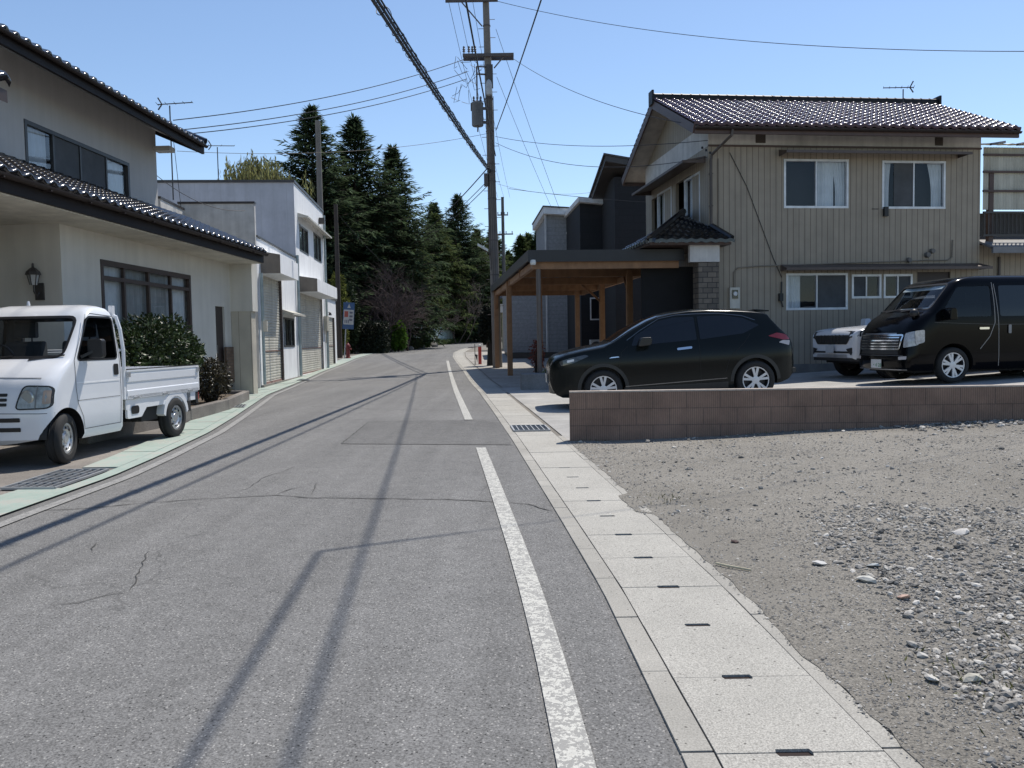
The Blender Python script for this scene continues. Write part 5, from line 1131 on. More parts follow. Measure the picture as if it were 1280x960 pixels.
# bare twiggy shrubs in front of the conifers
def bare(name, label, x, y, z, h, w, n, seed, m):
    R = random.Random(seed); t = thing(name, label, 'shrub', (x, y, z), 0, 'bare shrubs at the forest edge'); mb = MB()
    def grow(p, d, L, r, lev):
        q = p + d * L; k2 = p.lerp(q, .5) + rv(R) * L * .1; mb.tube([p, k2, q], [r, r * .8, r * .6], 4 if lev else 6, False)
        if lev >= 4: return
        for _ in range(R.randint(2, 4)):
            dd = (d + rv(R) * .85 + Vector((0, 0, .12))).normalized(); dd.x *= w; dd.y *= .8; grow(p.lerp(q, R.uniform(.45, 1)), dd.normalized(), L * R.uniform(.55, .85), r * .55, lev + 1)
    for _ in range(n): grow(Vector((R.uniform(-1, 1) * w, R.uniform(-.6, .6), 0)), Vector((R.uniform(-.7, .7) * w, R.uniform(-.4, .4), 1)).normalized(), h * R.uniform(.28, .4), .05, 0)
    mb.obj('branches', m, t)
BT = M('bare_twig', (.075, .052, .05), .9)
bare('bare_shrub', 'tall leafless purplish brown shrub behind the roadside sign', -9.1, 54.6, .6, 6.8, 1.2, 14, 31, BT); bare('bare_shrub', 'spreading leafless brown shrub left of the bright green shrub', -8.0, 56.4, .6, 6.0, 1.1, 9, 32, BT)
bare('bare_shrub', 'pale leafless tree standing above the mesh fence', -5.4, 82, 1.0, 7.5, 1.0, 5, 33, M('bare_twig_pale', (.16, .125, .11), .85)); bare('bare_shrub', 'thin leafless shrub beside the slim dark pole', -6.7, 70, .9, 5.0, 1.1, 5, 34, BT)
# ------------------------------------------------------------------ vehicles
class LoftZ:
    """closed body from horizontal slices (z, x_front, x_back, half width, front corner radius, back corner radius, front bow)"""
    def __init__(s, sl): s.sl = sl
    def at(s, z):
        sl = s.sl
        if z <= sl[0][0]: return sl[0][1:]
        for a, b2 in zip(sl, sl[1:]):
            if z <= b2[0]:
                f = (z - a[0]) / (b2[0] - a[0]); return tuple(p + (q - p) * f for p, q in zip(a[1:], b2[1:]))
        return sl[-1][1:]
    def ring(s, z, ins=0):
        xf, xb, w, rf, rb, bow = s.at(z); xf -= ins; xb += ins; w -= ins; rf = max(.02, rf - ins); rb = max(.02, rb - ins)
        P = []; yf = w - rf
        for i in range(7): y = yf * i / 6; P.append((xf - bow * (y / w) ** 2, y))
        x0 = xf - bow * (yf / w) ** 2
        for i in range(1, 6): a = PI / 2 * i / 6; P.append((x0 - rf + rf * math.cos(a) - 0, yf + rf * math.sin(a)))
        xs0 = x0 - rf; xe = xb + rb
        for i in range(15): P.append((xs0 + (xe - xs0) * i / 14, w))
        for i in range(1, 6): a = PI / 2 * i / 6; P.append((xe - rb * math.sin(a), w - rb + rb * math.cos(a)))
        for i in range(5): P.append((xb, (w - rb) * (1 - i / 4)))
        P = P + [(x, -y) for x, y in P[-2:0:-1]]
        return [(x, y, z) for x, y in P]
    def mesh(s, zs=None, ins=0, ztop=None):
        mb = MB(); zs = zs or [q[0] for q in s.sl]; R_ = [s.ring(z, ins) for z in zs]; n = len(R_[0])
        for r in R_: mb.v += r
        for k2 in range(len(R_) - 1):
            for j in range(n): a = k2 * n + j; b2 = k2 * n + (j + 1) % n; mb.f.append((a, b2, b2 + n, a + n))
        mb.f.append(tuple(range(n - 1, -1, -1))); mb.f.append(tuple((len(R_) - 1) * n + j for j in range(n))); return mb
    def side(s, x, z): return s.at(z)[2]
    def front(s, y, z):
        xf, xb, w, rf, rb, bow = s.at(z); yf = w - rf; ay = abs(y)
        if ay <= yf: return xf - bow * (ay / w) ** 2
        x0 = xf - bow * (yf / w) ** 2; d = min(1, (ay - yf) / rf); return x0 - rf + rf * math.sqrt(max(0, 1 - d * d))
def roundpoly(P, r, n=4):
    out = []; m2 = len(P)
    for i in range(m2):
        p = Vector((*P[i], 0)); a = Vector((*P[i - 1], 0)) - p; b2 = Vector((*P[(i + 1) % m2], 0)) - p; rr = min(r, a.length * .45, b2.length * .45)
        A, B_ = p + a.normalized() * rr, p + b2.normalized() * rr
        for k2 in range(n + 1):
            f = k2 / n; q = A * (1 - f) ** 2 + p * 2 * f * (1 - f) + B_ * f * f; out.append((q.x, q.y))
    return out
def patch(poly, fn, name, m, par, off=.004, step=.06, smooth=60, thick=0, sgn=1):
    """a flat outline (a,b) cut into strips and laid on the surface fn(a,b) -> point"""
    bm = bmesh.new(); vs = [bm.verts.new((a, b2, 0)) for a, b2 in poly]; bm.faces.new(vs)
    for ax in (0, 1):
        lo, hi = min(p[ax] for p in poly), max(p[ax] for p in poly); k2 = lo + step
        while k2 < hi:
            co_ = [0, 0, 0]; co_[ax] = k2; no = [0, 0, 0]; no[ax] = 1
            bmesh.ops.bisect_plane(bm, geom=bm.verts[:] + bm.edges[:] + bm.faces[:], plane_co=co_, plane_no=no, dist=1e-5); k2 += step
    bm.verts.ensure_lookup_table()
    for v in bm.verts: v.co = fn(v.co.x, v.co.y, off)
    me = bpy.data.meshes.new(name); bm.to_mesh(me); bm.free(); me.materials.append(m)
    me.polygons.foreach_set('use_smooth', [True] * len(me.polygons))
    o = bpy.data.objects.new(name, me); COL.objects.link(o); o.parent = par; return o
def strip_on(pts, fn, w, name, m, par, off=.003):
    mb = MB(); P = []
    for a, b2 in zip(pts, pts[1:]):
        n = max(1, int(math.dist(a, b2) / .04)); P += [(a[0] + (b2[0] - a[0]) * i / n, a[1] + (b2[1] - a[1]) * i / n) for i in range(n)]
    P.append(pts[-1]); A, B_ = [], []
    for k2, p in enumerate(P):
        q, r = P[max(k2 - 1, 0)], P[min(k2 + 1, len(P) - 1)]; d = Vector((r[0] - q[0], r[1] - q[1])).normalized(); nx, ny = -d.y * w / 2, d.x * w / 2
        A.append(fn(p[0] + nx, p[1] + ny, off)); B_.append(fn(p[0] - nx, p[1] - ny, off))
    mb.grid([A, B_]); return mb.obj(name, m, par)
def boolean(o, cutters, op='DIFFERENCE'):
    for c in cutters:
        c.parent = o.parent; md = o.modifiers.new('cut', 'BOOLEAN'); md.operation = op; md.object = c; md.solver = 'EXACT'; md.material_mode = 'TRANSFER'
    bpy.context.view_layer.update(); dg = bpy.context.evaluated_depsgraph_get(); me = bpy.data.meshes.new_from_object(o.evaluated_get(dg), depsgraph=dg)
    o.modifiers.clear(); old = o.data; o.data = me; me.name = old.name
    for c in cutters: bpy.data.objects.remove(c)
    me.polygons.foreach_set('use_smooth', [True] * len(me.polygons)); me.set_sharp_from_angle(angle=math.radians(38))
def cyl_cut(x, z, r, y0, y1, flat=None):
    mb = MB(); P = [(x + r * math.cos(2 * PI * i / 40), z + r * math.sin(2 * PI * i / 40)) for i in range(40)]
    mb.prism([(a, y0, b2) for a, b2 in P], (0, y1 - y0, 0)); return mb.obj('cutter', G['black_plastic'], None, recalc=True)
def poly_cut_side(P, y0, y1): return MB().prism([(a, y0, b2) for a, b2 in P], (0, y1 - y0, 0)).obj('cutter', G['black_plastic'], None, recalc=True)
def poly_cut_front(P, x0, x1): return MB().prism([(x0, a, b2) for a, b2 in P], (x1 - x0, 0, 0)).obj('cutter', G['black_plastic'], None, recalc=True)
def wheel(par, x, y, R_, wdt, rr, style, steer=0, side=1):
    """side=+1: outer face towards +y"""
    mb = MB(); h = wdt / 2
    prof = [(rr, h * .75), (rr + .012, h), (R_ - .05, h * 1.02), (R_ - .022, h * .93), (R_ - .006, h * .7), (R_, h * .4), (R_ - .006, h * .36), (R_ - .006, h * .28), (R_, h * .24), (R_, .02), (R_ - .006, .015), (R_ - .006, -.015), (R_, -.02), (R_, -h * .4), (R_ - .006, -h * .7), (R_ - .022, -h * .93), (R_ - .05, -h), (rr, -h * .9)]
    mb.lathe([(r, hh * side) for r, hh in prof], 48); w = mb.obj('wheel', G['tyre'], par, smooth=40, recalc=True); w.location = (x, y, R_); w.rotation_euler = (0, 0, steer)
    f = h * .7 * side
    mb = MB(); mb.lathe([(rr + .004, f * 1.05), (rr - .006, f * 1.12), (rr - .022, f * 1.02), (rr - .03, f * .6), (rr - .04, -f * .4), (0.0, -f * .42)], 40)
    if style == 'steel':
        mb.lathe([(rr - .028, f * .7), (rr - .05, f * .86), (rr * .62, f * .92), (rr * .52, f * .62), (rr * .40, f * .6), (.055, f * .7), (.05, f * .95), (0, f * 1.0)], 40)
        rim = mb.obj('rim', G['steel_rim'], w, smooth=50); hb = MB()
        for k2 in range(8):
            a = 2 * PI * k2 / 8; hb.lathe([(0, f * .935), (.016, f * .935), (.017, f * .9)], 10, c=(rr * .70 * math.cos(a), .002 * side, rr * .70 * math.sin(a)))
        hb.obj('vent_holes', G['dark_inside'], rim); hb = MB()
        for k2 in range(4):
            a = 2 * PI * k2 / 4 + .4; hb.lathe([(0, f * .85), (.010, f * .85), (.011, f * .6)], 6, c=(rr * .42 * math.cos(a), 0, rr * .42 * math.sin(a)))
        hb.obj('lug_nuts', G['chrome'], rim)
    else:
        rim = mb.obj('rim', G['alloy_dark'], w, smooth=50); sp = MB(); n = 5 if style == 'five' else 6
        for k2 in range(n):
            for d in ((-.20, .20) if style == 'five' else (-.16, .16)):
                a = 2 * PI * k2 / n + .3; a1, a2 = a + d * .45, a + d
                p0 = Vector((.045 * math.cos(a1), f * 1.0, .045 * math.sin(a1))); p1 = Vector(((rr - .01) * math.cos(a2), f * 1.05, (rr - .01) * math.sin(a2))); t_ = Vector((-math.sin(a2), 0, math.cos(a2)))
                w0, w1 = .017, .022; dd = Vector((0, -.03 * side, 0))
                sp.hexa([p0 - t_ * w0, p0 + t_ * w0, p1 + t_ * w1, p1 - t_ * w1, p0 - t_ * w0 + dd, p0 + t_ * w0 + dd, p1 + t_ * w1 + dd, p1 - t_ * w1 + dd])
        sp.lathe([(.07, f * .8), (.066, f * 1.02), (.03, f * 1.06), (0, f * 1.06)], 20); sp.lathe([(rr - .002, f * 1.0), (rr - .004, f * 1.13), (rr - .02, f * 1.1), (rr - .024, f * .8)], 40)
        sp.obj('spokes', G['alloy'], rim, recalc=True)
    return w
M('steel_rim', (.50, .51, .52), .38, .7, var=.1); M('alloy_dark', (.05, .05, .055), .5, .5)
def plate(par, fn, txt, small, col, w=.33, h=.165):
    p = patch([(-w / 2, -h / 2), (w / 2, -h / 2), (w / 2, h / 2), (-w / 2, h / 2)], fn, 'number_plate', M('plate_white', (.62, .63, .62), .4), par, .012, .2)
    def text(s_, size, a, b2):
        cu = bpy.data.curves.new('t', 'FONT'); cu.body = s_; cu.size = size; cu.align_x = 'CENTER'; cu.align_y = 'CENTER'; o = bpy.data.objects.new('t', cu); COL.objects.link(o); bpy.context.view_layer.update()
        dg = bpy.context.evaluated_depsgraph_get(); me = bpy.data.meshes.new_from_object(o.evaluated_get(dg), depsgraph=dg); bpy.data.objects.remove(o)
        for v in me.vertices: v.co = fn(v.co.x + a, v.co.y + b2, .015)
        me.materials.append(M('plate_ink', col, .5)); q = bpy.data.objects.new('plate_text', me); COL.objects.link(q); q.parent = p
    if txt: text(txt, .105, .02, -.028)
    if small: text(small, .045, 0, .052)
    return p

# ---- white kei truck
def kei_truck():
    t = thing('kei_truck', 'white pickup style mini truck with open flat bed parked on the left gutter', 'truck', (-5.39, 9.96, .012), math.atan2(-.996, -.0875))
    WPNT = M('white_car_paint', (.74, .75, .77), .22, var=.02, coat=.5); XF, WB_ = 1.48, 1.21; w = .735
    L = LoftZ([(.235, 1.43, .02, .69, .14, .04, .08), (.29, 1.485, .02, .72, .15, .04, .08), (.52, 1.50, .02, .73, .15, .04, .08), (.60, 1.49, .02, .733, .15, .04, .08), (.74, 1.465, .02, w, .15, .04, .08), (.86, 1.42, .02, w, .15, .04, .08),
               (.93, 1.37, .02, .734, .16, .05, .09), (1.03, 1.24, .02, .732, .14, .05, .09), (1.085, 1.14, .02, .728, .11, .05, .085), (1.13, 1.07, .02, .724, .10, .05, .08), (1.35, .87, .03, .700, .09, .06, .07), (1.58, .67, .05, .672, .08, .07, .06), (1.64, .61, .06, .655, .09, .08, .06), (1.685, .53, .09, .63, .11, .10, .05), (1.715, .44, .14, .57, .15, .12, .04), (1.73, .37, .20, .46, .06, .05, .02)])
    body = L.mesh().obj('cab', WPNT, t, recalc=True)
    inner = LoftZ([(z, xf - .05, xb + .04, ww - .045, max(.03, rf - .03), max(.03, rb - .01), bow) for z, xf, xb, ww, rf, rb, bow in L.sl if z > .9 and z < 1.7])
    inn = inner.mesh().obj('cutter', M('cab_inside', (.06, .065, .07), .8), None, recalc=True)
    DLO = roundpoly([(.12, 1.10), (.90, 1.10), (.60, 1.585), (.12, 1.585)], .06)
    ws = roundpoly([(-.63, 1.14), (.63, 1.14), (.575, 1.585), (-.575, 1.585)], .09)
    boolean(body, [cyl_cut(1.12, .29, .31, -.9, .9), inn, poly_cut_side(DLO, -.9, .9), poly_cut_front(ws, .45, 1.5), poly_cut_front(roundpoly([(-.5, 1.15), (.5, 1.15), (.46, 1.55), (-.46, 1.55)], .05), -.2, .2)])
    fs = lambda x, z, o: (x, L.side(x, z) + o, z); fs2 = lambda x, z, o: (x, -L.side(x, z) - o, z); ff = lambda y, z, o: (L.front(y, z) + o, y, z)
    patch(ws, ff, 'windscreen', G['glass'], t, -.012, .08)
    patch(DLO, fs, 'door_glass', G['dark_glass'], t, -.012, .1); patch(DLO, fs2, 'door_glass', G['dark_glass'], t, -.012, .1)
    def ringstrip(P, fn, wd, name, m, off=.003): strip_on(P + [P[0]], fn, wd, name, m, t, off)
    ringstrip(ws, ff, .03, 'windscreen_seal', G['black_plastic'])
    ringstrip(DLO, fs, .022, 'window_seal', G['black_plastic'])
    SEAM = M('panel_gap', (.10, .105, .115), .7)
    strip_on([(.09, .34), (.08, .70), (.08, 1.1), (.09, 1.6), (.55, 1.625)], fs, .008, 'door_seam', SEAM, t); strip_on([(.09, .34), (.80, .34), (.83, .48), (.92, .63), (.95, .80), (.95, 1.1), (.62, 1.61)], fs, .008, 'door_seam', SEAM, t)
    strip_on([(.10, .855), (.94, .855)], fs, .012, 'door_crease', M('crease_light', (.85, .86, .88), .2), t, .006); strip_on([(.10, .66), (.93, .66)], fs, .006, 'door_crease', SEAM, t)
    strip_on([(-.6, .925), (0, .94), (.6, .925)], ff, .008, 'bonnet_seam', SEAM, t); strip_on([(-.73, .56), (.0, .575), (.73, .56)], ff, .007, 'bumper_seam', SEAM, t)
    # handle, mirror, wipers, seats
    hd = patch(roundpoly([(.12, .91), (.22, .91), (.22, 1.04), (.12, 1.04)], .02), fs, 'door_handle', G['black_plastic'], t, .006, .2)
    mb = MB(); mb.bar((.80, .71, 1.13), (.72, .82, 1.20), .035, .03); mr = mb.obj('mirror', G['black_plastic'], t)
    mb = MB(); q = roundpoly([(.75, 1.12), (.93, 1.12), (.93, 1.33), (.75, 1.33)], .04); q = [(.0, a, b2) for a, b2 in q]; mb.prism([(.67, p[1], p[2]) for p in q], (.075, 0, .0)); mb.obj('mirror_head', G['black_plastic'], mr, bevel=.01)
    mb = MB(); mb.prism([(1.03, -.64, 1.09), (.78, -.64, 1.13), (.78, .64, 1.13), (1.03, .64, 1.09)], (0, 0, -.05)); mb.obj('dashboard', G['black_plastic'], t)
    SEAT = M('seat_fabric', (.045, .05, .055), .9)
    for y in (-.36, .36):
        mb = MB(); mb.prism([(a, y - .23, b2) for a, b2 in roundpoly([(.13, .8), (.30, .8), (.24, 1.32), (.13, 1.32)], .05)], (0, .46, 0)); mb.prism([(a, y - .13, b2) for a, b2 in roundpoly([(.13, 1.36), (.20, 1.36), (.19, 1.55), (.13, 1.55)], .03)], (0, .26, 0)); mb.tube([(.16, y - .06, 1.3), (.16, y - .06, 1.38)], .01, 5); mb.tube([(.16, y + .06, 1.3), (.16, y + .06, 1.38)], .01, 5); mb.obj('seat', SEAT, t, bevel=.02)
    mb = MB(); ring = [(.66 + .05 * math.sin(a), -.34 + .17 * math.cos(a), 1.14 + .15 * math.sin(a)) for a in [2 * PI * k2 / 24 for k2 in range(25)]]; mb.tube(ring, .014, 6); mb.tube([(.66, -.34, 1.14), (.8, -.34, 1.07)], .03, 6); mb.obj('steering_wheel', G['black_plastic'], t)
    for y in (-.25, .3): strip_on([(y, 1.115), (y + .35, 1.16)], ff, .018, 'wiper', G['black_plastic'], t, .012)
    # head lamps
    HL = M('lamp_lens', (.30, .32, .30), .08, var=.35, scale=14, coat=.6); 
    for s_ in (1, -1):
        P = roundpoly([(s_ * .40, .61), (s_ * .722, .615), (s_ * .722, .84), (s_ * .46, .85)], .05)
        h = patch(P, ff, 'headlight', HL, t, .006, .03); strip_on(P + [P[0]], ff, .014, 'lamp_seal', G['black_plastic'], h, .009)
        strip_on([(s_ * .60, .615), (s_ * .60, .845)], ff, .01, 'lamp_divider', M('lamp_divider_grey', (.2, .2, .2), .4), h, .012)
        rf = MB(); rf.lathe([(0, .004), (.06, .003), (.075, -.006)], 20); rf.xf(Matrix.Translation(Vector(ff(s_ * .51, .73, .010))) @ Matrix.Rotation(-PI / 2, 4, 'Z')); rf.obj('reflector', M('reflector', (.5, .5, .46), .15, .6), h)
        patch(roundpoly([(s_ * .66, .66), (s_ * .715, .66), (s_ * .715, .80), (s_ * .66, .80)], .015), ff, 'indicator', M('amber_lens', (.36, .27, .20), .15), h, .0105, .05)
    # grille slots, lower opening, emblem-free plate
    for z in (.66, .71, .76): patch(roundpoly([(-.31, z - .016), (.31, z - .016), (.31, z + .016), (-.31, z + .016)], .012), ff, 'grille_slot', G['black_plastic'], t, .005, .1)
    for z in (.40, .50): patch(roundpoly([(-.45, z - .022), (.45, z - .022), (.45, z + .022), (-.45, z + .022)], .012), ff, 'bumper_slot', G['black_plastic'], t, .005, .1)
    # wheel arch liners lip, wheels
    for x, y, s_, st in ((1.12, .655, 1, .22), (1.12, -.655, -1, .22), (-1.26, .66, 1, 0), (-1.26, -.66, -1, 0)): wheel(t, x, y, .27, .15, .165, 'steel', st, s_)
    mb = MB(); P = [(1.12 + .305 * math.cos(a), .29 + .305 * math.sin(a)) for a in [PI * k2 / 20 for k2 in range(21)]]; mb.grid([[(a, y, b2) for a, b2 in P] for y in (.3, .70)]); mb.obj('wheel_arch_liner', G['black_plastic'], t)
    mb = MB().tube([(.02, .728, 1.60), (-.03, .73, 1.63)], .02, 6); 
    # bed
    BEDW = .73; x0, x1 = -.06, -1.93
    mb = MB(); mb.box(x1, x0, -BEDW, BEDW, .60, .64); mb.box(x1, x0, -.45, .45, .44, .60); mb.obj('bed_floor', WPNT, t)
    for s_ in (1, -1):
        mb = MB(); yo, yi = s_ * BEDW, s_ * (BEDW - .032)
        prof = [(yo, .605), (yo, .70), (yo - s_ * .008, .712), (yo - s_ * .008, .80), (yo, .812), (yo, .90), (yo - s_ * .004, .925), (yo + s_ * .006, .935), (yo + s_ * .006, .955), (yi, .955), (yi, .605)]
        mb.prism([(x1 + .01, a, b2) for a, b2 in prof], (x0 - x1 - .02, 0, 0)); sd = mb.obj('side_gate', WPNT, t, recalc=True)
        mb = MB().box(x1 + .01, x0 - .01, min(yo, yi) - .004, max(yo, yi) + .004, .956, .966); mb.obj('rubber_strip', G['black_plastic'], sd)
        mb = MB()
        for xx in (-.25, -.95, -1.65): mb.box(xx - .05, xx + .05, min(yo, yo + s_ * .02), max(yo, yo + s_ * .02), .60, .625)
        for xx in (x0 - .03, x1 + .04): mb.box(xx - .03, xx + .03, min(yo, yo + s_ * .02), max(yo, yo + s_ * .02), .87, .93)
        mb.obj('gate_hinges', G['steel_rim'], sd)
        mb = MB().box(x1 + .0, x0, s_ * .70 if s_ > 0 else -.71, .71 if s_ > 0 else -.70, .47, .595); mb.prism([(a, s_ * .712, b2) for a, b2 in roundpoly([(-.08, .36), (-.40, .36), (-.58, .52), (-.78, .595), (-.08, .595)], .03)], (0, -s_ * .03, 0)); 
        mb.prism([(-1.26 + .34 * math.cos(a), s_ * .725, .30 + .34 * math.sin(a)) for a in [PI * .04 + PI * .92 * k2 / 16 for k2 in range(17)]] + [(-1.26 + .29 * math.cos(a), s_ * .725, .28 + .28 * math.sin(a)) for a in [PI * .96 - PI * .92 * k2 / 16 for k2 in range(17)]], (0, -s_ * .2, 0)); mb.obj('sill_and_arch', WPNT, t, recalc=True)
        patch(roundpoly([(-.16, .41), (-.34, .41), (-.34, .51), (-.16, .51)], .04), lambda a, b2, o, s_=s_: (a, s_ * (.712 + o), b2), 'fuel_flap', G['black_plastic'], t, .006, .3)
    mb = MB().box(x1 - .03, x1 + .005, -.72, .72, .605, .95); mb.obj('tail_gate', WPNT, t); mb = MB().box(x0 - .0, x0 + .04, -.72, .72, .6, .97); mb.obj('bed_front', WPNT, t)
    mb = MB(); mb.tube([(.015, .60, 1.62), (.0, .66, 1.60), (-.01, .70, 1.45), (-.02, .725, 1.2), (-.02, .725, .96)], .022, 8); mb.tube([(.015, -.60, 1.62), (.0, -.66, 1.60), (-.01, -.70, 1.45), (-.02, -.725, 1.2), (-.02, -.725, .96)], .022, 8); mb.tube([(.015, -.62, 1.62), (.015, .62, 1.62)], .02, 8); mb.tube([(-.0, -.7, 1.2), (-.0, .7, 1.2)], .016, 8)
    for y in (.62, -.62): mb.box(-.01, .04, y - .025, y + .025, 1.6, 1.73)
    mb.obj('guard_frame', WPNT, t)
    mb = MB(); mb.box(x1 + .1, .9, -.32, -.24, .34, .46); mb.box(x1 + .1, .9, .24, .32, .34, .46); mb.box(-.95, -.55, .34, .62, .28, .50); mb.tube([(-1.26, -.6, .27), (-1.26, .6, .27)], .05, 8); mb.tube([(-.5, .2, .3), (-1.7, .35, .3)], .04, 8); mb.box(-1.7, -1.6, .50, .71, .32, .58); mb.box(x1 + .02, x1 + .08, .52, .72, .42, .58); mb.obj('chassis', M('chassis_black', (.02, .02, .02), .7), t)
    mb = MB(); mb.box(x1 - .02, x1 + .04, .55, .71, .47, .57); mb.obj('tail_light', M('tail_red', (.35, .02, .02), .2), t)
    MB().tube([(1.33, -.45, 1.60), (.75, -.47, 1.78)], .006, 5) ; MB().lathe([(0, 0), (.022, 0), (.012, .05), (0, .05)], 8, 'z', (.62, -.0, 1.72)).obj('aerial', WPNT, t)
kei_truck()

# ---- dark green-black hatchback seen from its side
class LoftX:
    def __init__(s, top, bot, plan, tumble, crown): s.top, s.bot, s.plan, s.tum, s.cr = top, bot, plan, tumble, crown
    def zt(s, x): return interp(s.top, x)
    def zb(s, x): return interp(s.bot, x)
    def Y(s, x, z): return interp(s.tum, z) * interp(s.plan, x)
    def sec(s, x, n=15, m2=9):
        zt, zb = s.zt(x), s.zb(x); P = []; zs = zt - s.cr(x)
        for i in range(n): z = zb + (zs - zb) * i / (n - 1); P.append((x, s.Y(x, z), z))
        y1 = P[-1][1]
        for i in range(1, m2 + 1):
            a = PI / 2 * i / m2; P.append((x, y1 * (math.cos(a) ** .75), zs + (zt - zs) * math.sin(a) ** 1.0))
        return P
    def mesh(s, xs):
        mb = MB(); R_ = []
        for x in xs: p = s.sec(x); R_.append(p + [(a, -b2, c) for a, b2, c in p[-2::-1]])
        n = len(R_[0])
        for r in R_: mb.v += r
        for k2 in range(len(R_) - 1):
            for j in range(n): a = k2 * n + j; b2 = k2 * n + (j + 1) % n; mb.f.append((a, b2, b2 + n, a + n))
        mb.f.append(tuple(range(n))); mb.f.append(tuple((len(R_) - 1) * n + j for j in range(n))[::-1]); return mb
def frange(a, b2, st): 
    n = max(1, int(round((b2 - a) / st))); return [a + (b2 - a) * i / n for i in range(n + 1)]
def hatch():
    # x runs from nose (0) to tail; the object is turned so the nose points to -X of the world
    t = thing('hatchback_car', 'dark green black compact crossover parked side on behind the block wall', 'car', (.68, 15.02, .0), 0)
    t.rotation_euler = (0, -math.atan(.043), .015)
    PT = M('dark_green_paint', (.007, .0095, .0095), .18, var=.05, spec=.2, coat=.05)
    top = [(0, .74), (.02, .84), (.06, .91), (.14, .965), (.3, 1.02), (.6, 1.075), (.9, 1.115), (1.02, 1.135), (1.12, 1.175), (1.45, 1.36), (1.75, 1.50), (1.95, 1.565), (2.2, 1.61), (2.5, 1.635), (2.8, 1.632), (3.2, 1.605), (3.55, 1.565), (3.78, 1.53), (3.86, 1.50), (3.9, 1.43), (4.02, 1.27), (4.12, 1.17), (4.2, 1.10), (4.25, 1.0), (4.285, .8), (4.295, .7)]
    bot = [(0, .52), (.03, .38), (.08, .28), (.2, .22), (.6, .2), (3.7, .22), (4.0, .27), (4.15, .32), (4.25, .42), (4.295, .58)]
    plan = [(0, .62), (.04, .70), (.1, .78), (.2, .87), (.35, .93), (.6, .975), (1.0, 1.0), (3.2, 1.0), (3.7, .975), (4.0, .93), (4.15, .87), (4.24, .80), (4.295, .70)]
    tum = [(.18, .80), (.25, .855), (.4, .872), (.55, .878), (.72, .885), (.82, .882), (.92, .868), (1.0, .845), (1.1, .81), (1.25, .75), (1.4, .68), (1.5, .63), (1.64, .55)]
    B_ = LoftX(top, bot, plan, tum, lambda x: .06 + (.03 if x < 1.0 else 0))
    xs = [0, .01, .02, .04, .06, .1, .14, .2, .26] + frange(.3, 3.7, .06) + [3.74, 3.78, 3.82, 3.86, 3.88, 3.9, 3.95, 4.0, 4.06, 4.12, 4.17, 4.2, 4.23, 4.25, 4.27, 4.285, 4.295]
    body = B_.mesh(xs).obj('body', PT, t, recalc=True)
    fx, rx = .90, 3.54
    boolean(body, [cyl_cut(fx, .335, .385, -1, -.55), cyl_cut(rx, .335, .385, -1, -.55), cyl_cut(fx, .335, .385, .55, 1), cyl_cut(rx, .335, .385, .55, 1)])
    fs = lambda x, z, o: (x, -B_.Y(x, min(z, B_.zt(x) - .05)) - o, z); fl = lambda x, z, o: (x, B_.Y(x, min(z, B_.zt(x) - .05)) + o, z)
    GL = G['solid_glass']
    for f_ in (fs, fl):
        patch(roundpoly([(1.42, 1.05), (2.56, 1.09), (2.56, 1.49), (2.2, 1.50), (1.92, 1.45), (1.5, 1.22)], .03), f_, 'front_door_glass', GL, t, .004, .06)
        patch(roundpoly([(2.62, 1.09), (3.38, 1.15), (3.68, 1.28), (3.4, 1.42), (3.1, 1.48), (2.62, 1.495)], .03), f_, 'rear_door_glass', GL, t, .004, .06)
        strip_on([(1.35, 1.15), (1.6, 1.31), (1.95, 1.495), (2.25, 1.54), (2.6, 1.54), (3.0, 1.525), (3.4, 1.46), (3.62, 1.37)], f_, .012, 'window_trim', M('trim_dark_chrome', (.16, .165, .17), .25, .8), t, .006)
        strip_on([(1.22, .34), (1.16, .6), (1.24, .95), (1.36, 1.05)], f_, .006, 'door_seam', G['rubber_seam'], t); strip_on([(2.59, .34), (2.59, 1.46)], f_, .006, 'door_seam', G['rubber_seam'], t); strip_on([(3.02, .5), (3.1, .75), (3.38, 1.0), (3.5, 1.14)], f_, .006, 'door_seam', G['rubber_seam'], t)
        patch(roundpoly([(2.20, .93), (2.46, .945), (2.46, .985), (2.20, .97)], .018), f_, 'door_handle', G['chrome'], t, .022, .1)
        patch([(1.02, .86), (1.2, .87), (1.18, .885), (1.06, .88)], f_, 'badge_strip', G['chrome'], t, .006, .1)
        patch(roundpoly([(.20, .77), (.42, .82), (.68, .92), (.62, .95), (.35, .90), (.16, .85)], .03), f_, 'headlight', M('smoked_lens', (.045, .05, .055), .06, coat=.7), t, .006, .04)
        patch(roundpoly([(.30, .825), (.42, .845), (.42, .885), (.30, .865)], .012), f_, 'lamp_projector', M('lamp_bright', (.7, .72, .74), .15), t, .012, .05)
        patch(roundpoly([(3.80, 1.08), (4.08, 1.0), (4.21, 1.0), (4.14, 1.09), (3.98, 1.13)], .03), f_, 'tail_light', M('tail_red_dark', (.22, .012, .016), .12, coat=.6), t, .008, .04)
        patch(roundpoly([(3.98, .96), (4.18, .90), (4.21, .985), (4.06, .995)], .02), f_, 'reverse_light', M('lens_clear', (.42, .40, .40), .15), t, .008, .04)
        CL = M('cladding_dark', (.022, .023, .022), .55)
        for cx in (fx, rx):
            P = [(cx + .385 * math.cos(a), .335 + .385 * math.sin(a)) for a in [PI * .0 + PI * k2 / 24 for k2 in range(25)]]; Q = [(cx + .445 * math.cos(a), .335 + .445 * math.sin(a)) for a in [PI - PI * k2 / 24 for k2 in range(25)]]
            patch(P + Q, f_, 'arch_cladding', CL, t, .007, .07)
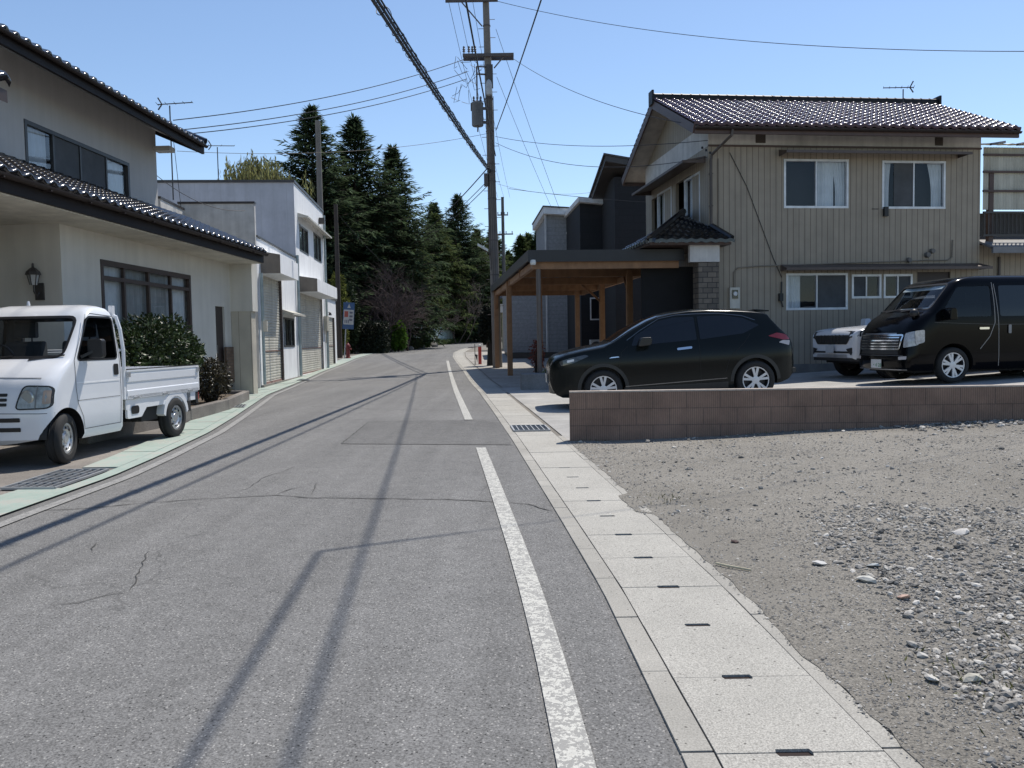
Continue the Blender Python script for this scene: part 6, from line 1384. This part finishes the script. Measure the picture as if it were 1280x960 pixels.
        patch([(1.26, .235), (3.06, .235), (3.06, .34), (1.26, .34)], f_, 'sill_cladding', CL, t, .007, .08); strip_on([(1.28, .36), (3.04, .40)], f_, .014, 'sill_trim', M('trim_dark_chrome', (.16, .165, .17), .25, .8), t, .009)
    # windscreen on the sloping top surface, roof panel, tailgate glass
    def topz(x, y): 
        zs = B_.zt(x) - B_.cr(x); y1 = B_.Y(x, zs); q = min(1, abs(y) / y1); return zs + B_.cr(x) * math.sin(math.acos(min(1, q ** (1 / .75))))
    patch(roundpoly([(1.09, -.74), (1.94, -.60), (1.94, .60), (1.09, .74)], .05), lambda x, y, o: (x - o * .5, y, topz(x, y) + o), 'windscreen', GL, t, .006, .08)
    patch(roundpoly([(3.90, -.48), (4.06, -.52), (4.06, .52), (3.90, .48)], .03), lambda x, y, o: (x + o, y, topz(x, y) + o * .5), 'rear_glass', GL, t, .006, .05)
    mb = MB(); mb.prism([(3.70, -.52, 1.54), (3.94, -.50, 1.507), (3.94, .50, 1.507), (3.70, .52, 1.54)], (0, 0, .022)); mb.obj('spoiler', PT, t, bevel=.008)
    mb = MB(); mb.lathe([(0, 0), (.02, 0), (.02, .01), (0, .012)], 8, 'z', (1.35, 0, 1.2)); 
    for s_ in (-1, 1):
        q = MB(); P = roundpoly([(1.50, 1.03), (1.74, 1.05), (1.76, 1.18), (1.56, 1.185)], .05); q.prism([(a, s_ * .86, b2) for a, b2 in P], (0, s_ * .17, 0)); q.obj('mirror', M('mirror_black', (.008, .009, .009), .35), t, bevel=.02, recalc=True)
    fr = lambda y, z, o: (-o + .03 + .10 * (abs(y) / .6) ** 2.2, y, z)
    patch(roundpoly([(-.5, .62), (.5, .62), (.55, .80), (-.55, .80)], .04), fr, 'grille', G['black_plastic'], t, .03, .1); patch(roundpoly([(-.55, .28), (.55, .28), (.5, .45), (-.5, .45)], .04), fr, 'lower_grille', G['black_plastic'], t, .02, .1)
    plate(t, lambda a, b2, o: (-.02 - o, -a, .55 + b2), '', '', (.02, .2, .08)); patch(roundpoly([(-.32, .70), (.32, .70), (.32, .715), (-.32, .715)], .005), fr, 'chrome_bar', G['chrome'], t, .04, .1)
    for x in (fx, rx):
        for s_ in (-1, 1): wheel(t, x, s_ * .775, .335, .215, .235, 'five', 0, s_)
    mb = MB(); mb.box(.6, 3.8, -.7, .7, .20, .30); mb.obj('underbody', G['dark_inside'], t); mb = MB(); mb.prism([(a, -.8, b2) for a, b2 in roundpoly([(.0, .30), (.24, .24), (.24, .34), (.03, .42)], .02)], (0, 1.6, 0)); 
    mb = MB(); mb.box(4.10, 4.30, -.7, .7, .42, .50); mb.obj('rear_bumper_step', CL, t)
hatch()

# ---- black one-box van
def van():
    t = thing('black_van', 'glossy black tall van with chrome grille parked nose out at the right edge', 'van', (0, 0, 0), 0)
    a = math.radians(9); fx, fy = -math.cos(a), -math.sin(a)       # heading
    near = Vector((7.14, 15.0)); p_ = Vector((-math.sin(a), math.cos(a))); c = near + p_ * .85 + Vector((-fx, -fy)) * 0
    t.location = (c.x, c.y, tz(8.6, 15) + .01); t.rotation_euler = (0, 0, math.atan2(fy, fx))    # x forward, y left (camera side); origin under the nose
    PT = M('black_car_paint', (.003, .003, .004), .13, var=.03, spec=.15); w = .845
    L = LoftZ([(.24, -.06, -4.68, .79, .2, .08, .12), (.30, -.01, -4.69, .83, .22, .08, .12), (.48, .0, -4.69, w, .24, .08, .12), (.56, -.015, -4.69, w, .24, .08, .12), (.80, -.035, -4.69, w, .24, .08, .12), (.93, -.06, -4.69, w, .25, .08, .13), (1.03, -.10, -4.69, w, .26, .08, .14), (1.14, -.18, -4.69, .843, .26, .08, .15), (1.23, -.29, -4.69, .838, .23, .09, .14), (1.30, -.42, -4.69, .832, .19, .09, .13), (1.34, -.49, -4.69, .828, .16, .09, .12), (1.6, -.74, -4.68, .79, .14, .1, .1), (1.84, -.98, -4.66, .755, .13, .1, .08), (1.90, -1.07, -4.64, .735, .14, .12, .08), (1.95, -1.22, -4.58, .69, .2, .15, .07), (1.98, -1.48, -4.5, .62, .25, .2, .06), (1.995, -1.9, -4.3, .5, .25, .2, .05)])
    body = L.mesh().obj('body', PT, t, recalc=True)
    inner = LoftZ([(z, xf - .06, xb + .06, ww - .05, max(.03, rf - .03), max(.03, rb - .01), bow) for z, xf, xb, ww, rf, rb, bow in L.sl if 1.0 < z < 1.96]).mesh().obj('cutter', M('cab_inside', (.06, .065, .07), .8), None, recalc=True)
    ws = roundpoly([(-.72, 1.37), (.72, 1.37), (.65, 1.84), (-.65, 1.84)], .07); dlo = roundpoly([(-1.80, 1.22), (-.72, 1.22), (-1.12, 1.77), (-1.80, 1.79)], .06); rlo = [(-3.1, 1.22), (-1.96, 1.22), (-1.96, 1.79), (-3.1, 1.79)]
    boolean(body, [cyl_cut(-1.02, .33, .40, -.9, .9), inner, poly_cut_side(dlo, -.95, .95), poly_cut_front(ws, -1.4, .2)])
    fs = lambda x, z, o: (x, L.side(x, z) + o, z); f2 = lambda x, z, o: (x, -L.side(x, z) - o, z); ff = lambda y, z, o: (L.front(y, z) + o, y, z)
    patch(ws, ff, 'windscreen', G['glass'], t, -.012, .08)
    for f_ in (fs, f2): patch(dlo, f_, 'door_glass', G['dark_glass'], t, -.01, .1); patch(roundpoly(rlo, .05), f_, 'side_glass', G['solid_glass'], t, .003, .1); patch(roundpoly([(-4.5, 1.17), (-3.2, 1.17), (-3.2, 1.76), (-4.5, 1.76)], .05), f_, 'side_glass', G['solid_glass'], t, .003, .1)
    strip_on(ws + [ws[0]], ff, .03, 'windscreen_seal', G['black_plastic'], t)
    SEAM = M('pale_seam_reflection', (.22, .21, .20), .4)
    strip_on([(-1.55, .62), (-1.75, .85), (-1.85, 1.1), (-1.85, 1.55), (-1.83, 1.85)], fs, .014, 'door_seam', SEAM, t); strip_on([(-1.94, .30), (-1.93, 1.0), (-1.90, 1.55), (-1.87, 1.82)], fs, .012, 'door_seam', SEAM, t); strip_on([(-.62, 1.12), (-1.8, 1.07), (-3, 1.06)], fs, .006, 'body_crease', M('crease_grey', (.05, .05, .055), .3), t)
    hd = patch(roundpoly([(-1.72, .98), (-1.52, .98), (-1.52, 1.02), (-1.72, 1.02)], .015), fs, 'door_handle', G['chrome'], t, .022, .1); patch(roundpoly([(-2.18, .90), (-2.12, .90), (-2.12, 1.06), (-2.18, 1.06)], .015), fs, 'slide_door_handle', M('handle_grey', (.2, .2, .2), .4), t, .02, .1)
    # grille
    GP = roundpoly([(-.60, .64), (.60, .64), (.66, .90), (-.66, .90)], .03); g = patch(GP, ff, 'grille', G['black_plastic'], t, .006, .08); strip_on(GP + [GP[0]], ff, .03, 'grille_frame', G['chrome'], g, .014)
    for z in (.69, .745, .80, .855): strip_on([(-.58, z), (.58, z)], ff, .022, 'grille_bar', G['chrome'], g, .016)
    patch(roundpoly([(-.5, .905), (.5, .905), (.5, .94), (-.5, .94)], .01), ff, 'chrome_letters_bar', M('chrome_dim', (.35, .35, .36), .3, .9), g, .012, .1)
    strip_on([(-.7, .52), (.7, .52)], ff, .012, 'bumper_line', M('crease_grey', (.05, .05, .055), .3), t); patch(roundpoly([(-.6, .54), (.6, .54), (.55, .63), (-.55, .63)], .03), ff, 'lower_grille', G['black_plastic'], t, .005, .1)
    for s_ in (1, -1):
        h = patch(roundpoly([(s_ * .69, .66), (s_ * .844, .70), (s_ * .844, .98), (s_ * .69, .93)], .03), ff, 'headlight', M('van_lamp', (.36, .38, .40), .1, var=.35, scale=18, coat=.6), t, .006, .02)
        patch(roundpoly([(-.24, .72), (-.42, .76), (-.42, .99), (-.22, .97)], .03), (lambda x, z, o, s_=s_: (x, s_ * (L.side(x, z) + o), z)), 'headlight', M('van_lamp', (.36, .38, .40), .1, var=.35, scale=18, coat=.6), t, .003, .05)
        patch(roundpoly([(s_ * .60, .44), (s_ * .76, .45), (s_ * .76, .51), (s_ * .60, .50)], .015), ff, 'fog_lamp', M('lens_clear', (.42, .40, .40), .15), t, .006, .04)
        q = MB(); q.prism([(a_, s_ * .87, b2) for a_, b2 in roundpoly([(-.92, 1.16), (-.76, 1.16), (-.78, 1.38), (-.90, 1.38)], .04)], (0, s_ * .2, 0)); q.bar((-.84, s_ * .80, 1.22), (-.84, s_ * .9, 1.22), .06, .05); q.obj('mirror', PT, t, bevel=.02, recalc=True)
    q = MB(); q.lathe([(0, -.06), (.07, -.05), (.085, .0), (.06, .06), (0, .08)], 14, 'z', (-.36, .62, 1.30)); q.tube([(-.38, .62, 1.16), (-.36, .62, 1.25)], .015, 6); q.obj('bonnet_mirror', G['black_plastic'], t, smooth=50)
    plate(t, lambda a_, b2, o: (L.front(0, .42) + o + .004, .02 + a_, .36 + b2), '・4 28', '', (.02, .22, .08))
    mb = MB(); mb.prism([(-.56, -.70, 1.33), (-.9, -.70, 1.34), (-.9, .70, 1.34), (-.56, .70, 1.33)], (0, 0, -.1)); mb.obj('dashboard', M('dash_grey', (.10, .11, .11), .6), t)
    mb = MB(); mb.prism([(-.60, -.62, 1.338), (-.88, -.55, 1.40), (-.88, .60, 1.40), (-.60, .66, 1.338)], (0, 0, .012)); mb.obj('dash_papers', M('paper_pale', (.62, .66, .60), .6), t)
    mb = MB(); mb.prism([(-.95, -.58, 1.74), (-1.05, -.58, 1.82), (-1.05, .58, 1.82), (-.95, .58, 1.74)], (0, 0, .01)); mb.obj('sun_visor', M('visor_pale', (.45, .48, .45), .7), t)
    for y in (-.4, .4):
        mb = MB(); mb.prism([(a_, y - .24, b2) for a_, b2 in roundpoly([(-1.75, .9), (-1.55, .9), (-1.62, 1.45), (-1.75, 1.45)], .05)], (0, .48, 0)); mb.prism([(a_, y - .13, b2) for a_, b2 in roundpoly([(-1.76, 1.48), (-1.66, 1.48), (-1.67, 1.70), (-1.76, 1.70)], .04)], (0, .26, 0)); mb.obj('seat', M('seat_fabric', (.045, .05, .055), .9), t, bevel=.02)
    mb = MB(); mb.box(-4.6, -1.9, -.7, .7, 1.0, 1.75); mb.obj('cargo_partition', G['dark_inside'], t)
    for y, d in ((-.5, .5), (.05, .5)): strip_on([(y, 1.345), (y + d, 1.40)], ff, .02, 'wiper', G['black_plastic'], t, .015)
    for x in (-1.02, -3.55):
        for s_ in (-1, 1): wheel(t, x, s_ * .745, .33, .195, .235, 'six', 0, s_)
    mb = MB(); mb.box(-4.5, -.3, -.68, .68, .2, .3); mb.obj('underbody', G['dark_inside'], t)
    mb = MB(); P = roundpoly([(.0, .235), (.0, .275), (-.2, .275), (-.2, .235)], .01); mb.grid([[(L.front(y, .28) + .012, y, z) for y in frange(-.75, .75, .1)] for z in (.245, .265)]); mb.obj('chin_trim', M('chrome_dim', (.35, .35, .36), .3, .9), t)
van()

# ---- white off-roader, mostly hidden behind the van
def suv():
    t = thing('white_suv', 'white off road car with black grille, half hidden behind the black van', 'car', (0, 0, 0), 0); a = math.radians(9); fx, fy = -math.cos(a), -math.sin(a)
    c = Vector((7.25, 17.4)) + Vector((-math.sin(a), math.cos(a))) * .9
    t.location = (c.x, c.y, tz(7.5, 18) + .01); t.rotation_euler = (0, 0, math.atan2(fy, fx))
    PT = M('white_suv_paint', (.66, .67, .69), .2, var=.02, coat=.6)
    top = [(0, .99), (.03, 1.04), (.08, 1.085), (.16, 1.11), (.3, 1.13), (.7, 1.16), (1.1, 1.19), (1.5, 1.23), (1.8, 1.48), (2.1, 1.74), (2.35, 1.82), (2.8, 1.85), (4.0, 1.84), (4.5, 1.80), (4.62, 1.6), (4.74, 1.1), (4.78, .8)]
    bot = [(0, .48), (.03, .45), (.1, .42), (.3, .40), (4.5, .42), (4.7, .5), (4.78, .6)]
    plan = [(0, .87), (.05, .92), (.12, .955), (.25, .975), (.5, .99), (1, 1), (4.2, 1), (4.6, .95), (4.78, .88)]
    tum = [(.35, .90), (.5, .93), (.9, .94), (1.05, .93), (1.15, .91), (1.25, .86), (1.5, .79), (1.75, .70), (1.9, .64)]
    B_ = LoftX(top, bot, plan, tum, lambda x: .05)
    body = B_.mesh([0, .01, .02, .03, .05, .08, .12, .16, .2, .25] + frange(.3, 4.5, .08) + [4.55, 4.6, 4.65, 4.7, 4.74, 4.78]).obj('body', PT, t, recalc=True)
    body.data.transform(Matrix.Scale(-1, 4, (1, 0, 0))); body.data.flip_normals()
    boolean(body, [cyl_cut(-.92, .38, .45, -1.1, 1.1), cyl_cut(-3.7, .38, .45, -1.1, 1.1)])
    ff = lambda y, z, o: (o - .02 - .12 * (max(0, abs(y) - .77) / .13) ** 1.5 - max(0, z - .94) * .5, y, z); fs = lambda x, z, o: (x, B_.Y(-x, z) + o, z); f2 = lambda x, z, o: (x, -B_.Y(-x, z) - o, z)
    BG = G['black_plastic']
    g = patch(roundpoly([(-.60, .76), (.60, .76), (.74, .92), (.76, 1.05), (-.76, 1.05), (-.74, .92)], .04), ff, 'grille', BG, t, .03, .06)
    for y in (-.45, -.3, -.15, 0, .15, .3, .45): strip_on([(y, .77), (y, .99)], ff, .02, 'grille_bar', M('trim_dark_chrome', (.16, .165, .17), .25, .8), g, .036)
    for s_ in (1, -1):
        patch(roundpoly([(s_ * .68, .88), (s_ * .89, .93), (s_ * .88, 1.04), (s_ * .68, 1.045)], .03), ff, 'headlight', M('smoked_lens', (.045, .05, .055), .06, coat=.7), t, .036, .05); patch(roundpoly([(s_ * .74, .93), (s_ * .82, .95), (s_ * .82, .985), (s_ * .74, .97)], .012), ff, 'lamp_projector', M('lamp_bright', (.7, .72, .74), .15), t, .045, .05)
        patch(roundpoly([(s_ * .58, .66), (s_ * .85, .70), (s_ * .78, .52)], .02), ff, 'bumper_duct', BG, t, .036, .05)
        for f_ in (fs, f2): patch(roundpoly([(-.10, .92), (-.5, .97), (-.5, 1.04), (-.12, 1.04)], .03), f_, 'headlight', M('smoked_lens', (.045, .05, .055), .06, coat=.7), t, .006, .05)
        q = MB(); q.prism([(x, s_ * .93, z) for x, z in roundpoly([(-1.55, 1.16), (-1.38, 1.16), (-1.4, 1.34), (-1.53, 1.34)], .04)], (0, s_ * .2, 0)); q.obj('mirror', PT, t, bevel=.02, recalc=True)
    for f_ in (fs, f2): patch(roundpoly([(-1.75, 1.25), (-4.4, 1.25), (-4.2, 1.70), (-2.25, 1.72)], .06), f_, 'side_glass', G['solid_glass'], t, .004, .08)
    patch(roundpoly([(-.75, .57), (.75, .57), (.70, .61), (-.70, .61)], .015), ff, 'bumper_slot', BG, t, .034, .08); patch(roundpoly([(-.62, .47), (.62, .47), (.6, .54), (-.6, .54)], .015), ff, 'skid_plate', M('skid_silver', (.4, .4, .41), .35, .6), t, .034, .08)
    patch(roundpoly([(-.95, .40), (.95, .40), (.9, .465), (-.9, .465)], .015), ff, 'bumper_lip', BG, t, .02, .08)
    plate(t, lambda a_, b2, o: (.045 + o, a_, .655 + b2), '', '', (.02, .2, .08)).data.materials[0] = M('plate_grey', (.42, .44, .46), .4)
    def topz(x, y): 
        zs = B_.zt(-x) - .05; y1 = B_.Y(-x, zs); q = min(1, abs(y) / y1); return zs + .05 * math.sin(math.acos(min(1, q ** (1 / .75))))
    patch(roundpoly([(-1.55, -.68), (-2.1, -.60), (-2.1, .60), (-1.55, .68)], .05), lambda x, y, o: (x + o * .5, y, topz(x, y) + o), 'windscreen', G['solid_glass'], t, .008, .08)
    for x in (-.92, -3.7):
        for s_ in (-1, 1): wheel(t, x, s_ * .80, .38, .24, .25, 'six', 0, s_)
    MB().box(-4.4, -.3, -.75, .75, .34, .45).obj('underbody', G['dark_inside'], t)
suv()

# ------------------------------------------------------------------ world, sun, camera
w = bpy.data.worlds.new('World'); S.world = w; w.use_nodes = True; nt = w.node_tree; bg = nt.nodes['Background']
sky = nt.nodes.new('ShaderNodeTexSky'); sky.sky_type = 'NISHITA'; sky.sun_disc = False; sky.sun_elevation = EL; sky.sun_rotation = AZ; sky.altitude = 600; sky.air_density = 1.0; sky.dust_density = .4; sky.ozone_density = 1.6
hs = nt.nodes.new('ShaderNodeHueSaturation'); hs.inputs['Saturation'].default_value = 1.02; hs.inputs['Value'].default_value = 1.06; nt.links.new(sky.outputs[0], hs.inputs['Color']); nt.links.new(hs.outputs[0], bg.inputs[0]); bg.inputs[1].default_value = .15
sun = bpy.data.lights.new('sun', 'SUN'); sun.energy = 5.0; sun.angle = math.radians(.53); sun.color = (1, .94, .85)
so = bpy.data.objects.new('sun', sun); COL.objects.link(so)
d = Vector((math.sin(AZ) * math.cos(EL), math.cos(AZ) * math.cos(EL), math.sin(EL))); so.rotation_euler = d.to_track_quat('Z', 'Y').to_euler(); so.location = (20, 20, 40)
cam = bpy.data.cameras.new('camera'); cam.sensor_width = 36; cam.lens = 36 * 1030 / 1280; cam.clip_end = 3000; cam.clip_start = .05
co_ = bpy.data.objects.new('camera', cam); COL.objects.link(co_); co_.location = (0, 0, 1.25)
T_, R_ = math.radians(3.06), math.radians(1.0)
fw = Vector((0, math.cos(T_), -math.sin(T_))); up0 = Vector((0, math.sin(T_), math.cos(T_))); rt0 = Vector((1, 0, 0))
rt = rt0 * math.cos(R_) - up0 * math.sin(R_); up = up0 * math.cos(R_) + rt0 * math.sin(R_)
co_.rotation_euler = Matrix((rt, up, -fw)).transposed().to_euler()
S.camera = co_
S.view_settings.view_transform = 'Standard'; S.view_settings.look = 'None'; S.view_settings.exposure = 0; S.view_settings.gamma = 1
S.cycles.max_bounces = 8; S.cycles.transparent_max_bounces = 16
